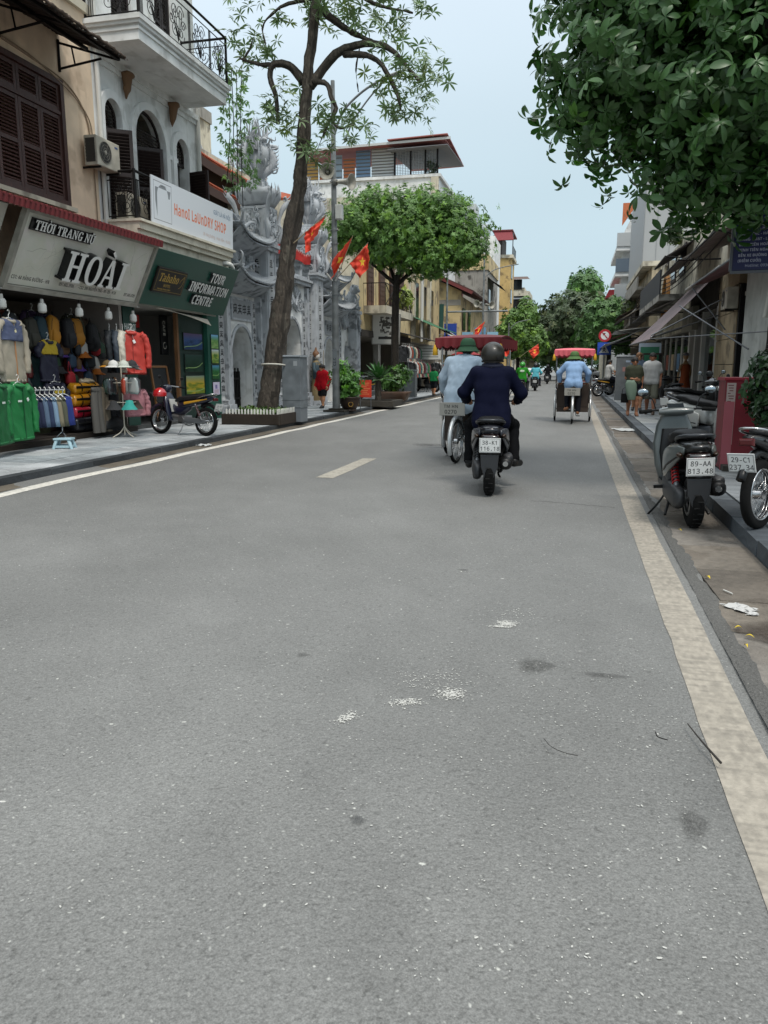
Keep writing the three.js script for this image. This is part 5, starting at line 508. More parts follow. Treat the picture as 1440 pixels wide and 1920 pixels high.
  part(o, 'plaque', [bx(FX, FX + .05, 2.75, 3.3, -29.7, -30.85)], MT.grey); part(o, 'plaque_text', plane(1.0, .44, FX + .054, 3.02, -30.28, 0, PI / 2), picM(ctex(192, 84, (g) => { g.fillStyle = '#8d9092'; g.fillRect(0, 0, 192, 84); g.strokeStyle = '#202224'; for (let k = 0; k < 3; k++) hanzi(g, 32 + 64 * k, 42, 56, 311 + k * 7); }), .8));
  gateRoof(o, -20.25, -23.0, 3.85, .75, 5); gateRoof(o, -20.5, -22.9, 5.0, .7, 6); gateRoof(o, -28.5, -31.8, 3.75, .7, 7); gateRoof(o, -28.7, -31.6, 4.8, .6, 8);
  part(o, 'upper_panel', [bx(FX, FX + .12, 4.5, 4.9, -20.9, -21.4), bx(FX, FX + .12, 4.5, 4.9, -22.2, -22.6)], MT.grey); part(o, 'upper_relief', relief(FX + .03, -21.4, -22.2, 4.42, 4.95, 8, 15, .028), MT.grey);
  part(o, 'frieze_relief', relief(FX + .01, -25.3, -27.0, 3.45, 4.2, 22, 21, .036), MT.grey); part(o, 'cornice', [bx(FX, FX + .2, 4.34, 4.46, -23.55, -27.65), bx(FX, FX + .28, 4.46, 4.54, -23.5, -27.7)], MT.grey);
  for (let k = 0; k < 5; k++) part(o, 'baluster_post', bx(FX - .1, FX + .16, 4.54, 5.16, -23.7 - k * .95, -23.88 - k * .95), MT.grey); part(o, 'balustrade_rail', [bx(FX - .08, FX + .12, 4.54, 4.66, -23.7, -27.6), bx(FX - .08, FX + .18, 5.1, 5.22, -23.65, -27.65)], MT.grey); part(o, 'balustrade_back', bx(FX - .5, FX - .4, 4.5, 5.1, -23.6, -27.6), mat(0x4c5a4a, .9));
  const lr = relief(FX + .05, -31.3, -33.0, 3.0, 4.2, 14, 31, .04); part(o, 'scroll_relief', lr, MT.greyDark); part(o, 'end_pillar', [rbox(.6, 3.7, .6, .03, FX + .1, 1.93, -33.3), rbox(.74, .14, .74, .02, FX + .1, 3.82, -33.3)], MT.grey); part(o, 'end_panel', relief(FX + .41, -33.1, -33.5, 2.9, 3.6, 6, 35, .02), MT.greyDark); part(o, 'end_scroll', [T(scroll(0, 0, .5, 1.3, 1, 0, .09), FX - .1, 2.75, -34.0, 0, PI / 2), T(scroll(0, 0, .4, 1.3, -1, 0, .08), FX - .1, 3.5, -32.5, 0, PI / 2)], MT.greyDark);
  place(o, FX, .08, -27);
  gatePillar('tall temple gate pillar with phoenix finial behind the leaning tree', -23.25, 8.75); gatePillar('tall temple gate pillar with phoenix finial behind the loudspeaker post', -28.0, 8.15);
  const bn = thing('banner', 'red cloth banner with white marks along the temple balustrade', 'banner'); part(bn, 'cloth', sheet((u, v) => [FX + .22 + .03 * sn(u * 6, v, 1), 5.42 - v * .34 - .03 * Math.sin(u * 18), -23.7 - u * 4.0], 40, 4, .006), picM(ctex(512, 48, (g, w, h) => { g.fillStyle = '#b3241c'; g.fillRect(0, 0, w, h); g.fillStyle = '#d8c8c0'; for (let k = 0; k < 26; k++) { g.beginPath(); g.moveTo(k * 20, h); g.lineTo(k * 20 + 5, h - 12); g.lineTo(k * 20 + 10, h); g.fill(); } }), .8)); place(bn, FX + .2, 5.2, -25.6);
  const li = thing('stone_lion', 'small grey seated stone lion on the end pillar of the temple gate', 'statue', [FX + .1, 3.97, -33.3], PI / 2), g = MT.greyDark; part(li, 'body', rough(new THREE.SphereGeometry(1, 18, 14).scale(.2, .36, .26).translate(0, .4, -.02), .03, 7), g); part(li, 'head', [rough(ell(0, .82, .12, .2, .2, .2, 16), .035, 9), ell(0, .76, .3, .09, .07, .08), ell(-.14, .98, .08, .05), ell(.14, .98, .08, .05)], g); for (const s of [-1, 1]) part(li, 'leg', [cyl([s * .12, .08, .24], [s * .11, .5, .16], .07, .06), ell(s * .12, .06, .28, .08, .06, .1), ell(s * .2, .14, .0, .12, .16, .18)], g); part(li, 'tail', tube([[0, .3, -.26], [.05, .6, -.36], [-.05, .8, -.3]], .05, 8, 6), g); part(li, 'pedestal', rbox(.5, .1, .56, .02, 0, .02, .04), MT.grey);
}
{ // painted guardian figure beside the right pilaster
  const o = thing('guardian_statue', 'painted temple guardian statue with a white face beside the gate arch', 'statue', [FX + .35, .1, -27.55], PI / 2), d = mat(0x2e4048, .7), w = mat(0xc9c4bb, .6); part(o, 'robe', rough(loftY([[.1, 0, 0, .24, .2], [.6, 0, 0, .22, .18], [1.1, 0, 0, .2, .15], [1.5, 0, 0, .25, .15], [1.62, 0, 0, .1, .08]], 16), .02, 7), mat(0x7a6a4a, .75)); part(o, 'breastplate', rough(loftY([[.95, 0, .02, .22, .17], [1.3, 0, .02, .25, .17], [1.55, 0, .0, .22, .14]], 14), .015, 9), d); part(o, 'face', ell(0, 1.78, .04, .1, .13, .11), w); part(o, 'helmet', [lathe([[.13, 1.82], [.12, 1.9], [.06, 1.98], [.02, 2.1]], 14), ell(-.13, 1.84, 0, .04, .1, .06), ell(.13, 1.84, 0, .04, .1, .06)], mat(0x6d4a2e, .6)); for (const s of [-1, 1]) part(o, 'arm', tube([[s * .24, 1.5, 0], [s * .36, 1.25, .06], [s * .22, 1.1, .2]], (t) => .075 * (1 - .3 * t), 10, 8), d); part(o, 'blade', [cyl([.24, .3, .24], [.24, 2.0, .22], .018), bx(.21, .27, 1.5, 1.95, .2, .22)], mat(0x8d8a80, .5)); part(o, 'sash', rough(loftY([[.3, 0, .06, .14, .16], [.95, 0, .06, .18, .16]], 12), .02, 8), mat(0x8a2f2a, .7)); part(o, 'plinth', rbox(.6, .2, .5, .02, 0, .06, 0), MT.grey);
}
{ // temple hall behind: two orange tile tiers with upturned corners
  const o = thing('temple_hall', 'temple hall with two tiers of orange tiles behind the gate', 'temple'), tm = mat(0xa4553a, .85, { map: TX.dirt }), X0 = -15.2; part(o, 'wall', [bx(-22, X0 - 1.2, .05, 11, -29, -42.5)], MT.cream); part(o, 'timber', [bx(X0 - 1.0, X0 - .6, 7.6, 8.9, -28.6, -42), bx(X0 - 1.0, X0 - .6, 9.3, 9.95, -28.6, -42)], mat(0x2d201a, .9));
  const tier = (ye, yt, z0, z1, out) => { const S = (u, v) => { const t = u * 2 - 1, L = .6 * Math.pow(Math.abs(t), 5); return [X0 - 1.6 * v, ye + (yt - ye) * Math.pow(v, .9) + L * (1 - v), (z0 + z1) / 2 - t * (Math.abs(z1 - z0) / 2 + .4 * (1 - v))]; }; const b = sheet(S, 40, 4, .1); b.keep = false; part(o, 'roof_slope', b, tm); const rl = []; for (let k = 0; k <= 90; k++) rl.push(sweep([0, .35, .7, 1].map((v) => { const p = S(k / 90, v); return [p[0], p[1] + .05, p[2]]; }), .05, 5)); part(o, 'tile_rows', rl, tm); part(o, 'eave_board', (() => { const q = sheet((u, v) => { const p = S(u, 0); return [p[0] - .03, p[1] - .05 - .35 * v, p[2]]; }, 30, 1, .05); q.keep = false; return q; })(), mat(0x3a241b, .85)); };
  tier(9.0, 9.55, -29.2, -41.5); tier(10.0, 10.9, -29, -41.5); part(o, 'ridge', [bx(X0 - 2.0, X0 - 1.6, 10.8, 11.25, -29.5, -41)], MT.grey); part(o, 'ridge_dragon', relief(X0 - 1.5, -37, -41.5, 11.0, 12.2, 20, 51, .07), MT.grey);
  part(o, 'gable', T(ext([[-1.2, 0], [1.2, 0], [0, 1.1]], .3), X0 - 1.9, 11.0, -33, 0, PI / 2), MT.white); part(o, 'gable_rim', [cyl([X0 - 1.55, 10.95, -31.7], [X0 - 1.55, 12.15, -33], .1), cyl([X0 - 1.55, 10.95, -34.3], [X0 - 1.55, 12.15, -33], .1)], MT.grey); place(o, X0, .08, -35);
  const h = thing('house', 'weathered cream house with a small dark red roof sign behind the temple', 'house'); part(h, 'wall', [bx(-30, -20, .05, 14.6, -34, -42)], MT.cream); part(h, 'parapet', bx(-30.1, -19.9, 14.6, 15.2, -34, -42), MT.oldgrey); part(h, 'roof_sign', bx(-19.8, -19.7, 14.8, 16.4, -35.6, -38.6), mat(0x3a1d1c, .7)); part(h, 'window', bx(-20, -19.95, 12, 13.4, -38.5, -40), MT.glassDark); place(h, -20, .05, -38);
}
// ---------- trees and plants ----------
function leafGeo(len, w, shape = .62, bend = .25, nv = 5) { return sheet((u, v) => { const ob = shape > .7, a = ob ? Math.max(0, Math.sin(PI * Math.pow(v, 1.9))) ** .62 * .96 + .05 * (1 - v) : Math.max(0, Math.sin(PI * Math.pow(v, 1.15))) ** .85, x = (u - .5) * w * Math.max(.04, a); return [x, -bend * len * v * v + .25 * Math.abs(u - .5) * w * a, v * len]; }, 2, nv); }
function whorl(n, len, w, { shape = .62, bend = .3, tilt = .5, seed = 1, nv = 5 } = {}) { const r = mulberry(seed), g = []; for (let k = 0; k < n; k++) { const l = leafGeo(len * (.75 + .4 * r()), w * (.8 + .35 * r()), shape, bend * (.5 + r()), nv); T(l, 0, .01 * k, 0, -tilt + (r() - .5) * .7, k * 2 * PI / n + (r() - .5) * .6, 0); l.keep = true; g.push(l); } return merge(g); }
const leafM = (c, tr = .3, ro = .5) => mat(c, ro, { transmission: tr, thickness: 0, side: THREE.DoubleSide });
function foliage(parent, name, geo, material, list, seed, tint = [1.3, 1.25, .6, .08]) { // list of [x,y,z,scale,(outward vector)]
  const r = mulberry(seed), im = new THREE.InstancedMesh(geo, material, list.length), m = new THREE.Matrix4(), q = new THREE.Quaternion(), q2 = new THREE.Quaternion(), c = new THREE.Color();
  list.forEach(([x, y, z, s, o], i) => { const up = o ? V(...o).add(V((r() - .5) * 1.5, (r() - .5) * 1.2 + .25, (r() - .5) * 1.5)).normalize() : V(r() - .5, r() * .6 + .2, r() - .5).normalize(); q.setFromUnitVectors(V(0, 1, 0), up); q2.setFromAxisAngle(V(0, 1, 0), r() * 6.3); m.compose(V(x, y, z), q.multiply(q2), V(s, s, s)); im.setMatrixAt(i, m); const k = .72 + .5 * r(), y2 = r() < tint[3]; c.setRGB(k * (y2 ? tint[0] : 1), k * (y2 ? tint[1] : 1), k * (y2 ? tint[2] : 1)); im.setColorAt(i, c); });
  im.name = name; im.castShadow = im.receiveShadow = true; im.userData = { kind: 'stuff' }; parent.add(im); return im;
}
function blobPoints(blobs, n, seed, sc, shell = .45) { const r = mulberry(seed), out = [], vol = blobs.map((b) => b[3] * b[4] * b[5]), tot = vol.reduce((a, b) => a + b); blobs.forEach(([cx, cy, cz, rx, ry, rz], i) => { const k = Math.round(n * vol[i] / tot); for (let j = 0; j < k; j++) { const u = r() * 2 - 1, a = r() * 2 * PI, t = Math.sqrt(1 - u * u), d = [t * Math.cos(a), u, t * Math.sin(a)], lump = 1 + .26 * sn(d[0] * 2.2 + i, d[1] * 2.2, d[2] * 2.2) + .15 * sn(d[0] * 6, d[1] * 6 + i, d[2] * 6), R = Math.pow(r(), shell) * lump; out.push([cx + d[0] * rx * R, cy + d[1] * ry * R, cz + d[2] * rz * R, sc * (.6 + .7 * r()), d]); } }); return out; }
function limb(pts, r0, r1, seg = 9, n = 24) { return rough(sweep(crv(pts, n), (t) => r0 + (r1 - r0) * t, seg), .015, 5, r0 * 9); }
const bark2 = mat(0x9a938a, .95, { map: TX.bark, bumpMap: TX.barkB, bumpScale: .02 });
{ // leaning street tree with sparse palmate leaves
  const o = thing('street_tree', 'tall leaning street tree with sparse narrow leaves by the temple gate', 'tree'), bz = -18.8; const zz = (a) => a.map((p, i) => [p[0], p[1], p[2] ?? bz]);
  const tk = sweep(crv([[-7.72, .0, bz], [-7.64, .5, bz], [-7.38, 2, bz], [-7.12, 3.4, bz], [-6.97, 4.4, bz], [-6.68, 5.7, bz], [-6.6, 6.3, bz], [-6.42, 8.1, bz], [-6.16, 9.85, bz], [-5.95, 11.5, bz]], 90), (t) => { const y = t * 11.5; return (.27 - .0155 * y) + .13 * Math.exp(-y * 1.6) + .04 * Math.exp(-((y - 5.6) ** 2) * 8) + .03 * Math.exp(-((y - 8.1) ** 2) * 9) + .035 * Math.exp(-((y - 3.1) ** 2) * 4); }, 18); part(o, 'trunk', rough(rough(tk, .03, 2.2), .014, 9), MT.bark);
  const br = (p, a, b) => part(o, 'branch', limb(p, a, b), MT.bark);
  br([[-6.5, 8.1, bz], [-6.79, 8.42, bz + .2], [-7.14, 8.44, bz + .3], [-7.24, 8.22, bz + .3], [-7.09, 7.74, bz + .35], [-7.06, 7.14, bz + .3]], .11, .04); br([[-7.14, 8.43, bz + .3], [-7.57, 8.53, bz + .2], [-8.08, 8.73, bz + .1]], .06, .025); br([[-8.0, 8.7, bz + .1], [-7.85, 8.95, bz], [-7.75, 9.2, bz]], .025, .012); br([[-6.35, 8.0, bz], [-5.77, 8.73, bz - .2], [-5.31, 8.91, bz - .3], [-4.9, 8.94, bz - .35], [-4.49, 8.77, bz - .3], [-4.02, 8.28, bz - .2], [-3.7, 7.9, bz]], .12, .03); br([[-5.57, 8.72, bz - .25], [-4.99, 8.57, bz], [-4.52, 8.21, bz + .3], [-4.14, 7.52, bz + .4], [-4.05, 7.2, bz + .4]], .08, .025); br([[-6.08, 9.63, bz], [-5.5, 9.27, bz - .3], [-4.9, 8.96, bz - .35]], .09, .05); br([[-6.3, 8.1, bz], [-5.84, 7.92, bz + .3], [-5.69, 7.56, bz + .4], [-5.59, 7.36, bz + .4], [-5.67, 7.1, bz + .45], [-5.52, 6.92, bz + .4], [-5.17, 7.01, bz + .3]], .07, .02); br([[-5.59, 7.36, bz + .4], [-5.9, 7.0, bz + .2], [-6.2, 6.5, bz + .1]], .03, .012); br([[-6.1, 9.9, bz], [-6.9, 9.6, bz + .4], [-7.3, 9.2, bz + .5], [-7.25, 8.8, bz + .5]], .05, .012); br([[-6.0, 10.6, bz], [-5.0, 9.9, bz - .5], [-4.0, 9.6, bz - .6]], .07, .02); br([[-5.2, 8.9, bz - .3], [-5.3, 8.4, bz - .3], [-5.25, 7.9, bz - .3]], .02, .008);
  part(o, 'trunk_band', tor(.31, .022, -7.45, 1.52, bz, PI / 2 - .1, 0, 24, 6), mat(0xbdbab0, .9));
  const C = [[-8.24, 9.12], [-7.82, 9.26], [-7.36, 8.87], [-8.11, 8.82], [-8.33, 8.54], [-7.7, 8.84], [-7.19, 7.62], [-6.84, 7.84], [-7.46, 7.53], [-6.79, 7.24], [-7.2, 7.21], [-6.93, 6.89], [-6.12, 7.08], [-5.85, 7.23], [-6.27, 6.37], [-6.13, 6.54], [-6.53, 6.69], [-5.45, 7.38], [-5.2, 7.19], [-5.39, 6.73], [-4.94, 6.88], [-4.3, 8.21], [-4.04, 7.96], [-3.67, 8.16], [-3.43, 8.31], [-3.3, 7.96], [-3.92, 8.4], [-3.79, 7.6], [-4.04, 7.4], [-4.42, 7.54], [-3.54, 7.7], [-4.29, 7.18], [-3.66, 7.2], [-4.55, 9.02], [-4.24, 9.21], [-4.05, 8.97], [-4.8, 9.48], [-5.31, 9.64], [-5.56, 9.5], [-5.89, 9.53], [-6.21, 9.51], [-6.47, 9.7], [-3.68, 9.48], [-4.05, 9.52], [-4.55, 9.57], [-7.0, 9.47], [-4.61, 7.9], [-3.92, 8.07], [-6.0, 6.9], [-4.8, 8.7], [-5.2, 9.2]], r = mulberry(8), pts = [];
  for (const [x, y] of C) for (let k = 0, n = 5 + r() * 4; k < n; k++) pts.push([x + (r() + r() - 1) * .3, y + (r() + r() - 1) * .28, bz + .1 + (r() - .5) * 1.6, .8 + .4 * r()]); for (let k = 0; k < 500; k++) pts.push([-6.2 + (r() + r() - 1) * 3.6, 11.3 + (r() + r() - 1) * 1.5, bz + (r() + r() - 1) * 3, 1]);
  foliage(o, 'crown', whorl(8, .19, .05, { shape: .55, bend: .35, tilt: .25, seed: 4, nv: 4 }), leafM(0x6a8452, .4, .6), pts, 3, [1.3, 1.15, .6, .1]);
}
{ // round dense tree on the pavement beyond the temple
  const o = thing('street_tree', 'round dense bright green tree shading the yellow balcony house', 'tree'), x = -7.25, z = -32; part(o, 'trunk', limb([[x, .3, z], [x - .02, 2, z], [x, 4.0, z], [x + .05, 5.2, z]], .19, .13, 12), bark2); for (const [a, b, c] of [[-2.2, 6.9, .6], [2.4, 6.8, -.3], [.9, 7.6, 1.2], [-.8, 7.7, -1], [3, 6.1, .5]]) part(o, 'limb', limb([[x + .03, 4.8, z], [x + a * .4, 5.6, z + c * .4], [x + a, b, z + c]], .09, .03), bark2);
  const B = [[-6.9, 6.7, -32, 1.7, 1.3, 1.8], [-8.75, 7.15, -31.7, 1.25, 1.05, 1.4], [-8.0, 7.9, -31.9, 1.0, .65, 1.1], [-4.95, 6.6, -32.2, 1.4, 1.25, 1.5], [-5.7, 5.7, -31.8, 1.3, .75, 1.4], [-6.5, 7.75, -32, 1.05, .75, 1.2], [-5.3, 7.6, -32, 1.0, .7, 1.2], [-4.2, 5.9, -31.8, .8, .6, 1.0], [-9.4, 6.4, -31.6, .6, .5, .8], [-7.7, 5.95, -31.6, .8, .45, .8]];
  foliage(o, 'crown', whorl(9, .15, .06, { shape: .6, bend: .4, tilt: .4, seed: 9, nv: 3 }), leafM(0x557e2a, .35, .6), blobPoints(B, 9500, 4, .85, .5).concat(blobPoints(B.map((b) => [b[0], b[1] + .12, b[2], b[3] * 1.14, b[4] * 1.16, b[5] * 1.1]), 620, 46, .9, .05)), 5, [1.5, 1.35, .5, .22]); place2(o, x, .08, z);
}
function place2(o, x, y, z) { for (const c of o.children) c.position.set(c.position.x - x, c.position.y - y, c.position.z - z); o.position.set(x, y, z); }
{ // large-leaved tree overhanging from the opposite pavement
  const o = thing('street_tree', 'large leaved dark green tree overhanging the road above the blue sign', 'tree'), x = 2.62, z = -10.9; part(o, 'trunk', limb([[x, .05, z], [x - .03, 1.2, z], [x - .08, 2.6, z + .1], [x - .2, 4.0, z + .2]], .24, .17, 16), mat(0x6d655c, .95, { map: TX.bark, bumpMap: TX.barkB, bumpScale: .03 })); for (const p of [[[x - .08, 3.3, z], [1.4, 4.4, -9.9], [.5, 4.9, -9.6], [-.2, 4.7, -9.5]], [[x - .1, 3.9, z], [1.7, 5.4, -9.8], [1.0, 6.6, -9.6]], [[x - .1, 3.7, z], [2.7, 5.0, -9.4], [3.3, 6.2, -8.9]], [[x - .1, 3.5, z], [2.0, 4.2, -9.3], [1.6, 4.6, -8.4]], [[1.4, 4.4, -9.9], [1.1, 5.4, -10.6], [.4, 6.1, -10.8]]]) part(o, 'limb', limb(p, .1, .03), bark2);
  const B = [[.72, 4.75, -9.5, 1.08, 1.15, 1.2], [.55, 5.9, -9.6, 1.0, 1.15, 1.3], [1.5, 4.25, -9.2, 1.05, 1.05, 1.1], [1.9, 3.75, -9.6, .9, .75, .8], [1.2, 3.45, -9.4, .6, .6, .6], [1.75, 3.2, -9.2, .6, .45, .5], [2.3, 3.3, -9.0, .6, .5, .5], [2.2, 5.2, -9.0, 1.4, 1.5, 1.3], [1.3, 6.3, -9.8, 1.7, 1.4, 1.6], [2.9, 4.5, -9.6, 1.2, 1.2, 1.2], [2.4, 6.9, -9.4, 1.7, 1.4, 1.7], [.12, 4.4, -9.6, .55, .7, .8], [2.0, 4.6, -10.6, 1.3, 1.2, 1.0]];
  const rg = mulberry(44), rag = (p) => { const k = .95 + .32 * rg(); return p; }; const pts = blobPoints(B, 7600, 14, .8, .42).concat(blobPoints(B.slice(0, 3).concat(B.slice(4, 7), [B[11] ?? B[0]]).map((b) => [b[0], b[1], b[2], b[3] * 1.16, b[4] * 1.16, b[5] * 1.1]), 480, 45, .78, .06)).filter((p) => p[1] > 2.8);
  foliage(o, 'crown', whorl(7, .175, .078, { shape: .8, bend: .55, tilt: .15, seed: 21, nv: 6 }), leafM(0x3a6228, .3, .45), pts, 15, [1.6, 1.6, .7, .05]); place2(o, x, .1, z);
}
function farTree(lab, x, z, blobs, n, col, seed, sc = 1.5, tint) { const o = thing('street_tree', lab, 'tree', [0, 0, 0], 0, 'trees farther along the street'); part(o, 'trunk', limb([[x, 0, z], [x + .1, 2, z], [x - .05, blobs[0][1], z]], .22, .12), bark2); foliage(o, 'crown', whorl(8, .2, .1, { shape: .6, bend: .4, tilt: .4, seed, nv: 2 }), leafM(col, .3, .6), blobPoints(blobs, n, seed, sc, .5), seed, tint ?? [1.4, 1.3, .6, .1]); place2(o, x, .05, z); }
farTree('rounded mid green tree beside the round road sign', 2.4, -60, [[2.3, 4.7, -60, 1.9, 1.7, 2], [3.2, 3.9, -59.6, 1.4, 1.2, 1.4], [1.2, 3.7, -60, 1.2, 1.3, 1.4]], 3000, 0x4c7434, 31);
farTree('broad dark olive tree arching over the far carriageway', .4, -92, [[-.6, 6.6, -92, 3.4, 3.0, 3.4], [1.6, 6.8, -91, 3.0, 2.6, 3], [-2.6, 4.8, -91, 1.9, 2.2, 2.2]], 4200, 0x42572f, 37, 2, [1.3, .95, .7, .2]);
farTree('light green roadside tree between the flags and the far scooters', -5.3, -76, [[-5.4, 4.6, -76, 1.7, 2.2, 2], [-4.5, 6.2, -76, 1.1, 1.6, 1.3], [-3.6, 3.9, -76, 1.2, 1.6, 1.4]], 3000, 0x5f8437, 41, 1.6, [1.4, 1.3, .5, .25]);
farTree('young light green tree near the crossing beams', -3.0, -98, [[-3.0, 4.6, -98, 1.7, 2.4, 2], [-2, 3.6, -98, 1.8, 1.6, 2]], 1800, 0x668a3c, 43, 2);
farTree('rooftop fig tree under the red awning house', 1.1, -112, [[1.1, 12.2, -112, 2.3, 2.2, 2.2]], 1500, 0x4f7a38, 47, 2); farTree('hazy green tree closing the end of the street', -2, -135, [[-2, 6, -135, 6, 5, 4], [5, 6, -135, 5, 5, 4], [-9, 6, -138, 5, 5, 4]], 4200, 0x47663a, 53, 2.8);
// pots, planters, shrubs
function pot(lab, pos, r, h, c, square) { const o = thing('plant_pot', lab, 'pot', pos), m = mat(c, .6, { map: TX.dirt }); part(o, 'body', square ? loftY([[.06, 0, 0, r * .8, r * .5, 6], [h * .8, 0, 0, r, r * .62, 6], [h, 0, 0, r * 1.06, r * .66, 6], [h, 0, 0, r * .96, r * .56, 6]], 24) : lathe([[0, .04], [r * .6, .04], [r * .72, .12], [r, h * .7], [r * .98, h * .88], [r * 1.1, h * .9], [r * 1.1, h], [r * .98, h], [r * .95, h * .9], [0, h * .88]], 26), m); part(o, 'foot', square ? [-1, 1].map((s) => box(.1, .08, r * .8, s * r * .55, .04, 0)) : lathe([[0, 0], [r * .62, 0], [r * .66, .06], [0, .06]], 20), m); if (!square) part(o, 'glyph_relief', [0, 1, 2].map((k) => T(tor(.07, .014, 0, 0, 0), (r * .93) * Math.sin(k * 2.1 + .4), h * .5, (r * .93) * Math.cos(k * 2.1 + .4), 0, k * 2.1 + .4)), mat(0x8a6a2a, .6)); return o; }
function bush(lab, pos, blobs, n, col, seed, geo, sc = 1) { const o = thing('shrub', lab, 'shrub', pos), r = mulberry(seed); for (let k = 0; k < 5; k++) part(o, 'stem', tube([[0, 0, 0], [(r() - .5) * .2, .3, (r() - .5) * .2], [(r() - .5) * .6, .7, (r() - .5) * .6]], .012, 6, 5), bark2); foliage(o, 'foliage', geo, leafM(col, .3, .45), blobPoints(blobs, n, seed, sc, .5), seed, [1.5, 1.5, .5, .14]); return o; }
const smallW = whorl(7, .11, .055, { shape: .6, bend: .3, tilt: .4, seed: 61, nv: 3 });
pot('dark brown glazed pot with gold glyph beside the loudspeaker post', [-6.95, .083, -24.0], .34, .46, 0x3a2a22); bush('bushy green shrub growing from the dark glazed pot', [-7.0, .5, -24.0], [[-.05, .5, 0, .42, .45, .42], [-.2, .8, 0, .3, .36, .34], [.1, .28, 0, .38, .28, .36]], 420, 0x4f7f2f, 62, smallW);
{ const o = thing('palm', 'fan of stiff dark green palm fronds behind the red notice', 'palm', [-6.85, .3, -27.4]); part(o, 'trunk', rough(lathe([[.1, 0], [.12, .3], [.1, .7], [0, .72]], 10), .02, 9), MT.bark); for (let k = 0; k < 60; k++) { const a = k * 2.4, e = .15 + (k % 9) / 9 * 1.3, l = .8 + .2 * Math.sin(k); const f = sheet((u, v) => { const t = v * l, w = .06 * Math.sin(PI * Math.min(1, v * .92 + .08)) * (u - .5) * 2; return [w, .75 + t * Math.sin(e) - t * t * .3, t * Math.cos(e)]; }, 2, 7); T(f, 0, 0, 0, 0, a); f.keep = false; part(o, 'frond', f, leafM(0x3f6e34, .25, .5)); } const k = thing('planter_kerb', 'low stone kerb around the palm', 'planter', [-6.95, .083, -27.6]); part(k, 'kerb', [rbox(1.6, .22, .12, .02, 0, .11, .75), rbox(1.6, .22, .12, .02, 0, .11, -.75), rbox(.12, .22, 1.38, .02, .74, .11, 0), rbox(.12, .22, 1.38, .02, -.74, .11, 0)], mat(0x8f8d86, .9, { map: TX.conc })); part(k, 'soil', bx(-.68, .68, .0, .14, -.68, .68), mat(0x3a2f25, .95)); }
pot('long brown rectangular planter at the foot of the round tree', [-7.15, .083, -31.2], .68, .42, 0x5a4436, true); bush('loose green bush in the brown rectangular planter', [-7.15, .45, -31.2], [[0, .5, 0, .6, .5, .5], [.35, .75, 0, .4, .4, .4], [-.3, .4, 0, .4, .4, .4]], 420, 0x4a7230, 66, smallW);
bush('trailing dark green bush spilling over the red cabinet', [2.36, .62, -9.9], [[0, .62, 0, .4, .4, .4], [.35, .45, .1, .4, .45, .4], [-.08, .35, .1, .24, .24, .26], [.25, .2, .2, .28, .24, .3], [-.14, .84, .05, .22, .2, .25]], 800, 0x24461f, 67, whorl(6, .09, .05, { shape: .6, bend: .35, tilt: .4, seed: 71, nv: 4 }));
{ const o = thing('tree_planter', 'low brick planter with white pickets around the leaning tree', 'planter', [-7.62, .083, -18.6]); part(o, 'kerb', [rbox(1.5, .26, .14, .02, 0, .13, .98), rbox(1.5, .26, .14, .02, 0, .13, -.98), rbox(.14, .26, 1.82, .02, .68, .13, 0), rbox(.14, .26, 1.82, .02, -.68, .13, 0)], mat(0x6d5f52, .9, { map: TX.conc })); part(o, 'soil', bx(-.6, .6, 0, .2, -.9, .9), mat(0x33291f, .95)); const pm = mat(0xcfcfc8, .6), pg = merge([ext([[-.02, 0], [.02, 0], [.02, .12], [0, .15], [-.02, .12]], .012)]); for (let k = 0; k < 16; k++) { const q = part(o, 'picket', pg, pm, [-.62 + k * .082, .24, 1.0]); q.rotation.x = rr(-.1, .1); } for (let k = 0; k < 22; k++) { const q = part(o, 'picket', pg, pm, [.7, .24, 1.0 - k * .09]); q.rotation.y = PI / 2; q.rotation.z = rr(-.12, .12); } foliage(o, 'groundcover', smallW, leafM(0x5b7a3a, .3), blobPoints([[0, .25, .6, .55, .12, .3], [.4, .25, -.3, .2, .12, .6], [-.4, .25, 0, .2, .12, .8]], 240, 73, .8), 73); part(o, 'white_stones', rough(ell(.5, .3, -.75, .2, .14, .16, 16), .05, 7), mat(0xb9b9b4, .9)); }
{ const o = thing('creeper', 'pale green creeper hanging beside the iron balcony', 'creeper', [-9.2, 6.6, -20.4]); part(o, 'vine', [0, 1, 2, 3].map((k) => tube([[.1 * k, 2.6, -.1 * k], [.1 + .1 * k, 1.2, .1], [.15 * k - .1, -.3 - .2 * k, 0]], .012, 10, 4)), bark2); const r = mulberry(81), p = []; for (let k = 0; k < 150; k++) { const t = r(); p.push([(r() - .4) * .9 + .3 * (1 - t), -.5 + 3.0 * t, (r() - .5) * .8, .7 + .5 * r()]); } foliage(o, 'foliage', whorl(6, .14, .05, { seed: 83, tilt: -.4, bend: .5, nv: 3 }), leafM(0x6f9455, .4, .6), p, 82); }
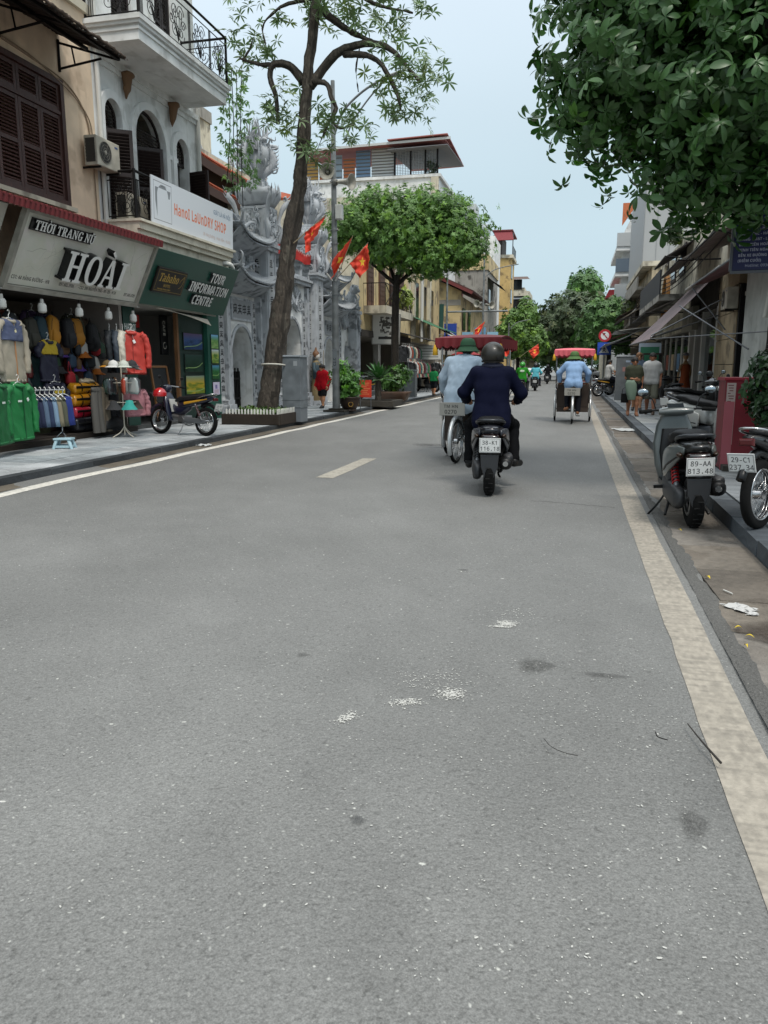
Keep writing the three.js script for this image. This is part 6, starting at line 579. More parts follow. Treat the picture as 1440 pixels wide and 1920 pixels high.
// ---------- street furniture ----------
const galv = mat(0x7f8486, .5, { metalness: .35, map: TX.dirt });
function horn(o, y, ry, x = 0, z = 0) { const g = lathe([[.03, -.1], [.05, .0], [.06, .12], [.1, .3], [.2, .42], [.24, .44], [.235, .45], [.19, .43], [.09, .31], [.04, .14]], 24); T(g, x, y, z, PI / 2 + .1, ry); const h = part(o, 'loudspeaker_horn', g, mat(0xa9a79c, .5, { map: TX.dirt, side: 2 })); part(h, 'reflex_cone', T(lathe([[0, .36], [.05, .33], [.06, .24], [.03, .12]], 14), x, y, z, PI / 2 + .1, ry), mat(0x8d8b82, .5)); part(h, 'driver', T(lathe([[0, -.22], [.09, -.2], [.1, -.1], [.05, -.08]], 14), x, y, z, PI / 2 + .1, ry), mat(0x6a6a66, .5)); }
function starFlag(lab, base, tip, drop, seed, L = .95) { // drooping flag on a slanted pole
  const o = thing('flag', lab, 'flag', base, 0, 'red star flags on poles'), t = V(...tip).sub(V(...base)), len = t.length(), d = t.clone().normalize(); part(o, 'pole', cyl([0, 0, 0], t.toArray(), .014, .012, 6), mat(0x9a8b70, .7)); const w = Math.min(.85, len * .62), side = V(d.z, 0, -d.x).normalize();
  const c = sheet((u, v) => { const p = d.clone().multiplyScalar(len - .04 - u * w), k = v * L * (1 - .12 * u), f = .1 * Math.sin(u * 7 + seed) * v + .06 * sn(u * 3, v * 3, seed); return [p.x + side.x * f + d.x * .18 * v * (u - .2) * 2 + drop[0] * k, p.y - k * .93, p.z + side.z * f + drop[2] * k]; }, 22, 18, .002); part(o, 'cloth', c, picM(flagTex, .75, { side: 2 })); return o;
}
const flagTex = ctex(192, 128, (g, w, h) => { g.fillStyle = '#dc4630'; g.fillRect(0, 0, w, h); star(g, w / 2, h / 2, 34, '#f0c83a'); });
{
  const o = thing('lamp_post', 'tall grey lamp post with loudspeakers, meter box and curved arms', 'lamp post', [-7.27, .083, -23.6]); part(o, 'base_plate', [rbox(.7, .06, .6, .01, 0, .03, 0), rbox(.4, .05, .4, .01, 0, .085, 0)], mat(0x77776f, .9, { map: TX.conc })); part(o, 'pole', [cyl([0, .08, 0], [0, 1.2, 0], .125, .115, 16), cyl([0, 1.2, 0], [0, 9.7, 0], .112, .06, 16)], galv); part(o, 'arm', [tube([[0, 8.1, 0], [.3, 8.8, .02], [.9, 9.3, .05], [1.55, 9.6, .1]], .035, 16, 7)], galv); part(o, 'arm', [tube([[.35, 8.0, 0], [.6, 8.5, .02], [1.1, 9.1, .05], [1.6, 9.55, .1]], .025, 16, 7)], galv); part(o, 'lamp_head', [loft([[0, .05], [.15, .11], [.5, .12], [.62, .05]].map(([t, w]) => ({ c: [1.5 + t * .98, 9.58 + t * .25, .1], u: [0, .05, 0], v: [0, 0, w] })), 10)], mat(0x8b8d8c, .5)); part(o, 'meter_box', rbox(.2, .42, .24, .02, .18, 6.0, .05), mat(0xb5b6b2, .5)); part(o, 'clamp', [1.9, 3.6, 5.1, 5.5, 6.9].map((y) => tor(.115, .012, 0, y, 0, PI / 2)), MT.steel); part(o, 'flag_socket', [cyl([.05, 4.0, .1], [.25, 4.25, .16], .03), cyl([-.05, 4.0, .1], [-.22, 4.22, .15], .03)], mat(0xb5b6b2, .5)); part(o, 'number_plate', plane(.14, .6, 0, 1.65, .118), picM(ctex(32, 128, (g) => { g.fillStyle = '#70767a'; g.fillRect(0, 0, 32, 128); g.fillStyle = '#202224'; g.save(); g.translate(4, 122); g.rotate(-PI / 2); vt(g, 'C2.C', 10, 20, 26, {}); g.restore(); }), .6)); horn(o, 7.1, .1, -.08, .16); horn(o, 6.85, 1.3, .2, .1);
  starFlag('red star flag on the lamp post, drooping towards the shops', [-7.1, 4.3, -23.45], [-6.6, 5.35, -23.3], [-.8, 0, .1], 3, .7); starFlag('red star flag on the lamp post, pole slanting over the road', [-7.05, 4.25, -23.45], [-6.15, 5.15, -23.4], [.3, 0, .05], 5, .55); starFlag('red star flag fixed to the leaning tree', [-6.78, 4.45, -18.62], [-5.9, 5.05, -18.5], [-.4, 0, .05], 9, .58);
  const cb = thing('utility_cabinet', 'plain grey steel utility cabinet beside the leaning tree', 'cabinet', [-6.98, .083, -19.05]); part(cb, 'body', rbox(.5, 1.28, .55, .012, 0, 1.0, 0), mat(0x6c747a, .55, { map: TX.dirt })); part(cb, 'plinth', rbox(.48, .36, .53, .01, 0, .18, 0), mat(0x63696e, .6)); part(cb, 'lid', rbox(.55, .05, .6, .012, 0, 1.665, 0), mat(0x8a9196, .5)); part(cb, 'seam', box(.5, .008, .556, 0, .55, 0), mat(0x2a2d30, .7)); part(cb, 'badge', box(.1, .12, .006, .12, 1.48, .277), mat(0x8c9194, .5));
  const rs = thing('notice_board', 'orange red notice panel on thin legs by the glazed pot', 'notice board', [-6.6, .083, -24.7]); part(rs, 'panel', box(.4, .56, .02, 0, .7, 0), mat(0xc1371f, .6)); part(rs, 'print', plane(.36, .5, 0, .7, .012), picM(ctex(96, 128, (g) => { g.fillStyle = '#c43a22'; g.fillRect(0, 0, 96, 128); g.fillStyle = '#d98a5a'; for (let k = 0; k < 7; k++) g.fillRect(12 + (k % 2) * 6, 16 + k * 15, 70 - (k % 3) * 12, 5); }), .6)); for (const s of [-1, 1]) part(rs, 'leg', cyl([s * .18, 0, 0], [s * .18, .98, -.01], .012), MT.steel);
  const gb = thing('utility_cabinet', 'small grey utility cabinet beyond the rectangular planter', 'cabinet', [-7.5, .083, -35.6]); part(gb, 'body', rbox(.85, 1.2, .5, .012, 0, .64, 0), mat(0x757b7e, .55, { map: TX.dirt })); part(gb, 'lid', rbox(.9, .05, .55, .01, 0, 1.265, 0), mat(0x8d9396, .5)); part(gb, 'vent', box(.3, .2, .01, .1, 1.0, .252), mat(0x4a4e50, .7));
  // speaker gantry farther on
  const sp = thing('speaker_post', 'far lamp post with white loudspeakers above a horizontal beam', 'lamp post', [-5.9, 0, -52]); part(sp, 'pole', cyl([0, 0, 0], [0, 8.6, 0], .09, .05, 10), galv); part(sp, 'beam', cyl([-2.4, 5.1, 0], [1.6, 5.1, 0], .06), galv); part(sp, 'arm', tube([[0, 7.2, 0], [.7, 7.7, 0], [2.2, 8.0, 0]], .03, 10, 6), galv); horn(sp, 5.6, -.4, -.2, .1); horn(sp, 5.5, .8, .3, .1); const pp = thing('utility_pole', 'plain grey pole holding the outer end of the beam', 'pole', [-8.3, .083, -52]); part(pp, 'pole', cyl([0, 0, 0], [0, 7.6, 0], .09, .06, 10), galv); part(pp, 'collar', [tor(.1, .014, 0, 5.05, 0, PI / 2), tor(.1, .014, 0, 3, 0, PI / 2)], MT.steel);
  const fp = (x, z, h, lab) => { const q = thing('lamp_post', lab, 'lamp post', [x, .0, z]); part(q, 'pole', cyl([0, 0, 0], [0, h, 0], .08, .05, 8), galv); part(q, 'arm', tube([[0, h - .6, 0], [.6, h, 0], [1.8, h + .3, 0]], .03, 8, 5), galv); }; fp(-6.6, -90, 8.2, 'slim far lamp post with arm before the yellow tower'); fp(-5.5, -68, 5.2, 'short far lamp post among the light green leaves');
  for (const [k, x, z, a, lab] of [[0, -6.4, -50, .9, 'red flag hanging limp below the loudspeaker beam'], [1, -4.6, -46, 1.0, 'red flag just above the red cyclo canopy'], [2, -3.6, -58, 1.1, 'red flag near the far light green tree']]) starFlag(lab, [x - .3, 2.2 + (k === 0 ? 1.2 : 0), z], [x + a, 3.2 + (k === 0 ? 1.2 : 0), z], [[-.3, 0, .05], [.4, 0, 0], [.2, 0, .1]][k], k * 3, .7);
}
{ // opposite side: sign on the tree, red cabinet, road signs, grey cabinet
  const bs = thing('bus_sign', 'dark blue stop sign with rows of white street names on the tree', 'sign', [2.28, 2.97, -10.35], -.1); part(bs, 'board', rbox(.96, .74, .04, .008, 0, 0, 0), mat(0x1a1f45, .5)); part(bs, 'print', plane(.92, .7, 0, 0, .021), picM(ctex(512, 400, (g, w, h) => { g.fillStyle = '#141a4a'; g.fillRect(0, 0, w, h); g.fillStyle = '#a9aab4'; ['BẾN XE ĐƯỜNG ĐÔI', '(ĐIỂM ĐẦU) - HÀNG BÈ -', 'ĐỒNG XUÂN - HÀNG CÁ -', 'HÀNG VẢI - HÀNG BUỒM -', 'HÀNG BẠC - HÀNG BỒ -', 'HÀNG QUẠT - LÊ THÁI TỔ', 'ĐINH TIÊN HOÀNG (ĐƯỜNG)', 'ĐINH TIÊN HOÀNG (ĐIỂM)', 'BẾN XE ĐƯỜNG ĐÔI ĐINH', '(ĐIỂM CUỐI)'].forEach((s, i) => vt(g, s, 24, 40 + i * 35, 25, { sx: .95 })); vt(g, 'Hotline: 0936 428 228', 70, 388, 25, { bold: false }); }), .5)); part(bs, 'rim', [box(.98, .03, .05, 0, .385, 0), box(.98, .03, .05, 0, -.385, 0), box(.03, .74, .05, -.49, 0, 0)], mat(0x55585e, .5)); part(bs, 'bracket', box(.04, .9, .06, .2, 0, -.06), MT.steel);
  const ys = thing('sign_panel', 'yellow header panel with red letters above the blue stop sign', 'sign', [2.36, 3.5, -10.4], -.1); part(ys, 'board', box(.9, .22, .03), mat(0x6b5a14, .6)); part(ys, 'print', plane(.86, .2, 0, 0, .017), picM(ctex(256, 60, (g) => { g.fillStyle = '#8a7416'; g.fillRect(0, 0, 256, 60); g.fillStyle = '#a33a18'; vt(g, 'XE ĐIỆN', 40, 28, 26, {}); vt(g, 'ELECTRIC CAR', 30, 54, 22, {}); }), .6));
  const rc = thing('red_cabinet', 'dark red metal cabinet with a faded sticker strip on the pavement', 'cabinet', [2.3, .12, -11.15]); part(rc, 'body', rbox(.72, 1.14, .5, .01, 0, .6, 0), mat(0x7c1022, .5, { map: TX.dirt })); part(rc, 'lid', rbox(.76, .04, .54, .008, 0, 1.19, 0), mat(0x8a1a2a, .5)); part(rc, 'sticker_strip', plane(.11, .8, -.29, .74, .252), picM(ctex(48, 256, (g) => { g.fillStyle = '#a79790'; g.fillRect(0, 0, 48, 256); g.fillStyle = '#6a3a3a'; for (let k = 0; k < 22; k++) g.fillRect(6 + (k % 3) * 4, 8 + k * 11, 30 - (k % 4) * 5, 4); }), .7)); part(rc, 'side_strip', box(.12, .9, .006, -.3, .45, .2515), mat(0xa0525a, .6)); part(rc, 'step', rbox(.9, .1, .7, .01, .1, .03, .1), mat(0x8d8a84, .9, { map: TX.conc }));
  const rd = thing('road_sign', 'round red ringed turn sign above a blue crossing sign on one post', 'road sign', [1.72, .12, -48]); part(rd, 'post', cyl([0, 0, 0], [0, 3.5, -.05], .035, .035, 8), galv); part(rd, 'turn_disc', T(new THREE.CylinderGeometry(.36, .36, .02, 30), 0, 3.2, .02, PI / 2), mat(0xa52a2c, .5)); part(rd, 'turn_face', (() => { const g = T(new THREE.CircleGeometry(.36, 30), 0, 3.2, .033); g.keep = true; return g; })(), picM(ctex(128, 128, (g) => { g.fillStyle = '#a8202a'; g.fillRect(0, 0, 128, 128); g.fillStyle = '#cfcfcd'; g.beginPath(); g.arc(64, 64, 42, 0, 7); g.fill(); g.strokeStyle = '#151515'; g.lineWidth = 11; g.beginPath(); g.moveTo(86, 92); g.lineTo(54, 50); g.stroke(); g.fillStyle = '#151515'; g.beginPath(); g.moveTo(40, 36); g.lineTo(72, 40); g.lineTo(46, 66); g.fill(); g.strokeStyle = '#a8202a'; g.lineWidth = 9; g.beginPath(); g.moveTo(34, 34); g.lineTo(94, 94); g.stroke(); }), .45)); part(rd, 'crossing_board', box(.78, .72, .02, 0, 2.45, .02), mat(0x27479c, .5)); part(rd, 'crossing_face', plane(.76, .7, 0, 2.45, .032), picM(ctex(128, 128, (g) => { g.fillStyle = '#1f49a8'; g.fillRect(0, 0, 128, 128); g.fillStyle = '#d4d6d6'; g.beginPath(); g.moveTo(64, 14); g.lineTo(112, 110); g.lineTo(16, 110); g.fill(); g.fillStyle = '#20242a'; g.beginPath(); g.arc(66, 46, 7, 0, 7); g.fill(); g.lineWidth = 8; g.strokeStyle = '#20242a'; g.beginPath(); g.moveTo(66, 54); g.lineTo(62, 76); g.lineTo(50, 100); g.moveTo(62, 76); g.lineTo(78, 100); g.moveTo(50, 70); g.lineTo(64, 60); g.lineTo(78, 72); g.stroke(); }), .45));
  const gc = thing('utility_cabinet', 'tall grey utility cabinet with stickers on the far pavement', 'cabinet', [2.1, .12, -34.2]); part(gc, 'body', rbox(.7, 1.36, .5, .012, 0, 1.1, 0), mat(0x74797c, .55, { map: TX.dirt })); part(gc, 'plinth', rbox(.72, .42, .52, .01, 0, .21, 0), mat(0x5f6467, .6)); part(gc, 'lid', rbox(.76, .06, .56, .012, 0, 1.81, 0), mat(0x9a9e9f, .5)); part(gc, 'sticker', [box(.18, .08, .004, .1, 1.6, .252)], mat(0xa5b2c0, .6)); part(gc, 'sticker', box(.12, .18, .004, -.05, 1.28, .252), mat(0xa57a74, .6));
}
// ---------- houses along the far left side ----------
function win(o, x0, x1, y0, y1, z0, z1, fm = MT.woodDark, pane = MT.glassDark) { const w = part(o, 'window', [bx(x0, x1, y0, y1, z0, z1)], fm); const alongZ = Math.abs(z1 - z0) > Math.abs(x1 - x0); const d = .06; part(w, 'pane', alongZ ? [bx(x1, x1 + .01, y0 + d, y1 - d, Math.max(z0, z1) - d, (z0 + z1) / 2 + .02), bx(x1, x1 + .01, y0 + d, y1 - d, (z0 + z1) / 2 - .02, Math.min(z0, z1) + d)] : [bx(x0 + d, (x0 + x1) / 2 - .02, y0 + d, y1 - d, Math.max(z0, z1), Math.max(z0, z1) + .01), bx((x0 + x1) / 2 + .02, x1 - d, y0 + d, y1 - d, Math.max(z0, z1), Math.max(z0, z1) + .01)], pane); return w; }
function barRail(o, nm, x, y0, y1, z0, z1, step = .14, m = MT.iron) { const g = [cyl([x, y1, z0], [x, y1, z1], .025, .025, 6), cyl([x, y0 + .06, z0], [x, y0 + .06, z1], .015, .015, 5)], n = Math.round(Math.abs(z1 - z0) / step); for (let k = 0; k <= n; k++) { const z = z0 + (z1 - z0) * k / n; g.push(cyl([x, y0, z], [x, y1, z], k % 6 ? .008 : .02, undefined, 5)); } return part(o, nm, g, m); }
function slope(o, nm, p, m, th = .04) { const g = sheet((u, v) => [0, 1, 2].map((i) => (p[0][i] * (1 - u) + p[1][i] * u) * (1 - v) + (p[3][i] * (1 - u) + p[2][i] * u) * v), 14, 6, th); g.keep = false; return part(o, nm, g, m); }
function cloth(o, nm, p, m, sag = .06, th = .006) { const g = sheet((u, v) => { const q = [0, 1, 2].map((i) => (p[0][i] * (1 - u) + p[1][i] * u) * (1 - v) + (p[3][i] * (1 - u) + p[2][i] * u) * v); q[1] -= sag * Math.sin(v * PI) + .03 * sn(u * 9, v, p[0][2]) * v; return q; }, 24, 8, th); g.keep = false; return part(o, nm, g, m); }
function shopFront(o, x, z0, z1, h, depth, sgn) { part(o, 'shop_recess', [bx(x - sgn * depth, x - sgn * (depth - .1), .08, h, z0, z1), bx(x - sgn * depth, x, h - .05, h, z0, z1), bx(x - sgn * depth, x, .08, h - .06, z0 - .06, z0 - .001), bx(x - sgn * depth, x, .08, h - .06, z1 + .001, z1 + .06)], mat(0x8f877b, .95)); }
{
  const o = thing('house', 'old yellow house with a planted iron balcony beyond the temple', 'house'), Z0 = -34.8, Z1 = -46; part(o, 'wall', [bx(-16, FX, 3.0, 8.8, Z0, Z1)], MT.yellow); part(o, 'side_wall', bx(-16, FX + .02, .08, 8.9, Z0 + .12, Z0 + .001), MT.cream); part(o, 'grey_skirt', bx(-12, FX + .05, .08, 4.4, Z0 + .16, Z0 + .121), MT.oldgrey); shopFront(o, FX, Z0 - .1, Z1 + .1, 3.0, 3, 1);
  part(o, 'balcony_slab', [bx(FX, -8.5, 3.95, 4.3, -35.6, -41.8)], MT.cream); barRail(o, 'balcony_railing', -8.55, 4.3, 5.3, -35.6, -41.8, .16); part(o, 'railing_diagonals', [0, 1, 2].map((k) => [cyl([-8.55, 4.35, -35.7 - k * 2], [-8.55, 5.25, -37.6 - k * 2], .02), cyl([-8.55, 5.25, -35.7 - k * 2], [-8.55, 4.35, -37.6 - k * 2], .02)]), MT.iron); part(o, 'railing_side', [cyl([FX, 5.3, -35.6], [-8.55, 5.3, -35.6], .02), ...[0, 1, 2, 3, 4].map((k) => cyl([FX + .2 * k, 4.3, -35.6], [FX + .2 * k, 5.3, -35.6], .01))], MT.iron);
  for (let k = 0; k < 4; k++) { const z = -36.2 - k * 2.3; const d = part(o, 'shutter_door', [bx(FX, FX + .05, 4.35, 6.9, z, z - 1.2)], mat(0x5a3a28, .7)); for (let j = 0; j < 10; j++) part(d, 'slat', bx(FX + .05, FX + .065, 4.6 + j * .22, 4.78 + j * .22, z - .08, z - 1.12), mat(0x4a3022, .7)); } part(o, 'pilaster', bx(FX, FX + .1, 4.4, 8.6, -41.9, -42.4), MT.cream); part(o, 'pilaster', bx(FX, FX + .1, 4.4, 8.6, -45.5, -46), MT.cream); part(o, 'cornice', bx(FX, FX + .25, 8.6, 8.95, Z0, Z1), MT.cream);
  for (const z of [-38.2, -42.2]) part(o, 'shop_pier', bx(FX - .2, FX + .05, .08, 3.0, z, z - .5), MT.oldgrey); part(o, 'lintel_beam', bx(FX, FX + .12, 2.9, 3.2, Z0, Z1), mat(0x3a342d, .9)); place(o, FX, .08, -40);
  const sb = board('shop_sign', 'hanging white shop sign with a dark sketch under the planted balcony', 'sign', [-8.9, 3.3, -37.2], .3, .35); part(sb, 'board', rbox(1.4, 1.5, .1, .02), mat(0x8d8a84, .6)); part(sb, 'print', plane(1.3, 1.4, 0, 0, .052), picM(ctex(128, 128, (g) => { const r = mulberry(6); g.fillStyle = '#c9c7c0'; g.fillRect(0, 0, 128, 128); g.fillStyle = '#47443e'; for (let k = 0; k < 60; k++) g.fillRect(30 + r() * 60, 8 + r() * 60 * (.5 + r()), 4 + r() * 12, 3 + r() * 9); g.fillStyle = '#2c2a27'; g.fillRect(28, 96, 70, 12); }), .6));
  bush('yellow green plants in pots on the yellow house balcony', [-8.8, 4.4, -40.6], [[0, .5, 0, .5, .45, .8], [0, .9, -.6, .35, .3, .5]], 200, 0x86983a, 91, smallW, 1.3);
  const aw = thing('awning', 'striped dark green awning below the yellow house corner', 'awning'); for (let k = 0; k < 12; k++) cloth(aw, 'stripe', [[FX + .1, 4.5, -46 - k * .5], [FX + .1, 4.5, -46.5 - k * .5], [-7.6, 3.7, -46.5 - k * .5], [-7.6, 3.7, -46 - k * .5]], mat(k % 2 ? 0x1d4a2c : 0x3a6a4a, .8), .05); place(aw, FX, 3.7, -49);
  const tin = thing('tin_canopy', 'dark rusted tin canopy over the shop beyond the striped awning', 'canopy'); slope(tin, 'sheet', [[FX, 3.4, -41.6], [FX, 3.4, -45.8], [-7.6, 2.9, -45.8], [-7.6, 2.9, -41.6]], mat(0x4f4740, .8, { map: TX.conc })); place(tin, FX, 3, -44);
  const sg = board('shop_sign', 'pale grey hanging box sign beyond the rusted canopy', 'sign', [-7.9, 2.3, -43.6], 0, .25); part(sg, 'box', rbox(1.3, .8, .18, .02), mat(0x9a9a94, .6)); part(sg, 'print', plane(1.2, .7, 0, 0, .092), picM(ctex(96, 56, (g) => { g.fillStyle = '#b9b9b2'; g.fillRect(0, 0, 96, 56); g.fillStyle = '#7a7a74'; for (let k = 0; k < 4; k++) g.fillRect(10, 8 + k * 12, 76, 5); }), .6));
}
{ // row behind: lower infill, tall house with roof terrace
  const o = thing('house', 'narrow yellow shop house with cream columns and awnings', 'house'); part(o, 'wall', bx(-16, FX, 3, 8.0, -46.1, -56.6), MT.yellow); shopFront(o, FX, -46.2, -56.5, 3, 3, 1); for (const z of [-46.6, -49.2, -51.8]) { part(o, 'column', bx(FX, FX + .2, 3.2, 8.0, z, z - .45), MT.cream); win(o, FX, FX + .06, 4.4, 6.6, z - .9, z - 2.1); } part(o, 'drain', cyl([-8.9, 3, -46.3], [-8.9, 8, -46.3], .08), mat(0xb9b9b4, .6)); part(o, 'parapet', bx(FX - .1, FX + .15, 8.0, 8.5, -46.1, -56.6), MT.oldgrey); place(o, FX, .08, -51);
  const b = thing('house', 'tall grey house topped by a caged terrace under a red metal roof', 'house'), Z = -59; part(b, 'wall', [bx(-20.4, FX - .6, .08, 15.2, Z, Z - 9)], mat(0xffffff, .9, { map: TX.white })); part(b, 'parapet_cap', bx(-20.5, FX - .4, 15.2, 15.4, Z + .15, Z - 9), MT.white); part(b, 'corner_pier', bx(FX - 1.1, FX - .55, 13.9, 15.2, Z + .14, Z + .001), MT.cream);
  const P = (x0, x1, y0, y1, c, n) => { const p = part(b, 'terrace_panel', bx(x0, x1, y0, y1, Z - .3, Z - .36), mat(c, .7)); part(p, 'panel_bars', [...Array(n)].map((_, k) => cyl([x0, y0 + (y1 - y0) * (k + .5) / n, Z - .25], [x1, y0 + (y1 - y0) * (k + .5) / n, Z - .25], .03, .03, 4)), mat(0x6f6f6c, .6)); }; P(-20.4, -19.5, 15.4, 17.1, 0xb08a4a, 7); P(-19.4, -18.2, 15.4, 16.6, 0xb06a44, 6); P(-18.1, -17.6, 15.4, 17.2, 0x8fa0ac, 4); P(-17.5, -16.6, 15.4, 16.9, 0xb06a44, 6); P(-16.5, -15.4, 15.4, 17.4, 0x6f8aa6, 8); P(-15.3, -13.6, 15.4, 17.5, 0xb9bcbc, 10);
  part(b, 'terrace_cage', [...Array(16)].map((_, k) => [cyl([-13.5 + k * .2, 15.4, Z - .2], [-13.5 + k * .2, 17.2, Z - .2], .018, .018, 4), cyl([-13.5, 15.5 + k * .11, Z - .2], [FX - .8, 15.5 + k * .11, Z - .2], .014, .014, 4)]), mat(0x8d9294, .6)); for (const x of [-13.5, -12.3, -11.2, -10.3]) part(b, 'cage_post', bx(x - .06, x + .06, 15.4, 17.4, Z - .15, Z - .28), MT.iron);
  part(b, 'roof', [box(11, .07, 8, -15.1, 17.72, Z - 3.2, .07, 0, .012), box(4.4, .06, 8.6, -11.6, 17.66, Z - 3.3, -.02, 0, .03)], mat(0xa0605c, .7)); part(b, 'roof_fascia', box(11.4, .16, .06, -14.9, 17.46, Z + .82, 0, 0, .02), mat(0xb4b6b4, .6)); part(b, 'roof_underside', box(4.4, .04, 8.4, -11.6, 17.34, Z - 3.3, .06, 0, .02), mat(0x77797d, .8)); place(b, FX, .08, Z); bush('potted shrub inside the roof terrace cage', [-10.7, 15.4, -59.3], [[0, .5, 0, .5, .5, .3]], 90, 0x3a4a34, 93, smallW, 1.4);
}
{
  const o = thing('house', 'weathered yellow gable house with a dark sloping roof and green blind', 'house'), Z = -57; part(o, 'gable_wall', T(ext([[-14, .08], [-8.1, .08], [-8.1, 6.9], [-14, 9.6]], .4), 0, 0, Z - .4), MT.yellow); part(o, 'body', bx(-14, -8.15, .08, 6.6, Z - .41, Z - 15), MT.yellow); slope(o, 'roof', [[-14.2, 9.95, Z + .5], [-14.2, 9.95, Z - 15], [-7.2, 6.75, Z - 15], [-7.2, 6.75, Z + .5]], mat(0x5a3a36, .85, { map: TX.dirt }), .14); part(o, 'barge_board', box(7.7, .2, .08, -10.7, 8.3, Z + .52, 0, 0, -.43), mat(0x6a2e2c, .7)); part(o, 'damp_band', bx(-14, -8.09, 5.9, 6.3, Z + .02, Z), MT.oldgrey);
  win(o, -8.14, -8.08, 4.2, 5.8, Z - 1.2, Z - 2.6); win(o, -8.14, -8.08, 4.2, 5.8, Z - 4.2, Z - 5.6); win(o, -11.2, -9.6, 3.9, 5.5, Z, Z + .05); cloth(o, 'green_blind', [[-12.2, 6.0, Z + .1], [-9.3, 6.0, Z + .1], [-9.3, 4.3, Z + .35], [-12.2, 4.3, Z + .35]], mat(0x124038, .75), .05); part(o, 'lattice', [...Array(9)].map((_, k) => [T(scroll(0, 0, .3, 1.3, k % 2 ? 1 : -1, 0, .03), -12 + k * .36, 3.6, Z + .3)]), mat(0x77787a, .7)); part(o, 'sign_band', bx(-12.4, -8.2, 2.4, 3.1, Z + .4, Z + .3), mat(0xa9a8a4, .7)); part(o, 'blue_poster', bx(-9.2, -8.3, 3.0, 4.6, Z + .45, Z + .4), mat(0x1d3f94, .6)); place(o, -10, .08, Z);
  const p2 = thing('hoarding', 'pale blue printed panels above the cyclo canopy', 'hoarding'); for (let k = 0; k < 3; k++) part(p2, 'panel', bx(-7.6 + k * .85, -6.85 + k * .85, 2.7, 3.9 + .3 * (k % 2), -54.6 - .1 * k, -54.5 - .1 * k), mat([0x7fa9c0, 0x5f93b6, 0x86b0c4][k], .6)); part(p2, 'post', [cyl([-7.2, .08, -54.6], [-7.2, 3, -54.6], .05), cyl([-5.6, 0, -54.6], [-5.6, 3, -54.6], .05)], MT.steel); place(p2, -6.6, .08, -54.6);
  const c = thing('house', 'mossy grey house with a yellow balustraded parapet', 'house'); part(c, 'wall', bx(-18, -8.3, .08, 10.6, -76, -86), MT.oldgrey); part(c, 'parapet', [bx(-18, -8.2, 10.6, 12.0, -75.9, -86)], MT.yellow); part(c, 'parapet_grille', bx(-13.4, -10.0, 11.0, 11.6, -75.85, -75.89), mat(0x7a4a30, .8)); win(c, -8.3, -8.24, 7, 9, -77, -78.6); win(c, -11.6, -10.6, 7.2, 9.2, -76, -75.94, mat(0x6a2f2c, .7)); cloth(c, 'awning', [[-8.3, 10.0, -76.2], [-8.3, 10.0, -82], [-7, 9.1, -82], [-7, 9.1, -76.2]], mat(0x3a3a3c, .8)); place(c, -9, .08, -76);
  const w = thing('house', 'tall whitewashed party wall house above the round tree', 'house'); part(w, 'wall', bx(-20, -9.1, .08, 15.9, -90, -97), MT.white); part(w, 'stair_tower', bx(-15, -11.3, 15.9, 19.4, -90.2, -93), mat(0xd0d6da, .8, { map: TX.white })); win(w, -12.1, -11.5, 17, 18.8, -90.2, -90.1); part(w, 'tank', T(lathe([[0, 0], [.7, 0], [.75, 1.3], [0, 1.5]], 14), -10.4, 15.9, -91), mat(0x9aa2a6, .4)); part(w, 'pipe', cyl([-10, 9, -89.9], [-10, 15.8, -89.9], .08), mat(0x8a8a86, .7)); place(w, -12, .08, -88);
  const t = thing('house', 'slim ochre tower house with a red roofed terrace on top', 'house'); part(t, 'wall', bx(-10.2, -8.1, .08, 14.8, -100, -106), mat(0xfff2d8, .9, { map: TX.yellow })); part(t, 'terrace_slab', bx(-10.4, -7.8, 14.8, 15.2, -99.8, -106), MT.cream); part(t, 'terrace_wall', bx(-10.3, -9.2, 15.2, 17.6, -100.1, -106), mat(0x44403e, .8)); slope(t, 'red_roof', [[-10.2, 17.9, -99.4], [-8.0, 17.9, -99.4], [-7.7, 16.7, -98.8], [-9.9, 16.7, -98.8]], mat(0x7a2a30, .7), .12); part(t, 'roof_deck', box(2.5, .14, 7, -9.1, 17.95, -102.6), mat(0x6a2a2c, .7)); part(t, 'roof_post', [cyl([-7.9, 15.2, -100.2], [-7.9, 17.8, -100.2], .06)], MT.steel); for (let k = 0; k < 4; k++) win(t, -8.12, -8.06, 3.5 + k * 3, 5.2 + k * 3, -101, -103); barRail(t, 'terrace_rail', -7.85, 15.2, 16.2, -100, -105, .3); place(t, -9, .08, -95);
  const f = thing('house', 'far balconied house with striped awnings past the ochre tower', 'house'); part(f, 'wall', bx(-12, -7.8, .08, 13.6, -124, -134), MT.cream); for (let k = 0; k < 4; k++) { part(f, 'balcony', bx(-9.4, -7.0, 3.6 + k * 2.9, 4.3 + k * 2.9, -123.2, -132), [MT.oldgrey, MT.cream][k % 2]); win(f, -9.6, -8.2, 4.6 + k * 2.9, 6.1 + k * 2.9, -124, -123.9); cloth(f, 'awning', [[-9.8, 6.5 + k * 2.9, -123.9], [-7.4, 6.5 + k * 2.9, -123.9], [-6.9, 6.0 + k * 2.9, -122.8], [-9.8, 6.0 + k * 2.9, -122.8]], mat([0x6a6a6c, 0x8a3a34, 0x70757a, 0x5a4a44][k], .8)); } place(f, -9, .08, -124);
  const g2 = thing('house', 'pale end house closing the row of shop houses', 'house'); part(g2, 'wall', bx(-14, -6.6, .08, 10.6, -136, -150), mat(0xf2eee4, .9, { map: TX.cream })); for (let k = 0; k < 3; k++) win(g2, -6.64, -6.56, 3.5 + k * 2.6, 5 + k * 2.6, -137, -139.5); place(g2, -8, .08, -136);
}
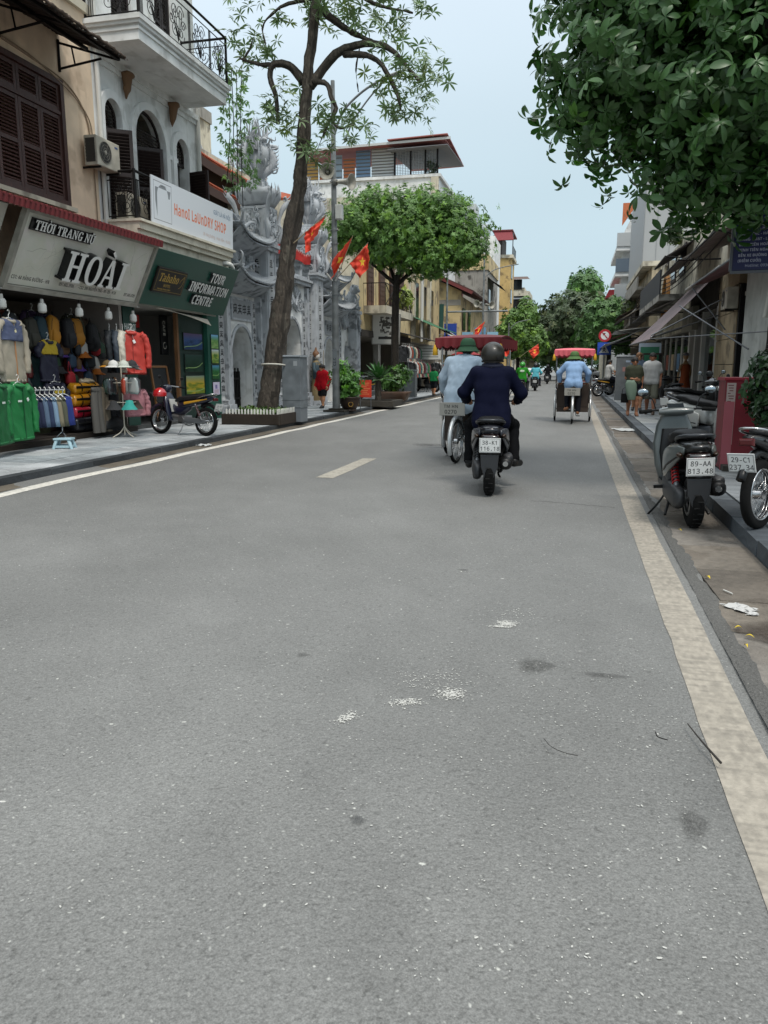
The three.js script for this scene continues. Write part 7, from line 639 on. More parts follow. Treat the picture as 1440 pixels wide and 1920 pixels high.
// ---------- opposite row ----------
const RX = 4.2;
{
  const o = thing('shop_house', 'stone faced clothes shop with glass front under the brown awning', 'shop'), stone = mat(0xd6c8b4, .8, { map: TX.cream, bumpMap: TX.grain, bumpScale: .004 }); part(o, 'upper_wall', [bx(RX, 12, 4.5, 7.6, -14, -31.5)], MT.cream); part(o, 'side_wall', bx(RX, 12, .12, 4.5, -13.9, -13.7), MT.oldgrey);
  for (let k = 0; k < 6; k++) { part(o, 'stone_block', rbox(.6, .68, .95, .012, RX + .28, .5 + k * .7, -23.3), stone); part(o, 'stone_block', rbox(.6, .68, .95, .012, RX + .28, .5 + k * .7, -24.26), stone); part(o, 'stone_block', rbox(.6, .68, .95, .012, RX + .28, .5 + k * .7, -25.22), stone); }
  part(o, 'white_wall', bx(RX, RX + .3, .12, 4.5, -17.4, -21.9), mat(0xd0d2ce, .85, { map: TX.white })); part(o, 'recess', [bx(RX + .7, RX + .8, .12, 4.5, -14, -33)], mat(0x94866f, .9, { map: TX.conc })); for (let k = 0; k < 4; k++) part(o, 'wooden_door', bx(RX + .62, RX + .69, .2, 2.7, -30.1 - k * .62, -30.68 - k * .62), mat(0x5f4028, .6)); for (let k = 0; k < 5; k++) part(o, 'hung_garment', rough(loftY([[2.2, RX + .45, -26.1 - k * .5, .05, .16], [1.9, RX + .45, -26.1 - k * .5, .08, .22], [1.2, RX + .45, -26.1 - k * .5, .09, .24]], 12), .015, 8, k), mat([0xb5aca0, 0x7a8a94, 0xc0b8aa, 0x6a5a54, 0xa8a49c][k], .8)); part(o, 'ceiling', bx(RX + .05, RX + .7, 3.3, 3.4, -21.9, -33), mat(0xb0aaa0, .9)); part(o, 'glass_front', bx(RX + .1, RX + .12, .25, 3.1, -25.8, -28.4), MT.glass); for (const z of [-25.75, -28.5, -30.0, -31.4]) part(o, 'white_column', rbox(.26, 3.3, .26, .02, RX + .1, 1.75, z), mat(0xc9c7c0, .8)); part(o, 'fascia', bx(RX - .05, RX + .1, 3.3, 4.3, -25.7, -31.5), mat(0xa19a8c, .8, { map: TX.conc })); part(o, 'floor', bx(RX, RX + 1.7, .1, .2, -14, -33), stone); part(o, 'dark_post', [bx(RX - .05, RX + .1, .12, 3.6, -22.3, -22.5)], MT.iron); place(o, RX, .12, -22);
  const bp = board('shop_sign', 'beige shop sign box with a small white figure under the awning', 'sign', [RX - .2, 3.15, -30.2], 0, -PI / 2); part(bp, 'box', rbox(2.6, .8, .2, .01), mat(0x8f8a7c, .6)); part(bp, 'figure', [box(.1, .34, .01, .3, 0, .105), ell(.3, .24, .105, .06, .06, .01)], mat(0xc9c7c0, .6));
  const aw = thing('awning', 'long sun bleached brown awning sloping over the pavement', 'awning'), am = mat(0x7d6e70, .8, { map: TX.dirt }); cloth(aw, 'fabric', [[4.15, 4.35, -25.4], [4.15, 4.35, -32.4], [2.12, 2.32, -32.4], [2.12, 2.25, -24.6]], am, .04, .008); part(aw, 'front_bar', cyl([2.12, 2.26, -24.5], [2.12, 2.33, -32.4], .03), mat(0x4a4646, .6)); part(aw, 'arm', [cyl([4.15, 3.0, -25.4], [2.2, 2.35, -24.7], .025)], MT.steel); part(aw, 'arm', [cyl([4.15, 3.0, -32], [2.2, 2.4, -32.2], .025)], MT.steel); part(aw, 'roller', cyl([4.1, 4.4, -25.3], [4.1, 4.4, -32.5], .06), mat(0xb9b5ac, .5)); place(aw, 4.15, 2.3, -28);
  const a2 = thing('awning', 'shaded plum brown awning stretched on a steel frame near the tree', 'awning'); cloth(a2, 'fabric', [[4.15, 4.1, -17], [4.15, 4.1, -24.6], [3.2, 3.75, -24.2], [3.2, 3.75, -17]], mat(0x6a4648, .85), .05, .008); part(a2, 'frame', [cyl([3.2, 3.76, -17], [3.2, 3.76, -24.3], .025), cyl([4.1, 2.5, -23.8], [3.2, 3.7, -24.2], .02), cyl([2.2, 2.4, -24.6], [4.1, 3.4, -24.7], .02), cyl([2.9, 3.2, -24.2], [4.1, 1.9, -20.6], .02), cyl([2.2, 2.3, -24.6], [4.1, 2.2, -17.5], .014)], MT.steel); place(a2, 4.1, 3.3, -20);
  const ac = acUnit('cream air conditioner tucked under the plum awning', [4.0, 3.0, -22.9], -PI / 2);
  part(thing('wall_lamp', 'white long light fitting sticking out by the dark trunk', 'lamp', [3.9, 3.0, -18.2]), 'tube_case', cyl([0, -.5, 0], [.1, .5, 0], .05), mat(0xb5b3ab, .5));
}
{ // mannequin in the shop doorway
  const o = thing('mannequin', 'shop mannequin in a long orange dress and grey cap', 'mannequin', [3.85, .2, -29.4], PI + .5), sk = mat(0xa8845f, .6); part(o, 'body', [rough(loftY([[1.02, 0, 0, .13, .1], [1.2, 0, 0, .15, .11], [1.35, 0, 0, .17, .1], [1.43, 0, 0, .08, .07], [1.52, 0, 0, .05, .05]], 14), .002, 5), ell(0, 1.64, .01, .085, .115, .1), tube([[-.17, 1.36, 0], [-.24, 1.1, .02], [-.22, .82, .08]], (t) => .045 - .015 * t, 10, 8), tube([[.17, 1.36, 0], [.24, 1.1, .02], [.22, .82, .08]], (t) => .045 - .015 * t, 10, 8), cyl([-.08, .05, 0], [-.07, .7, 0], .045, .07), cyl([.08, .05, 0], [.07, .7, 0], .045, .07)], sk); part(o, 'dress', rough(loftY([[.22, 0, 0, .27, .2], [.6, 0, 0, .22, .17], [1.0, 0, 0, .15, .12], [1.3, 0, 0, .18, .125], [1.38, 0, 0, .15, .1]], 22), .012, 9), mat(0x9a4a24, .8)); part(o, 'cap', [new THREE.SphereGeometry(.11, 14, 8, 0, 2 * PI, 0, PI / 2).translate(0, 1.68, 0), box(.14, .012, .1, 0, 1.69, .13)], mat(0x77757a, .7)); part(o, 'base', cyl([0, 0, 0], [0, .02, 0], .2, .2, 20), MT.steel);
  const pb = board('poster_stand', 'pale poster stand with three picture sheets at the shop edge', 'poster stand', [3.3, 1.35, -37.0], 0, -.2); part(pb, 'panel', box(.95, 2.4, .06), mat(0xb5c0cc, .5)); for (let k = 0; k < 3; k++) part(pb, 'picture', plane(.8, .62, 0, .72 - k * .72, .032), mat([0x2f7a58, 0xa89a96, 0x2f4f8f][k], .5)); part(pb, 'foot', box(.9, .06, .4, 0, -1.2, 0), MT.steel);
}
{ // upper storeys and clutter farther down
  const h1 = thing('house', 'cream house with a dark railed balcony beyond the brown awning', 'house'); part(h1, 'wall', bx(RX, 12, 2.9, 6.7, -31.6, -44), MT.cream); shopFront(h1, RX, -31.7, -43.9, 2.9, 1.0, -1); for (let k = 0; k < 6; k++) { part(h1, 'door_frame', bx(RX + .1, RX + .2, .15, 2.8, -32.4 - k * 2, -32.56 - k * 2), mat(0xb5b0a6, .7)); part(h1, 'door_glass', bx(RX + .14, RX + .16, .3, 2.6, -32.56 - k * 2, -34.4 - k * 2), MT.glass); part(h1, 'window_card', plane(.9, .7, RX + .12, 1.7, -33.4 - k * 2, 0, -PI / 2), mat([0xa8a294, 0x6a86a0, 0xb09a7a, 0x9a5a4a, 0x8a9a8a, 0xa8a8a4][k], .6)); } part(h1, 'balcony_slab', bx(3.2, RX, 4.1, 4.35, -33.5, -43), MT.oldgrey); part(h1, 'balcony_screen', bx(3.2, 3.26, 4.35, 5.3, -33.5, -43), mat(0x23262b, .7)); for (let k = 0; k < 3; k++) { const w = part(h1, 'window', bx(RX - .05, RX, 5.2, 6.4, -34 - k * 3, -35.6 - k * 3), MT.woodDark); part(w, 'pane', bx(RX - .06, RX - .05, 5.3, 6.3, -34.1 - k * 3, -35.5 - k * 3), MT.glassDark); } part(h1, 'arch', T(tor(1.0, .12, 0, 0, 0, 0, PI / 2), RX - .05, 4.7, -40), mat(0x9a6a34, .8)); place(h1, RX, .12, -38);
  const h2 = thing('house', 'stained cream house with two balconies past the railed one', 'house'); part(h2, 'wall', bx(RX - .4, 12, 2.8, 6.7, -44.1, -57), mat(0xf4ece0, .9, { map: TX.cream })); shopFront(h2, RX - .4, -44.2, -56.9, 2.8, 3, -1); for (let k = 0; k < 2; k++) part(h2, 'balcony', [bx(3.2, RX - .4, 4.0 + k * 1.7, 4.15 + k * 1.7, -46, -56), bx(3.2, 3.28, 4.15 + k * 1.7, 4.7 + k * 1.7, -46, -56)], MT.oldgrey); part(h2, 'cornice', bx(3.3, 12, 6.7, 6.95, -44, -57.1), MT.cream); for (let k = 0; k < 3; k++) win(h2, 4 + k * 1.2, 4.7 + k * 1.2, 5.0, 6.3, -44.1, -44.0); place(h2, RX, .12, -50);
  const g = thing('house', 'windowless grey clad block rising over the opposite row', 'house'); part(g, 'cladding', bx(4.3, 12, .12, 14.4, -58, -72), mat(0x9a9c9d, .6)); for (let k = 0; k < 9; k++) part(g, 'sheet_seam', bx(4.29 + k * .85, 4.33 + k * .85, 8, 14.4, -57.98, -57.99), mat(0x85888a, .6)); part(g, 'side_cladding', bx(4.28, 4.3, .12, 14.4, -58.02, -72), mat(0x9a9c9d, .6)); place(g, 5, .12, -58);
  const w = thing('house', 'white house with glass balconies and an orange gable at the top', 'house'); part(w, 'wall', bx(3.9, 9, .12, 13.2, -76, -88), MT.white); part(w, 'gable', T(ext([[0, 0], [3.4, 0], [3.4, 2.6], [1.2, 2.6]], .4), 3.8, 13.2, -76.2), MT.white); part(w, 'gable_roof', T(ext([[0, .8], [1.3, 2.7], [0, 2.7]], .3), 3.7, 13.2, -75.7), mat(0xb5653f, .8)); for (let k = 0; k < 3; k++) { part(w, 'balcony', bx(3.3, 5.2, 7.4 + k * 2.2, 7.75 + k * 2.2, -75, -86), MT.white); part(w, 'glass_screen', bx(3.3, 5.1, 7.75 + k * 2.2, 8.9 + k * 2.2, -74.9, -75), mat(k % 2 ? 0x5a6672 : 0xa9acac, .3)); } place(w, 4, .12, -76); const ra = thing('awning', 'small red awning high on the far house', 'awning'); cloth(ra, 'fabric', [[3.8, 8.6, -77], [3.8, 8.6, -84], [2.6, 7.9, -84], [2.6, 7.9, -77]], mat(0xa8343a, .7)); cloth(ra, 'end', [[2.6, 7.9, -76.9], [4.0, 7.9, -76.9], [3.8, 8.6, -76.9], [2.9, 8.6, -76.9]], mat(0xa8343a, .7), 0); place(ra, 3, 8.4, -80);
  const far = thing('house', 'far cream terrace house behind the rounded tree', 'house'); part(far, 'wall', bx(3.4, 10, .12, 8, -89, -112), MT.cream); for (let k = 0; k < 4; k++) win(far, 3.34, 3.4, 4, 6, -90 - k * 4, -92 - k * 4); place(far, 4, .12, -90);
  const tc = (lab, x0, y0, x1, y1, za, zb, c) => { const t = thing('canopy', lab, 'canopy', [0, 0, 0], 0, 'small canopies over the far shops'); slope(t, 'sheet', [[x0, y0, za], [x0, y0, zb], [x1, y1, zb], [x1, y1, za]], mat(c, .8, { map: TX.dirt })); part(t, 'edge_bar', cyl([x1, y1, za], [x1, y1, zb], .03), MT.iron); part(t, 'strut', cyl([x1, y1, za], [x0, y0 - .7, za], .025), MT.iron); place(t, x0, y1, za); };
  tc('dark tin canopy over the cream house balcony', 4.2, 4.3, 2.7, 3.6, -33, -40, 0x57524c); tc('bent grey tin canopy under the stained balconies', 3.8, 4.9, 2.3, 4.0, -44, -50, 0x6a645a); tc('rusty tin canopy with plants on it', 3.8, 5.2, 2.6, 4.6, -50.5, -56, 0x5a4a3c); tc('pale grey flat canopy before the tin roofs', 3.9, 3.5, 2.0, 3.3, -41, -46, 0x8d8c86); tc('black cloth canopy lowest over the far shops', 3.8, 3.3, 1.9, 2.8, -47, -53, 0x2c2a2a); tc('small rust red canopy beside the road sign', 3.8, 3.9, 2.2, 3.3, -54, -58, 0x6a3f34); tc('weathered grey canopy above the plum awning', 4.2, 5.4, 3.0, 4.7, -26, -31, 0x77736c); tc('dark slate canopy high over the stone shop', 4.2, 6.2, 3.2, 5.6, -32, -36, 0x3a3436); tc('slim grey canopy jutting at first floor level', 4.2, 5.0, 3.1, 4.6, -20, -25, 0x88867e);
  const wa = thing('awning', 'white canvas awning curving down near the road sign', 'awning'); const s = sheet((u, v) => [3.2 - 1.7 * v, 3.35 - 1.0 * v + .25 * v * v, -40 - u * 8], 12, 8, .01); s.keep = false; part(wa, 'fabric', s, mat(0xc6c9cb, .7)); part(wa, 'bar', cyl([1.5, 2.6, -40], [1.5, 2.6, -48], .025), MT.steel); place(wa, 3, 2.6, -44);
  part(thing('cable_bundle', 'sagging black cables strung along the opposite facades', 'cable', [0, 0, 0]), 'cable', [0, 1, 2, 3].map((k) => tube([[3.6 - .1 * k, 4.9 + .2 * k, -18], [3.4, 4.3 + .15 * k, -30], [3.3, 4.8 + .2 * k, -42], [3.2, 4.2, -54], [3.2, 4.8, -66]], .018, 40, 5)), MT.black);
  bush('tuft of wild plants on the rusty canopy', [3.2, 4.9, -52], [[0, .3, 0, .5, .4, .8]], 90, 0x54623a, 97, smallW, 1.5); bush('weeds sprouting from the cream house ledge', [4.0, 6.7, -36], [[0, .2, 0, .3, .3, .6]], 60, 0x5a6a44, 98, smallW, 1.4);
  for (const [x, z, c, lab, i] of [[3.3, -36, 0x3a2f28, 'dark wooden display case before the far shop', 0], [3.2, -40, 0x24405a, 'blue display rack before the far shop', 1], [3.1, -43, 0x5a5148, 'brown goods shelf beside the blue rack', 2], [2.9, -47, 0x2f2f33, 'black goods shelf near the white awning', 3]]) { const d = thing('display_case', lab, 'display case', [x, .12, z]); part(d, 'carcass', [bx(-.4, .4, 0, .06, -.6, .6), bx(-.4, .4, 1.9, 1.96, -.6, .6), bx(-.4, -.36, .06, 1.9, -.6, .6), bx(.36, .4, .06, 1.9, -.6, .6)], mat(c, .7)); for (let k = 0; k < 3; k++) part(d, 'shelf', bx(-.35, .35, .5 + k * .45, .53 + k * .45, -.58, .58), mat(c, .7)); for (let k = 0; k < 9; k++) part(d, 'goods', rbox(.18, .24, .3, .02, -.22 + (k % 3) * .22, .22 + (k / 3 | 0) * .45, .4 - .3 * (k % 2)), mat([0x8a3a34, 0xa89a84, 0x3a5a4a, 0x55606a][(k + i) % 4], .7)); }
}
// ---------- vehicles (all face local -z) ----------
const axX = (g, x, y, z) => T(g, x, y, z, 0, PI / 2);
function plateTex(a, b) { return ctex(192, 136, (g, w, h) => { g.fillStyle = '#d2d3d1'; g.fillRect(0, 0, w, h); g.strokeStyle = '#7d7f80'; g.lineWidth = 4; g.strokeRect(4, 4, w - 8, h - 8); g.fillStyle = '#3a3c3e'; vt(g, a, w / 2, 60, 52, { align: 'center', font: 'monospace', sx: .95 }); vt(g, b, w / 2, 120, 54, { align: 'center', font: 'monospace', sx: .95 }); }); }
function wheel(o, x, y, z, R, w, { spokes = 5, wire = false, nm = 'wheel', tyre = MT.rubber, rim = MT.alu } = {}) {
  const t = part(o, nm, [axX(lathe([[R - w * 1.05, -w * .42], [R - w * .5, -w * .55], [R - w * .12, -w * .4], [R, -w * .12], [R, w * .12], [R - w * .12, w * .4], [R - w * .5, w * .55], [R - w * 1.05, w * .42]].map(([r, h]) => [r, h]), 36).rotateX(PI / 2), 0, 0, 0)], tyre, [x, y, z]); const g = [axX(tor(R - w * 1.05, w * .16, 0, 0, -w * .36), 0, 0, 0), axX(tor(R - w * 1.05, w * .16, 0, 0, w * .36), 0, 0, 0), cyl([-w * .6, 0, 0], [w * .6, 0, 0], R * .14, undefined, 14), axX(tor(R - w * 1.05, w * .12, 0, 0, 0), 0, 0, 0)]; const n = wire ? 28 : spokes; for (let k = 0; k < n; k++) { const a = k / n * 2 * PI + .2, r = R - w; wire ? g.push(cyl([(k % 2 ? 1 : -1) * w * .5, Math.sin(a + .5) * R * .1, Math.cos(a + .5) * R * .1], [0, Math.sin(a) * r, Math.cos(a) * r], .0022, .0022, 4)) : g.push(cyl([0, 0, 0], [0, Math.sin(a) * r, Math.cos(a) * r], .022, .016, 6)); } part(t, 'rim', g, rim); if (!wire) part(t, 'tread', [...Array(30)].map((_, k) => { const a = k / 30 * 2 * PI; return T(box(w * .7, .006, .01), 0, Math.sin(a) * (R - .001), Math.cos(a) * (R - .001), -a - PI / 2 + .0, .35 * (k % 2 ? 1 : -1)); }), mat(0x141414, .9)); return t;
}
const helix = (p, q, r, turns, th) => { const a = V(...p), b = V(...q), d = b.clone().sub(a), u = V(1, 0, 0).cross(d).normalize(), v = d.clone().normalize().cross(u), P = []; for (let k = 0; k <= turns * 10; k++) { const t = k / (turns * 10), an = t * turns * 2 * PI; P.push(a.clone().add(d.clone().multiplyScalar(t)).add(u.clone().multiplyScalar(r * Math.cos(an))).add(v.clone().multiplyScalar(r * Math.sin(an)))); } return sweep(P, th, 5); };
function scooter(name, label, pos, ry, { body = 0x1a1c22, panel, plate, spring = 0x2a2a2c, lean = 0, group, front = 0xb9bbb8, ridden, tail } = {}) {
  const o = thing(name, label, 'scooter', pos, ry, group); o.rotation.z = lean; const pm = mat(body, .3, { clearcoat: .7, clearcoatRoughness: .15 }), sm = panel ? mat(panel, .35, { clearcoat: .5 }) : pm, bk = MT.plasticBlack;
  wheel(o, 0, .285, .64, .285, .12); wheel(o, 0, .28, -.66, .28, .095, { nm: 'wheel' });
  part(o, 'tail_cowl', loftZ([[-.12, 0, .58, .1, .12, 2.6], [.1, 0, .62, .165, .15, 2.6], [.4, 0, .67, .185, .13, 2.5], [.66, 0, .72, .165, .1, 2.4], [.82, 0, .75, .12, .07, 2.3], [.9, 0, .765, .07, .035, 2.2]], 22), tail ? mat(tail, .35, { clearcoat: .4 }) : pm);
  for (const s of [-1, 1]) { const g = loftZ([[-.05, s * .15, .52, .02, .1, 2.4], [.2, s * .185, .55, .03, .15, 2.4], [.5, s * .19, .64, .03, .12, 2.4], [.74, s * .15, .71, .025, .07, 2.4], [.84, s * .12, .74, .015, .03, 2.4]], 14); part(o, 'side_panel', g, sm); part(o, 'panel_trim', tube([[s * .17, .47, -.02], [s * .212, .5, .25], [s * .21, .6, .55], [s * .15, .7, .82]], .01, 14, 5), bk); }
  part(o, 'seat', loftZ([[-.3, 0, .74, .07, .03, 3], [-.22, 0, .77, .11, .05, 3], [.05, 0, .785, .14, .055, 3], [.22, 0, .8, .155, .06, 3], [.34, 0, .835, .155, .06, 3], [.6, 0, .855, .13, .05, 3], [.74, 0, .85, .08, .03, 3]], 20), mat(0x0d0d0f, .6, { bumpMap: TX.grain, bumpScale: .001, specularIntensity: .5 }));
  part(o, 'grab_rail', tube([[-.13, .8, .5], [-.155, .85, .72], [-.1, .875, .88], [0, .88, .92], [.1, .875, .88], [.155, .85, .72], [.13, .8, .5]], .017, 28, 8), mat(0x35373a, .35, { metalness: .5 })); const tl = part(o, 'tail_light', [loftZ([[.8, 0, .69, .12, .05, 3], [.9, 0, .685, .1, .04, 3], [.925, 0, .68, .06, .025, 3]], 16)], mat(0x160707, .2, { clearcoat: 1 })); part(tl, 'lamp_lens', rbox(.09, .035, .02, .006, 0, .665, .925), mat(0x7a1014, .25)); for (const s of [-1, 1]) part(o, 'turn_signal', ell(s * .15, .7, .8, .03, .025, .05), mat(0x2a1a0c, .3));
  const nb = part(o, 'plate_bracket', [rbox(.2, .2, .03, .008, 0, .56, .925, .18)], bk); part(o, 'number_plate', rbox(.235, .165, .008, .003, 0, .605, .965, .16), mat(0xc9cac8, .4)); if (plate) part(o, 'plate_print', plane(.225, .157, 0, .6057, .9705, .16), picM(plateTex(...plate), .4));
  part(o, 'rear_mudguard', T(ext([[-.095, .1], [.095, .1], [.085, -.04], [.045, -.15], [-.045, -.15], [-.085, -.04]], .014, .008), 0, .39, .9, .12), mat(0x2c2e31, .5)); part(o, 'wheel_hugger', [sweep(crv([[0, .62, .42], [0, .63, .62], [0, .58, .8], [0, .48, .92]], 12), .045, 8)], bk);
  part(o, 'transmission_case', [rough(loftZ([[.02, -.14, .36, .05, .1, 3], [.2, -.15, .34, .065, .13, 3], [.5, -.15, .31, .06, .11, 3], [.72, -.14, .29, .055, .1, 3], [.78, -.13, .29, .03, .06, 3]], 16), .004, 20), rbox(.1, .16, .22, .02, -.15, .5, .35)], mat(0x2f3032, .5)); part(o, 'engine', [rbox(.24, .2, .26, .03, 0, .34, .1), cyl([-.19, .31, .1], [.17, .31, .1], .06, .06, 14)], mat(0x55565a, .5, { metalness: .5 })); part(o, 'swing_casting', [rbox(.05, .09, .4, .015, -.085, .32, .5), ell(-.1, .29, .64, .05, .07, .07)], MT.alu);
  const sa = part(o, 'shock_absorber', [cyl([-.145, .66, .42], [-.145, .33, .66], .016, .016, 8), cyl([-.145, .42, .595], [-.145, .32, .665], .026, .026, 10)], MT.steel); part(sa, 'spring', helix([-.145, .64, .435], [-.145, .41, .6], .032, 8, .008), mat(spring, .5));
  const mf = part(o, 'muffler', [loftZ([[.12, .16, .33, .04, .04, 2], [.2, .17, .34, .07, .07, 2.4], [.6, .175, .37, .085, .08, 2.4], [.8, .178, .385, .075, .07, 2.2], [.83, .178, .386, .05, .05, 2]], 18), tube([[.06, .3, -.05], [.12, .2, .05], [.16, .3, .15]], .022, 10, 7)], mat(0x1b1b1c, .45, { metalness: .4 })); part(mf, 'heat_shield', [loftZ([[.3, .2, .41, .06, .055, 3], [.68, .205, .43, .06, .05, 3]], 14)], mat(0x2b2c2f, .5)); part(mf, 'exhaust_tip', cyl([.178, .386, .82], [.178, .386, .845], .032, .03, 14), MT.chrome);
  part(o, 'centre_stand', ridden ? [tube([[-.1, .2, .16], [-.11, .18, .3], [-.12, .19, .46]], .014, 8, 6), tube([[.1, .2, .16], [.11, .18, .3], [.12, .19, .46]], .014, 8, 6)] : [tube([[-.12, .24, .16], [-.17, .12, .22], [-.2, .06, .3]], .014, 8, 6), tube([[.12, .24, .16], [.17, .12, .22], [.2, .06, .3]], .014, 8, 6)], bk); if (!ridden) part(o, 'side_stand', [tube([[-.16, .22, -.0], [-.26, .1, .05], [-.33, .012, .02]], .012, 8, 6)], bk); part(o, 'footpeg', [box(.12, .03, .05, .24, .33, .22), box(.12, .03, .05, -.24, .33, .22)], bk);
  part(o, 'floorboard', [rbox(.34, .06, .44, .02, 0, .3, -.26), loftZ([[-.46, 0, .26, .14, .06, 3], [-.1, 0, .26, .15, .06, 3], [.1, 0, .3, .1, .06, 3]], 14)], bk); part(o, 'front_shield', loft([[.27, -.46, .15, .05], [.45, -.49, .2, .055], [.68, -.53, .215, .07], [.86, -.56, .18, .085], [.98, -.56, .13, .08], [1.04, -.54, .06, .04]].map(([y, z, a, b]) => ({ c: [0, y, z], u: [a, 0, 0], v: [0, .02, b], e: 2.6 })), 20), pm); part(o, 'inner_shield', loft([[.33, -.42, .13, .03], [.6, -.44, .16, .04], [.84, -.47, .13, .04]].map(([y, z, a, b]) => ({ c: [0, y, z], u: [a, 0, 0], v: [0, 0, b], e: 3 })), 14), bk); part(o, 'headlight', [ell(0, .9, -.63, .12, .07, .035)], mat(front, .15, { clearcoat: 1 }));
  part(o, 'handlebar_cowl', [loft([[-.17, .04], [-.08, .065], [0, .075], [.08, .065], [.17, .04]].map(([x, r]) => ({ c: [x, 1.02, -.47 + Math.abs(x) * .2], u: [0, r * .75, 0], v: [0, 0, r * 1.1] })), 12)], pm); part(o, 'instrument_panel', box(.16, .012, .08, 0, 1.075, -.45, .5), mat(0x22262a, .15)); part(o, 'handlebar', tube([[-.36, 1.03, -.33], [-.2, 1.04, -.41], [0, 1.02, -.47], [.2, 1.04, -.41], [.36, 1.03, -.33]], .013, 20, 7), bk); for (const s of [-1, 1]) { part(o, 'grip', cyl([s * .25, 1.037, -.385], [s * .37, 1.03, -.325], .02, .02, 10), MT.rubber); part(o, 'brake_lever', tube([[s * .19, 1.04, -.45], [s * .27, 1.03, -.44], [s * .36, 1.02, -.4]], .006, 8, 5), MT.alu); const m = part(o, 'mirror', [tube([[s * .2, 1.05, -.42], [s * .24, 1.16, -.42], [s * .3, 1.2, -.42]], .006, 8, 5), ell(s * .33, 1.23, -.42, .065, .045, .018)], bk); part(m, 'mirror_glass', ell(s * .33, 1.23, -.412, .057, .037, .014), mat(0x9aa4aa, .04, { metalness: 1 })); part(o, 'fork', [cyl([s * .075, .3, -.66], [s * .07, .62, -.56], .018, .018, 8)], MT.alu); }
  part(o, 'front_mudguard', sweep(crv([[0, .42, -.93], [0, .56, -.82], [0, .6, -.66], [0, .55, -.5], [0, .44, -.4]], 16), (t) => .045 + .015 * Math.sin(t * PI), 9), pm); return o;
}
function underbone(name, label, pos, ry, { body = 0x14182a, plate, lean = 0, group, stripe = 0xb98a2a } = {}) {
  const o = thing(name, label, 'motorbike', pos, ry, group); o.rotation.z = lean; const pm = mat(body, .35, { clearcoat: .5 }), bk = MT.plasticBlack; wheel(o, 0, .29, .62, .29, .075, { wire: true, rim: MT.chrome }); wheel(o, 0, .29, -.63, .29, .07, { wire: true, rim: MT.chrome });
  part(o, 'seat', loftZ([[-.18, 0, .7, .07, .03, 3], [-.05, 0, .74, .11, .05, 3], [.3, 0, .77, .13, .05, 3], [.55, 0, .8, .12, .045, 3], [.68, 0, .81, .07, .03, 3]], 18), mat(0x141416, .55)); part(o, 'tail', loftZ([[-.1, 0, .62, .06, .08, 2.4], [.2, 0, .66, .1, .09, 2.4], [.55, 0, .71, .1, .07, 2.4], [.84, 0, .77, .05, .03, 2.2]], 16), pm); for (const s of [-1, 1]) part(o, 'stripe_decal', loftZ([[.1, s * .096, .65, .012, .03], [.45, s * .105, .7, .012, .022], [.7, s * .08, .745, .01, .012]], 8), mat(stripe, .4));
  part(o, 'leg_shield', loft([[.3, -.28, .11, .03], [.5, -.33, .17, .04], [.7, -.4, .16, .05], [.85, -.46, .09, .05]].map(([y, z, a, b]) => ({ c: [0, y, z], u: [a, 0, 0], v: [0, .03, b], e: 2.6 })), 16), pm); part(o, 'spine', loftZ([[-.42, 0, .66, .05, .07], [-.2, 0, .5, .06, .09], [.0, 0, .5, .07, .1], [.2, 0, .6, .06, .08]], 12), pm); part(o, 'spine_decal', loftZ([[-.3, .062, .52, .008, .02], [-.05, .075, .46, .008, .03]], 8), mat(stripe, .4)); part(o, 'heel_guard', box(.2, .28, .02, 0, .6, -.27, -.35), mat(0x9a9a96, .5));
  part(o, 'engine', [rbox(.2, .18, .22, .03, 0, .32, .05), cyl([0, .34, -.05], [0, .38, -.3], .065, .07, 12), cyl([-.14, .3, .05], [.14, .3, .05], .075, .075, 14)], MT.alu); part(o, 'chain_case', loftZ([[.05, -.09, .33, .02, .06, 3], [.6, -.09, .29, .02, .05, 3], [.7, -.09, .29, .015, .03, 3]], 12), MT.steel); const sa = part(o, 'shock_absorber', [cyl([-.12, .64, .42], [-.12, .32, .6], .014), cyl([.12, .64, .42], [.12, .32, .6], .014)], MT.steel); part(sa, 'spring', [helix([-.12, .62, .435], [-.12, .4, .56], .026, 7, .006), helix([.12, .62, .435], [.12, .4, .56], .026, 7, .006)], mat(0x5a1c1c, .5)); part(o, 'muffler', [tube([[.1, .3, -.2], [.13, .2, .0], [.14, .24, .2]], .016, 10, 7), loftZ([[.15, .15, .25, .03, .03], [.3, .155, .28, .045, .045], [.75, .16, .34, .045, .045], [.8, .16, .345, .02, .02]], 14)], MT.chrome);
  for (const s of [-1, 1]) { part(o, 'fork', cyl([s * .08, .29, -.63], [s * .06, .82, -.45], .018, .02, 8), bk); part(o, 'grip', cyl([s * .24, .99, -.36], [s * .36, .98, -.3], .018, .018, 9), MT.rubber); const m = part(o, 'mirror', [tube([[s * .2, 1.0, -.38], [s * .26, 1.12, -.36], [s * .3, 1.15, -.36]], .005, 6, 5), ell(s * .32, 1.17, -.36, .05, .04, .014)], bk); part(o, 'turn_signal', ell(s * .12, .8, -.52, .035, .025, .03), mat(0x9a5a14, .3)); }
  part(o, 'handlebar', tube([[-.36, .98, -.3], [-.15, 1.0, -.4], [.15, 1.0, -.4], [.36, .98, -.3]], .012, 14, 6), MT.chrome); part(o, 'handlebar_cowl', [ell(0, .95, -.46, .11, .09, .09)], pm); part(o, 'headlight', ell(0, .93, -.53, .075, .065, .03), mat(0xb9bdbe, .1, { clearcoat: 1 })); part(o, 'front_mudguard', sweep(crv([[0, .4, -.9], [0, .55, -.82], [0, .61, -.64], [0, .56, -.46], [0, .4, -.36]], 16), .04, 8), pm); part(o, 'rear_mudguard', sweep(crv([[0, .6, .5], [0, .64, .68], [0, .56, .86], [0, .44, .96]], 10), .038, 8), bk);
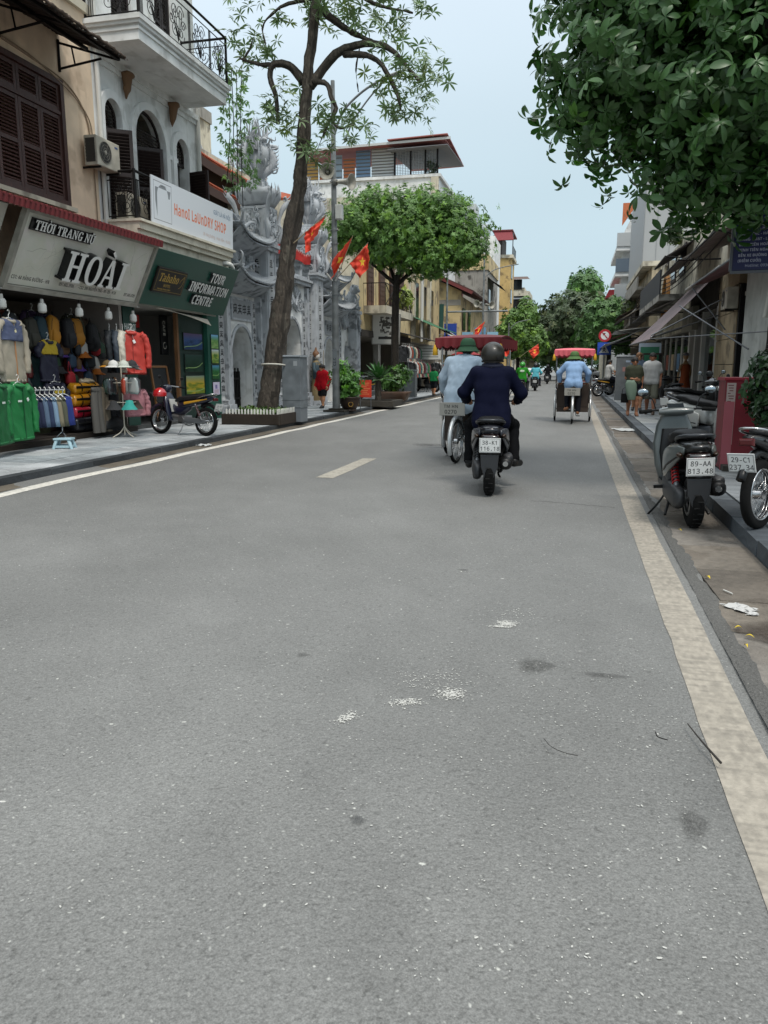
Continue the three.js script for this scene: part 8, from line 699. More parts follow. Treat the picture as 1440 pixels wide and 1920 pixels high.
  part(o, 'grab_rail', tube([[-.1, .76, .45], [-.12, .82, .7], [-.06, .85, .84], [.06, .85, .84], [.12, .82, .7], [.1, .76, .45]], .011, 20, 7), MT.chrome); part(o, 'tail_light', rbox(.12, .06, .05, .015, 0, .74, .86), mat(0x4a0c0e, .25)); part(o, 'number_plate', rbox(.22, .16, .008, .003, 0, .58, .95, .3), mat(0xc9cac8, .4)); if (plate) part(o, 'plate_print', plane(.21, .15, 0, .5765, .956, .3 - PI * 0), picM(plateTex(...plate), .4)); part(o, 'side_stand', tube([[-.1, .24, .1], [-.2, .1, .12], [-.26, .01, .1]], .011, 8, 6), MT.steel); part(o, 'footpeg', [cyl([-.22, .26, .08], [.22, .26, .08], .013)], bk); return o;
}
function cyclo(label, pos, ry, top, group) {
  const o = thing('cyclo', label, 'cyclo', pos, ry, group), ch = MT.chrome, fr = mat(0x4a4f50, .4, { metalness: .5 }), R = .34; wheel(o, 0, R, .72, R, .045, { wire: true, rim: MT.chrome }); for (const s of [-1, 1]) wheel(o, s * .47, R, -.42, R, .045, { wire: true, rim: MT.chrome });
  part(o, 'rear_frame', [tube([[0, R, .72], [0, .5, .45], [0, .62, .2]], .022, 10, 7), cyl([0, R, .72], [0, .88, .5], .018), cyl([0, .42, .4], [0, .9, .52], .02), cyl([-.03, .42, .42], [-.03, R, .72], .012), cyl([.03, .42, .42], [.03, R, .72], .012), tube([[0, .5, .45], [0, .45, .0], [0, .36, -.42]], .022, 10, 7), cyl([-.45, R, -.42], [.45, R, -.42], .018)], fr); part(o, 'saddle', loftZ([[.36, 0, .93, .04, .03], [.5, 0, .94, .09, .04], [.64, 0, .95, .12, .045], [.7, 0, .95, .08, .03]], 14), MT.black);
  const mg = (x, z) => sweep([...Array(14)].map((_, k) => { const a = -.5 + k / 13 * 2.6; return [x, R + (R + .03) * Math.sin(a), z + (R + .03) * Math.cos(a)]; }), .035, 6); part(o, 'rear_mudguard', mg(0, .72), mat(0xc6c8c8, .3, { metalness: .6 })); for (const s of [-1, 1]) part(o, 'front_mudguard', mg(s * .47, -.42), mat(0xc6c8c8, .3, { metalness: .6 }));
  part(o, 'number_board', rbox(.4, .2, .02, .004, -.02, .84, .9), mat(0x8d8b86, .6)); part(o, 'number_print', plane(.38, .18, -.02, .84, .912), picM(ctex(128, 64, (g) => { g.fillStyle = '#8f8d86'; g.fillRect(0, 0, 128, 64); g.fillStyle = '#3c3b38'; vt(g, 'TM HN', 20, 26, 24, {}); vt(g, '0270', 24, 58, 30, {}); }), .6));
  part(o, 'pedal_crank', [cyl([-.1, .36, .35], [.1, .36, .35], .014), axX(tor(.09, .008, 0, 0, 0), .04, .36, .35), cyl([.08, .36, .35], [.1, .2, .38], .01), cyl([-.08, .36, .35], [-.1, .52, .32], .01)], ch); part(o, 'pedal', box(.1, .02, .07, .15, .19, .38), MT.black); part(o, 'pedal', box(.1, .02, .07, -.15, .53, .32), MT.black);
  const red = mat(0x6a1820, .6), brown = mat(0x3d322b, .7); part(o, 'passenger_seat', [rbox(.82, .14, .5, .03, 0, .56, -.35), rbox(.8, .5, .1, .03, 0, .86, -.06, .12)], red); part(o, 'seat_back_board', [rbox(.84, .62, .03, .01, 0, .72, .02, .1)], brown); part(o, 'floor_pan', [rbox(.7, .03, .6, .01, 0, .26, -.85), rbox(.84, .3, .03, .01, 0, .42, -.02)], brown); for (const s of [-1, 1]) { part(o, 'armrest', tube([[s * .43, .62, .06], [s * .46, .88, .05], [s * .47, .92, -.2], [s * .46, .8, -.55], [s * .4, .4, -.85], [s * .34, .27, -1.1]], .02, 20, 7), ch); part(o, 'side_panel', T(ext([[0, 0], [.5, 0], [.45, .3], [0, .42]], .02), s * .43, .5, -.05, 0, PI / 2), brown); }
  part(o, 'push_bar', tube([[-.46, .98, .05], [-.42, 1.06, .2], [0, 1.07, .24], [.42, 1.06, .2], [.46, .98, .05]], .016, 18, 7), ch); for (const [x, z] of [[-.45, .02], [.45, .02], [-.45, -.72], [.45, -.72]]) part(o, 'canopy_post', cyl([x, .6, z], [x * 1.05, 1.86, z + .02], .014, .014, 7), ch);
  const cm = mat(top, .65); part(o, 'canopy', [sheet((u, v) => [(u - .5) * 1.04, 1.86 + .1 * Math.sin(v * PI) * (1 - .3 * (2 * u - 1) ** 2) + .05 * (1 - v), .2 - v * 1.15], 12, 12, .02)].map((g) => { g.keep = false; return g; }), cm); const val = (fn, n) => { const g = sheet(fn, n * 6, 2, .006); g.keep = false; return g; }; part(o, 'valance', [val((u, v) => [(u - .5) * 1.06, 1.92 - v * (.12 + .04 * Math.abs(Math.sin(u * PI * 8))), .215 + .015 * Math.sin(u * 50) * v], 9), val((u, v) => [(u - .5) * 1.06, 1.88 - v * (.12 + .04 * Math.abs(Math.sin(u * PI * 8))), -.965], 9), ...[-1, 1].map((s) => val((u, v) => [s * .53, 1.9 - v * (.13 + .04 * Math.abs(Math.sin(u * PI * 8))), .2 - u * 1.15], 9))], cm); part(o, 'tassel', [-1, 1].map((s) => [T(lathe([[0, .07], [.025, .04], [.04, -.02], [.045, -.11], [0, -.11]], 8), s * .53, 1.76, .21)]), mat(0xc99a1c, .7)); return o;
}
const mainScooter = scooter('scooter', 'dark blue scooter ridden up the middle of the road, white rear plate', [-.95, .0, -9.52], .09, { body: 0x14161f, panel: 0x3a3d44, plate: ['38-K1', '116.18'], ridden: true });
scooter('scooter', 'matt grey scooter with red spring parked half in the gutter', [1.13, -.012, -8.16], .03, { body: 0x4c5150, panel: 0x565b59, plate: ['89-AA', '813.48'], spring: 0x9c1a1e, lean: .055, tail: 0x141516 });
underbone('motorbike', 'muddy black motorbike cropped at the kerb with chrome grab rail', [1.93, .12, -7.42], -.62, { body: 0x191a1c, plate: ['29-C1', '237.34'], lean: .06, stripe: 0x3a3a3c });
underbone('motorbike', 'dark blue underbone motorbike with yellow stripes before the tour office', [-7.83, .083, -14.6], 1.3, { body: 0x10142a, plate: ['29-H1', '447.12'], lean: -.08 });
{ const h = thing('helmet', 'bright red motorcycle helmet hung on the parked underbone', 'helmet', [-8.18, .92, -14.35], 1.2); part(h, 'shell', new THREE.SphereGeometry(.14, 20, 12, 0, 2 * PI, 0, PI * .58), mat(0xa8161c, .2, { clearcoat: 1 })); part(h, 'peak', box(.2, .015, .09, 0, .02, -.15, .2), mat(0x3a3a3c, .4)); part(h, 'strap', tube([[-.12, -.04, 0], [-.06, -.16, 0], [.06, -.16, 0], [.12, -.04, 0]], .008, 10, 5), MT.black); }
const parkG = 'scooters parked on the pavement';
scooter('scooter', 'pearl white scooter parked nose out by the clothes shop', [2.02, .12, -13.0], PI + .5, { body: 0xa9aaa6, front: 0xd0d2d0, group: parkG, lean: .05 }); underbone('motorbike', 'silver black motorbike parked beside the stone pillar', [3.25, .12, -15.6], PI - 1.0, { body: 0x3a3c40, group: parkG, lean: .05 }); scooter('scooter', 'black scooter parked facing the shop door', [2.75, .12, -18.6], -.9, { body: 0x17181a, group: parkG, lean: .05 }); scooter('scooter', 'charcoal scooter with blank white plate behind the strolling man', [2.9, .12, -24.8], .15, { body: 0x17181a, plate: ['29-E2', '316.05'], group: parkG, lean: .05 }); underbone('motorbike', 'dark motorbike parked on the far pavement under the white awning', [1.75, .12, -38.5], -1.2, { body: 0x17181c, group: parkG }); scooter('scooter', 'dark scooter parked behind the tall grey cabinet', [2.3, .12, -40.5], -1.0, { body: 0x1e2226, group: parkG });
const cycloA = cyclo('red canopied cyclo rolling beside the navy jacketed rider', [-1.6, 0, -12.52], -.15, 0x6e121a, 'cyclos'), cycloB = cyclo('pink red canopied cyclo pedalled ahead near the edge line', [0.02, 0, -21.75], 0, 0xcc5c66, 'cyclos');
const s3 = scooter('scooter', 'black scooter carrying the green jacketed rider', [-2.5, 0, -40.2], 0, { body: 0x151618, plate: ['29-D1', '552.30'], ridden: true }), s4 = scooter('scooter', 'dark scooter carrying the turquoise shirted rider', [-2.35, 0, -51.5], 0, { body: 0x1c1d20, plate: ['29-B1', '204.77'], ridden: true }), s5 = scooter('scooter', 'black scooter of the black clad rider, farthest up the road', [-2.3, 0, -74], 0, { body: 0x121315, plate: ['30-F1', '418.60'], ridden: true });
scooter('scooter', 'dark scooter parked on the far left pavement by the shop clutter', [-8.2, .083, -44.2], 1.2, { body: 0x1f2124 }); underbone('motorbike', 'grey motorbike parked under the hanging shop sign', [-8.6, .083, -33.0], 1.1, { body: 0x4a4c50 });
{ // cars at the far junction
  const car = (lab, x, z, ry, c, van) => { const o = thing('car', lab, 'car', [x, 0, z], ry, 'cars at the far junction'), pm = mat(c, .3, { clearcoat: .6 }), h = van ? 1.9 : 1.45; part(o, 'body', [loftZ([[-2.1, 0, .6, .7, .22, 4], [-1.9, 0, .65, .82, .32, 4], [0, 0, .68, .86, .36, 4], [1.9, 0, .7, .82, .35, 4], [2.1, 0, .68, .7, .25, 4]], 20)], pm); part(o, 'cabin', loftY([[.95, 0, .2, .8, van ? 1.9 : 1.5, 4], [h - .12, 0, .3, .68, van ? 1.75 : 1.05, 4], [h, 0, .3, .55, van ? 1.6 : .9, 4]], 20), pm); part(o, 'rear_window', box(1.2, .4, .02, 0, h - .38, (van ? 2.0 : 1.45), van ? -.1 : -.5), MT.glassDark); part(o, 'windscreen', box(1.2, .42, .02, 0, h - .38, van ? -1.62 : -1.05, .5), MT.glassDark); for (const s of [-1, 1]) { part(o, 'side_window', box(.02, .36, van ? 2.8 : 1.9, s * .765, h - .36, .25, 0, 0, s * .12), MT.glassDark); part(o, 'tail_light', box(.2, .16, .04, s * .66, .8, 2.06), mat(0x7a1414, .3)); part(o, 'headlight', box(.22, .12, .04, s * .62, .72, -2.06), mat(0xc9ccce, .2)); for (const z2 of [-1.3, 1.35]) wheel(o, s * .74, .31, z2, .31, .2); } part(o, 'number_plate', box(.4, .12, .02, 0, .6, 2.09), mat(0xc9cac8, .4)); };
  car('white hatchback waiting at the far junction', -4.6, -86, .25, 0xc2c4c4); car('white van at the far junction facing the street', -.9, -100, PI, 0xb9bbba, true); car('silver car crossing beyond the white van', 1.6, -108, 1.4, 0x8a8d90); car('white car beyond the green jacketed rider', -6.2, -104, .3, 0xb5b7b7); car('dark minibus behind the pink canopied cyclo', .6, -88, PI, 0x77797b, true);
}
// ---------- people ----------
function nets(prims, cell, k, { clip, noise = 0, nf = 9, seed = 0, grow = 0 } = {}) { // smooth union of tapered capsules, meshed
  const lo = [1e9, 1e9, 1e9], hi = [-1e9, -1e9, -1e9]; for (const [a, b, ra, rb] of prims) for (const [p, r] of [[a, ra], [b, rb]]) for (let i = 0; i < 3; i++) { lo[i] = Math.min(lo[i], p[i] - r - grow - k - 2 * cell); hi[i] = Math.max(hi[i], p[i] + r + grow + k + 2 * cell); }
  const n = [0, 1, 2].map((i) => Math.ceil((hi[i] - lo[i]) / cell) + 1), F = new Float32Array(n[0] * n[1] * n[2]); const pr = prims.map(([a, b, ra, rb, fl]) => { const d = [b[0] - a[0], b[1] - a[1], b[2] - a[2]]; return [a, d, d[0] * d[0] + d[1] * d[1] + d[2] * d[2] || 1e-9, ra, rb - ra]; });
  let q = 0; for (let z = 0; z < n[2]; z++) for (let y = 0; y < n[1]; y++) for (let x = 0; x < n[0]; x++, q++) { const X = lo[0] + x * cell, Y = lo[1] + y * cell, Z = lo[2] + z * cell; let D = 1e9; for (const [a, d, l, r, dr] of pr) { const px = X - a[0], py = Y - a[1], pz = Z - a[2]; let t = (px * d[0] + py * d[1] + pz * d[2]) / l; t = t < 0 ? 0 : t > 1 ? 1 : t; const ex = px - d[0] * t, ey = py - d[1] * t, ez = pz - d[2] * t, v = Math.sqrt(ex * ex + ey * ey + ez * ez) - r - dr * t - grow; const h = Math.max(k - Math.abs(D - v), 0) / k; D = Math.min(D, v) - h * h * k * .25; } if (noise && Math.abs(D) < .06) D += noise * sn(X * nf + seed + Y * 2, Y * nf * .35, Z * nf) + noise * .5 * sn(X * nf * 2.3 - Y * 5, Y * nf * .7 + seed, Z * nf * 2.3); if (clip) D = Math.max(D, clip(X, Y, Z)); F[q] = D; }
  const id = new Int32Array(F.length).fill(-1), pos = [], idx = [], at = (x, y, z) => (z * n[1] + y) * n[0] + x; const C = [[0, 0, 0], [1, 0, 0], [0, 1, 0], [1, 1, 0], [0, 0, 1], [1, 0, 1], [0, 1, 1], [1, 1, 1]], E = [[0, 1], [2, 3], [4, 5], [6, 7], [0, 2], [1, 3], [4, 6], [5, 7], [0, 4], [1, 5], [2, 6], [3, 7]];
  for (let z = 0; z < n[2] - 1; z++) for (let y = 0; y < n[1] - 1; y++) for (let x = 0; x < n[0] - 1; x++) { const v = C.map((c) => F[at(x + c[0], y + c[1], z + c[2])]); let m = 0; for (let i = 0; i < 8; i++) if (v[i] < 0) m |= 1 << i; if (m === 0 || m === 255) continue; let s = [0, 0, 0], c = 0; for (const [a, b] of E) if ((v[a] < 0) !== (v[b] < 0)) { const t = v[a] / (v[a] - v[b]); for (let i = 0; i < 3; i++) s[i] += C[a][i] + (C[b][i] - C[a][i]) * t; c++; } id[at(x, y, z)] = pos.length / 3; pos.push(lo[0] + (x + s[0] / c) * cell, lo[1] + (y + s[1] / c) * cell, lo[2] + (z + s[2] / c) * cell); }
  const quad = (a, b, c, d, f) => { if (a < 0 || b < 0 || c < 0 || d < 0) return; f ? idx.push(a, b, c, a, c, d) : idx.push(a, c, b, a, d, c); };
  for (let z = 1; z < n[2] - 1; z++) for (let y = 1; y < n[1] - 1; y++) for (let x = 1; x < n[0] - 1; x++) { const o = F[at(x, y, z)] < 0; if (o !== F[at(x + 1, y, z)] < 0) quad(id[at(x, y - 1, z - 1)], id[at(x, y, z - 1)], id[at(x, y, z)], id[at(x, y - 1, z)], o); if (o !== F[at(x, y + 1, z)] < 0) quad(id[at(x - 1, y, z - 1)], id[at(x - 1, y, z)], id[at(x, y, z)], id[at(x, y, z - 1)], o); if (o !== F[at(x, y, z + 1)] < 0) quad(id[at(x - 1, y - 1, z)], id[at(x, y - 1, z)], id[at(x, y, z)], id[at(x - 1, y, z)], o); }
  return orient(mk(pos, idx));
}
const lp = (a, b, t) => [0, 1, 2].map((i) => a[i] + (b[i] - a[i]) * t), off = (a, x, y, z) => [a[0] + x, a[1] + y, a[2] + z];
function hand(w, dir, nrm, curl, side) { // palm and five bent fingers from wrist w
  const D = V(...dir).normalize(), N = V(...nrm).normalize(), S = D.clone().cross(N).normalize().multiplyScalar(side), P = (f, s, h) => [w[0] + D.x * f + S.x * s + N.x * h, w[1] + D.y * f + S.y * s + N.y * h, w[2] + D.z * f + S.z * s + N.z * h], g = []; g.push([P(.01, 0, 0), P(.07, .018, 0), .024, .021], [P(.01, 0, 0), P(.07, -.022, 0), .024, .019]);
  [[.028, .075], [.01, .085], [-.01, .08], [-.028, .062]].forEach(([s, l]) => { const a = P(.085, s, 0), c1 = curl * .9, b = P(.085 + l * .45 * Math.cos(c1), s, l * .45 * Math.sin(c1)), c2 = c1 + curl * 1.1, c = P(.085 + l * .45 * Math.cos(c1) + l * .5 * Math.cos(c2), s, l * .45 * Math.sin(c1) + l * .5 * Math.sin(c2)); g.push([P(.06, s * .8, 0), a, .011, .0095], [a, b, .0095, .0088], [b, c, .0088, .0075]); }); g.push([P(.02, .03, .005), P(.05, .055, .015 + .02 * curl), .012, .0105], [P(.05, .055, .015 + .02 * curl), P(.08, .055 - .02 * curl, .02 + .03 * curl), .0105, .009]); return nets(g, .0055, .006);
}
function person(label, pos, ry, J, c, group) {
  const o = thing('person', label, 'person', pos, ry, group), cell = c.cell ?? .022, skin = mat(c.skin ?? 0x9a6b4d, .6), s = c.size ?? 1; const R = V(...J.sh[1]).sub(V(...J.sh[0])).normalize().toArray(), side = (p, k) => off(p, R[0] * k, R[1] * k, R[2] * k), sp = (t) => { const a = lp(J.pelvis, J.chest ?? lp(J.pelvis, J.neck, .55), Math.min(1, t * 1.8)); return t < .55 ? a : lp(J.chest ?? lp(J.pelvis, J.neck, .55), J.neck, (t - .55) / .45); };
  const torso = [[side(J.pelvis, -.075), side(J.pelvis, .075), .115, .115], [side(sp(.3), -.06), side(sp(.3), .06), .105, .105], [side(sp(.62), -.075), side(sp(.62), .075), .115, .115], [side(sp(.86), -.1), side(sp(.86), .1), .085, .085], [J.sh[0], lp(sp(.97), J.sh[0], .2), .055, .06], [J.sh[1], lp(sp(.97), J.sh[1], .2), .055, .06], [sp(.3), sp(.8), .11, .12]], arms = [], fore = [], thigh = [], shin = [], feet = [];
  for (const i of [0, 1]) { arms.push([J.sh[i], J.el[i], .056, .045]); fore.push([J.el[i], J.wr[i], .044, .028]); thigh.push([J.hip[i], J.kn[i], .088, .062]); shin.push([J.kn[i], lp(J.kn[i], J.an[i], .35), .058, .058], [lp(J.kn[i], J.an[i], .35), J.an[i], .056, .036]); feet.push([J.an[i], J.toe[i], .04, .03], [off(J.an[i], 0, -.03, 0), off(J.toe[i], 0, -.008, 0), .034, .026]); }
  const up = V(...J.head).sub(V(...J.neck)).normalize(), fw = V(...(J.face ?? [0, 0, -1])).normalize(), H = (f, u, r = 0) => [J.head[0] + fw.x * f + up.x * u + R[0] * r, J.head[1] + fw.y * f + up.y * u + R[1] * r, J.head[2] + fw.z * f + up.z * u + R[2] * r];
  const headP = [[H(-.02, .02), H(.015, .03), .088, .082], [H(.02, -.05), H(.04, -.075), .062, .045], [J.neck, H(0, -.06), .055, .05], [H(.09, .0), H(.1, -.022), .012, .016], [H(-.01, 0, .085), H(-.015, -.03, .087), .016, .012], [H(-.01, 0, -.085), H(-.015, -.03, -.087), .016, .012], [H(.07, -.055, -.015), H(.07, -.055, .015), .02, .02]];
  const body = [nets([...torso, ...arms, ...fore, ...thigh, ...shin, ...(c.shoes === false ? feet : feet)], cell, .04), nets(headP, Math.min(cell, .012), .02)]; for (const i of [0, 1]) { const d = J.hd?.[i] ?? V(...J.wr[i]).sub(V(...J.el[i])).toArray(); body.push(hand(J.wr[i], d, J.hn?.[i] ?? [i ? -1 : 1, 0, -.2], J.curl ?? .5, i ? 1 : -1)); } part(o, 'body', body, skin);
  if (!c.covered) { part(o, 'eyes', [ell(...H(.075, .018, -.032), .012, .008, .012, 8), ell(...H(.075, .018, .032), .012, .008, .012, 8)], mat(0x15110f, .4)); part(o, 'mouth', ell(...H(.083, -.052), .022, .006, .012, 8), mat(0x7a4038, .6)); }
  if (c.hair !== undefined) part(o, 'hair', nets([[H(-.03, .04), H(.005, .05), .1, .094], [H(-.06, 0), H(-.055, -.03), .07, .055]], .013, .03, { noise: .008, nf: 30, clip: (x, y, z) => { const px = x - J.head[0], py = y - J.head[1], pz = z - J.head[2], f = px * fw.x + py * fw.y + pz * fw.z, u = px * up.x + py * up.y + pz * up.z; return Math.max(.045 - u + (f > .0 ? f * .1 : f * 1.1) - .052, -.2); } }), mat(c.hair, .7));
  const cm = (col, r = .85) => mat(col, r, { bumpMap: TX.grain, bumpScale: .0015, specularIntensity: .25 }); const sl = c.sleeve ?? 'long';
  if (c.top !== undefined) { const pr = [...torso, [side(sp(.0), -.075), side(sp(.82), -.085), .115, .1], [side(sp(.0), .075), side(sp(.82), .085), .115, .1], ...(sl === 'short' ? [0, 1].map((i) => [J.sh[i], lp(J.sh[i], J.el[i], .62), .056, .06]) : [...arms.map((a) => [a[0], a[1], .066, .057]), ...[0, 1].map((i) => [J.el[i], lp(J.el[i], J.wr[i], .95), .056, .042])])]; if (c.long) pr.push([side(J.pelvis, -.09), side(off(J.pelvis, 0, -c.long, c.longZ ?? 0), -.1), .12, .12], [side(J.pelvis, .09), side(off(J.pelvis, 0, -c.long, c.longZ ?? 0), .1), .12, .12]); const hem = c.hem; part(o, c.topName ?? 'shirt', nets(pr, cell * .85, .045, { grow: c.grow ?? .017, noise: c.fold ?? .006, nf: 8, seed: label.length, clip: hem === undefined ? undefined : (x, y, z) => hem - y }), cm(c.top)); }
  if (c.legs !== undefined) { const sh = c.shorts; const pr = [[side(J.pelvis, -.08), side(J.pelvis, .08), .118, .118]]; for (const i of [0, 1]) { if (sh) pr.push([J.hip[i], lp(J.hip[i], J.kn[i], sh), .095, .088]); else pr.push([J.hip[i], J.kn[i], .094, .072], [J.kn[i], lp(J.kn[i], J.an[i], .93), .07, .054]); } part(o, c.legsName ?? (sh ? 'shorts' : 'trousers'), nets(pr, cell * .85, c.skirt ? .12 : .03, { grow: .012, noise: .006, nf: 9, seed: 3 }), cm(c.legs)); }
  if (c.shoe !== undefined) part(o, 'shoes', nets(feet.map((f) => [f[0], f[1], f[2], f[3]]), .014, .02, { grow: .01, clip: c.sandal ? (x, y, z) => y - Math.min(...J.an.map((a) => a[1])) + .05 : undefined }), mat(c.shoe, .5)); return Object.assign(o, { H, R, fw, up });
}
function helmet(p, col, J, rim) { const g = new THREE.SphereGeometry(.142, 26, 18, 0, 2 * PI, 0, PI * .68); g.scale(1, 1.05, 1.12); T(g, J.head[0], J.head[1] + .035, J.head[2], .12); const h = part(p, 'helmet', g, mat(col, .45, { clearcoat: .15, side: 2 })); part(h, 'helmet_rim', T(new THREE.TorusGeometry(.128, .009, 6, 30), J.head[0], J.head[1] - .045, J.head[2] + .005, PI / 2 + .1, 0, 0, [1, 1.12, 1]), MT.black); part(h, 'helmet_badge', [rbox(.03, .03, .012, .004, J.head[0] + .06, J.head[1] - .01, J.head[2] + .145)], MT.black); }
function sunHat(p, col, J, r = .2) { const h = part(p, 'hat', lathe([[0, .17], [.05, .168], [.09, .15], [.115, .1], [.125, .04], [.13, .035], [r * .8, .0], [r, -.035], [r * .99, -.04], [.12, .02]], 28, J.head[0], J.head[1] + .02, J.head[2]), mat(col, .75, { side: 2 })); part(h, 'hat_band', T(new THREE.TorusGeometry(.127, .006, 6, 30), J.head[0], J.head[1] + .07, J.head[2], PI / 2), mat(0x16301f, .8)); }
const seatedRider = (s = 1, leanF = .06) => ({ pelvis: [0, .92, .14], chest: [0, 1.17, .12], neck: [0, 1.45, .12 - leanF], head: [0, 1.575, .09 - leanF], sh: [[-.19, 1.385, .1 - leanF], [.19, 1.385, .1 - leanF]], el: [[-.34, 1.16, -.02], [.35, 1.15, -.02]], wr: [[-.315, 1.055, -.27], [.315, 1.055, -.27]], hip: [[-.1, .9, .1], [.1, .9, .1]], kn: [[-.25, .74, -.26], [.26, .74, -.26]], an: [[-.255, .37, -.04], [.27, .37, -.02]], toe: [[-.28, .335, -.19], [.31, .335, -.16]], hd: [[.3, 0, -1], [-.3, 0, -1]], hn: [[0, -1, 0], [0, -1, 0]], curl: 1.2 });
{ // navy jacketed rider
  const J = seatedRider(); J.an = [[-.26, .3, .0], [.29, .33, .05]]; J.toe = [[-.27, .285, -.17], [.36, .3, -.07]]; const p = person('motorbike rider in a navy jacket and dark helmet seen from behind', [-.95, 0, -9.52], .09, J, { cell: .016, top: 0x080c22, legs: 0x08090c, shoe: 0x121212, covered: true, long: .1, longZ: .04, fold: .005, topName: 'jacket', hair: 0x17120f }); helmet(p, 0x1d1b16, J); part(p, 'face_mask_strap', [T(new THREE.TorusGeometry(.1, .035, 8, 24), J.head[0], J.head[1] - .1, J.head[2] + .01, PI / 2)], mat(0x12162c, .8));
}
{ // cyclo drivers
  const J = { pelvis: [0, 1.06, .58], chest: [.0, 1.34, .52], neck: [.02, 1.6, .38], head: [.04, 1.72, .32], sh: [[-.19, 1.53, .42], [.2, 1.53, .42]], el: [[-.32, 1.3, .36], [.33, 1.3, .36]], wr: [[-.36, 1.1, .26], [.36, 1.1, .26]], hip: [[-.1, 1.02, .54], [.1, 1.02, .54]], kn: [[-.13, .86, .16], [.13, .7, .2]], an: [[-.12, .58, .36], [.14, .25, .42]], toe: [[-.13, .55, .2], [.15, .22, .26]], hd: [[.1, -.3, -1], [-.1, -.3, -1]], hn: [[0, -1, 0], [0, -1, 0]], curl: 1.1 };
  const p = person('cyclo driver in a loose pale blue shirt and green pith helmet', [-1.6, 0, -12.52], -.15, J, { cell: .017, top: 0xa2b2c0, legs: 0x16181c, shoe: 0x17130f, covered: true, long: .16, longZ: .03, fold: .009, grow: .03, hair: 0x17120f }); sunHat(p, 0x1f4a2e, J, .19);
  const K = JSON.parse(JSON.stringify(J)); K.head = [.0, 1.7, .3]; K.el = [[-.38, 1.32, .36], [.38, 1.32, .36]]; K.an = [[-.14, .42, .42], [.14, .3, .42]]; K.kn = [[-.15, .78, .2], [.15, .72, .2]]; K.toe = [[-.2, .37, .4], [.15, .26, .26]]; const q = person('cyclo driver in a sky blue shirt and round green hat pedalling ahead', [0.02, 0, -21.75], 0, K, { cell: .022, top: 0x86a4c8, legs: 0x14161d, covered: true, fold: .006, long: .05, hair: 0x17120f }); sunHat(q, 0x3f5f2c, K, .21);
}
{ // far riders
  const G = 'riders farther up the road'; const g = (lab, x, z, top, hc, legs) => { const J = seatedRider(); const p = person(lab, [x, 0, z], 0, J, { cell: .03, top, legs, shoe: 0x121212, covered: true, long: .1, topName: 'jacket' }, G); helmet(p, hc, J); return p; }; const a = g('rider in a bright green delivery jacket and green helmet', -2.5, -40.2, 0x2a7a24, 0x2f8a2a, 0x2a2d30); part(a, 'jacket_logo', ell(0, 1.3, .262, .12, .06, .012), mat(0xbfd0b8, .7)); g('rider in a turquoise shirt and black helmet', -2.35, -51.5, 0x58a8b4, 0x1a1c20, 0x22242a); g('rider all in black with a dark helmet', -2.3, -74, 0x111214, 0x16181a, 0x121316);
  const J = seatedRider(1, .0); person('bareheaded man in a white shirt sitting astride a parked motorbike', [1.75, .12, -38.5], -1.2, J, { cell: .03, top: 0xb5b3ae, legs: 0x1c1e26, shoe: 0x151515, hair: 0x14110f, sleeve: 'short' });
}
const walker = (o = {}) => { const st = o.stride ?? .16, h = o.h ?? 1, y = (v) => v * h; return { pelvis: [0, y(.93), 0], neck: [0, y(1.45), -.02], head: [0, y(1.575), -.035], face: [0, -.05, -1], sh: [[-.165 * h, y(1.365), 0], [.165 * h, y(1.365), 0]], el: o.el ?? [[-.24, y(1.12), .04], [.24, y(1.12), .02]], wr: o.wr ?? [[-.25, y(.88), -.04], [.25, y(.88), -.08]], hip: [[-.09, y(.9), 0], [.09, y(.9), 0]], kn: [[-.1, y(.5), -st * .55], [.1, y(.5), st * .1]], an: [[-.1, y(.075), -st], [.1, y(.1), st]], toe: [[-.11, y(.035), -st - .14], [.11, y(.04), st - .11]], curl: .5 }; };
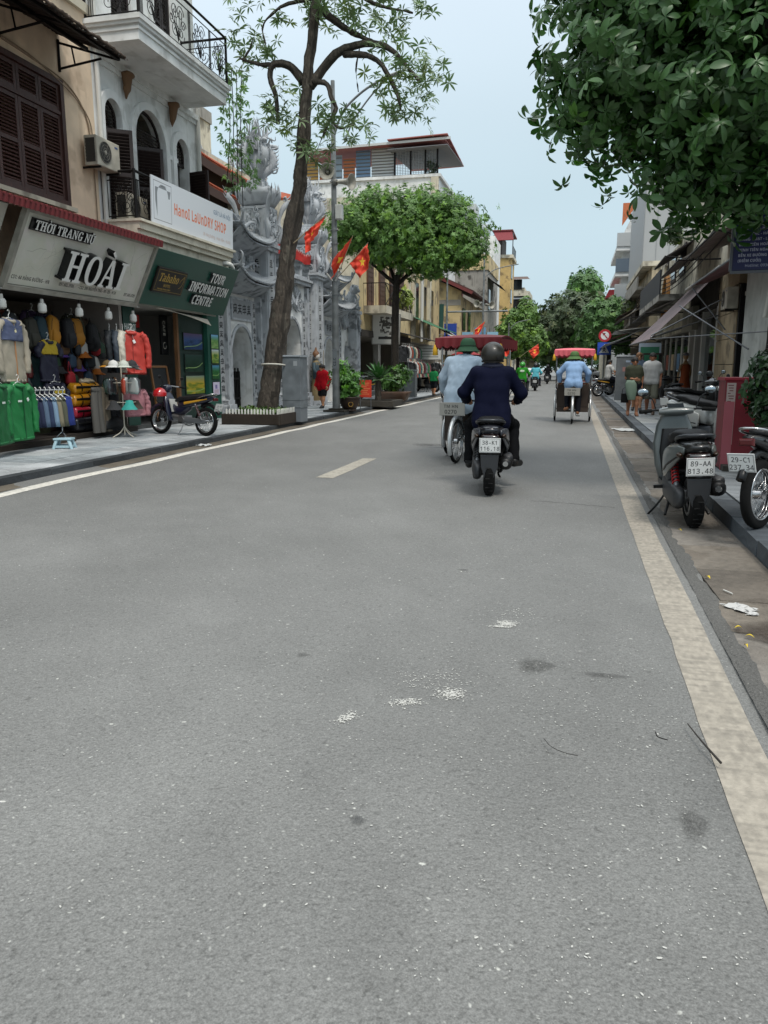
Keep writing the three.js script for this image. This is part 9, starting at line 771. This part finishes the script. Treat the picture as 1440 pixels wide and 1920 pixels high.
{ // pedestrians (walking towards the camera: turned half round)
  person('young person in a shiny red jacket and dark shorts by the temple gate', [-8.4, .083, -25.7], PI - .35, walker({ h: .86, stride: .14 }), { cell: .02, top: 0x97101c, legs: 0x17181b, shorts: .85, shoe: 0x1a1a1a, hair: 0x14110f, long: .1, skin: 0xa87858, fold: .01, topName: 'jacket' });
  const w = person('woman in an olive tee and dark skirt carrying a jacket over her arm', [1.66, .12, -22.9], PI + .1, walker({ h: .95, stride: .1, el: [[-.22, 1.07, .03], [.2, 1.06, .02]], wr: [[-.22, .84, -.02], [.02, 1.02, -.22]] }), { cell: .02, top: 0x3d4034, sleeve: 'short', hem: .86, legs: 0x14161e, shorts: .62, skirt: true, legsName: 'skirt', hair: 0x15110f, shoe: 0x2a1a14, sandal: true, skin: 0x98684c });
  const jk = thing('jacket', 'sage green jacket draped over the walking woman forearm', 'jacket', [1.56, 1.0, -22.66], 0); part(jk, 'cloth', rough(loftY([[.12, 0, 0, .1, .06], [.02, .02, 0, .16, .09], [-.2, .03, 0, .15, .08], [-.42, .05, 0, .1, .05]], 16), .02, 9), mat(0x6a7d6e, .8)); const bag = thing('handbag', 'small black handbag held low by the walking woman', 'bag', [1.44, .62, -22.86], 0); part(bag, 'body', rbox(.2, .26, .1, .02, 0, 0, 0), MT.black); part(bag, 'handle', tube([[-.07, .12, 0], [-.05, .27, 0], [.05, .27, 0], [.07, .12, 0]], .008, 10, 5), MT.black);
  person('man in a white tee and khaki shorts walking beside the woman', [2.2, .12, -23.6], PI - .15, walker({ h: 1.03, stride: .2 }), { cell: .02, top: 0xaaaaa8, sleeve: 'short', hem: .86, grow: .025, legs: 0x66665a, shorts: .95, shoe: 0x4a3a2e, hair: 0x14110f, skin: 0x8f5f45 });
  const sg = walker({ h: 1.06, stride: .12 }), m = person('tall man in a blue tee and sunglasses behind the couple', [1.98, .12, -25.6], PI, sg, { cell: .024, top: 0x5d6b7c, sleeve: 'short', hem: .9, legs: 0x3a3c44, shorts: .95, shoe: 0x2a2a2c, hair: 0x6a4a2e, skin: 0xb08263 }); part(m, 'sunglasses', [ell(-.035, sg.head[1] + .018, sg.head[2] - .085, .03, .02, .012), ell(.035, sg.head[1] + .018, sg.head[2] - .085, .03, .02, .012)], mat(0x0c0c0d, .15));
  person('child in a green tee and dark shorts walking away past the far shops', [-6.9, .083, -39.3], -.3, walker({ h: .8, stride: .12 }), { cell: .026, top: 0x1c6a3c, sleeve: 'short', hem: .7, legs: 0x15171c, shorts: .9, shoe: 0x6a5a4a, hair: 0x14110f }); person('shopper in a dark red top among the far shop stalls', [-8.1, .083, -47.6], PI / 2, walker({ h: .95 }), { cell: .03, top: 0x5a1a22, legs: 0x1c1c22, shoe: 0x222222, hair: 0x14110f }); person('shopper in a white blouse among the far shop stalls', [-7.7, .083, -49.4], PI, walker({ h: .95 }), { cell: .03, top: 0xa9a7a4, legs: 0x24262c, shoe: 0x222222, hair: 0x14110f }); person('distant pedestrian in white crossing behind the pink cyclo', [-.5, 0, -46], PI, walker({}), { cell: .03, top: 0xb5b7b8, legs: 0x3a3c44, shoe: 0x222222, hair: 0x14110f });
}
{ // goods hung before the far left shops
  const cols = [['black', 0x17181a], ['white', 0xb5b4af], ['brick', 0x8a4636], ['teal', 0x2a5a5c], ['cream', 0xa89f8a], ['maroon', 0x551c22], ['grey', 0x6a6b6c], ['green', 0x2c6a44], ['pink', 0xa8656a], ['navy', 0x1c2540]]; const wh = ['on the pavement rail', 'on the upper shop hooks', 'on the second stall rail'];
  for (let k = 0; k < 27; k++) { const r = k / 9 | 0, i = k % 9; jacket(cols[(k + r) % 10][0] + ' garment ' + wh[r] + ' of the far left shops', [[-8.2, -8.5, -7.9][r], [1.75, 2.55, 1.75][r], [-39.6, -39.2, -45.6][r] - i * .52], PI / 2 - .9 + .3 * sn(k, 3, 3), cols[(k + r) % 10][1], { w: .5, h: .8, len: .6 }, 'garments before the far left shops'); }
  for (const [z, lab] of [[-39.5, 'steel garment rail before the pale box sign'], [-45.4, 'steel garment rail under the striped awning']]) { const o = thing('clothes_rack', lab, 'rack', [z > -42 ? -8.2 : -7.9, .083, z]); part(o, 'rail', cyl([0, 1.85, .3], [0, 1.85, -4.9], .02), MT.steel); for (const q of [.3, -4.9]) part(o, 'post', cyl([0, 0, q], [0, 1.85, q], .02), MT.steel); }
  const um = (lab, x, y, z, c) => { const o = thing('parasol', lab, 'parasol', [x, .083, z]); part(o, 'pole', cyl([0, 0, 0], [0, y + .1, 0], .025), MT.steel); part(o, 'canopy', T(lathe([[0, .35], [.6, .2], [1.1, 0], [1.08, -.02], [.6, .17], [0, .32]], 8), 0, y - .2, 0), mat(c, .7)); }; um('dark red market parasol over the far left stall', -7.6, 2.5, -56.5, 0x8a1a20); um('red parasol farther along the left pavement', -7.2, 2.4, -63, 0x9a2a24); um('green parasol by the far junction', -6.6, 2.5, -80, 0x2c6a4a);
  for (const [z, y, c, lab] of [[-48, 3.3, 0xa8a49a, 'pale canvas awning over the far garment stall'], [-58.5, 3.0, 0x7a2228, 'maroon awning under the gable house'], [-64, 3.1, 0x50555a, 'grey awning farther along the gable house'], [-70, 3.0, 0x8a6a3a, 'tan awning at the end of the gable house']]) { const a = thing('awning', lab, 'awning'); cloth(a, 'fabric', [[-8.1, y + .5, z], [-8.1, y + .5, z - 4.6], [-6.9, y - .1, z - 4.6], [-6.9, y - .1, z]], mat(c, .8)); cloth(a, 'valance', [[-6.9, y - .1, z], [-6.9, y - .1, z - 4.6], [-6.88, y - .4, z - 4.6], [-6.88, y - .4, z]], mat(c, .8), 0); place(a, -8, y, z); }
  for (let k = 0; k < 8; k++) { const z = -57.5 - k * 2, o = thing('stall', ['toy', 'hat', 'bag', 'shoe', 'fan', 'snack', 'towel', 'lantern'][k] + ' stall before the weathered gable house', 'stall', [-7.7, .083, z], 0, 'stalls before the gable house'); part(o, 'table', [bx(-.4, .4, .7, .76, -.8, .8)], mat(0x5a4a3a, .8)); part(o, 'cloth_front', bx(.38, .41, .05, .75, -.8, .8), mat([0x8a2a2a, 0x3a4a6a, 0x6a6a5a, 0x7a5a2a, 0x2c5a4a, 0x8a7a5a, 0x5a2a4a, 0x9a3a22][k], .8)); for (let j = 0; j < 6; j++) part(o, 'goods', rough(ell(-.2 + (j % 2) * .3, .86, -.6 + (j / 2 | 0) * .5, .14, .13, .16, 10), .02, 8, j), mat([0xa83a2a, 0xb59a3a, 0x3a6a8a, 0xb5b0a4, 0x6a3a6a, 0x2a2a2c][(j + k) % 6], .7)); part(o, 'back_rack', [bx(-.44, -.4, .08, 2.3, -.8, .8)], mat([0x33302c, 0x4a3a34, 0x2c3440][k % 3], .8)); }
}
renderer.render(scene, camera);
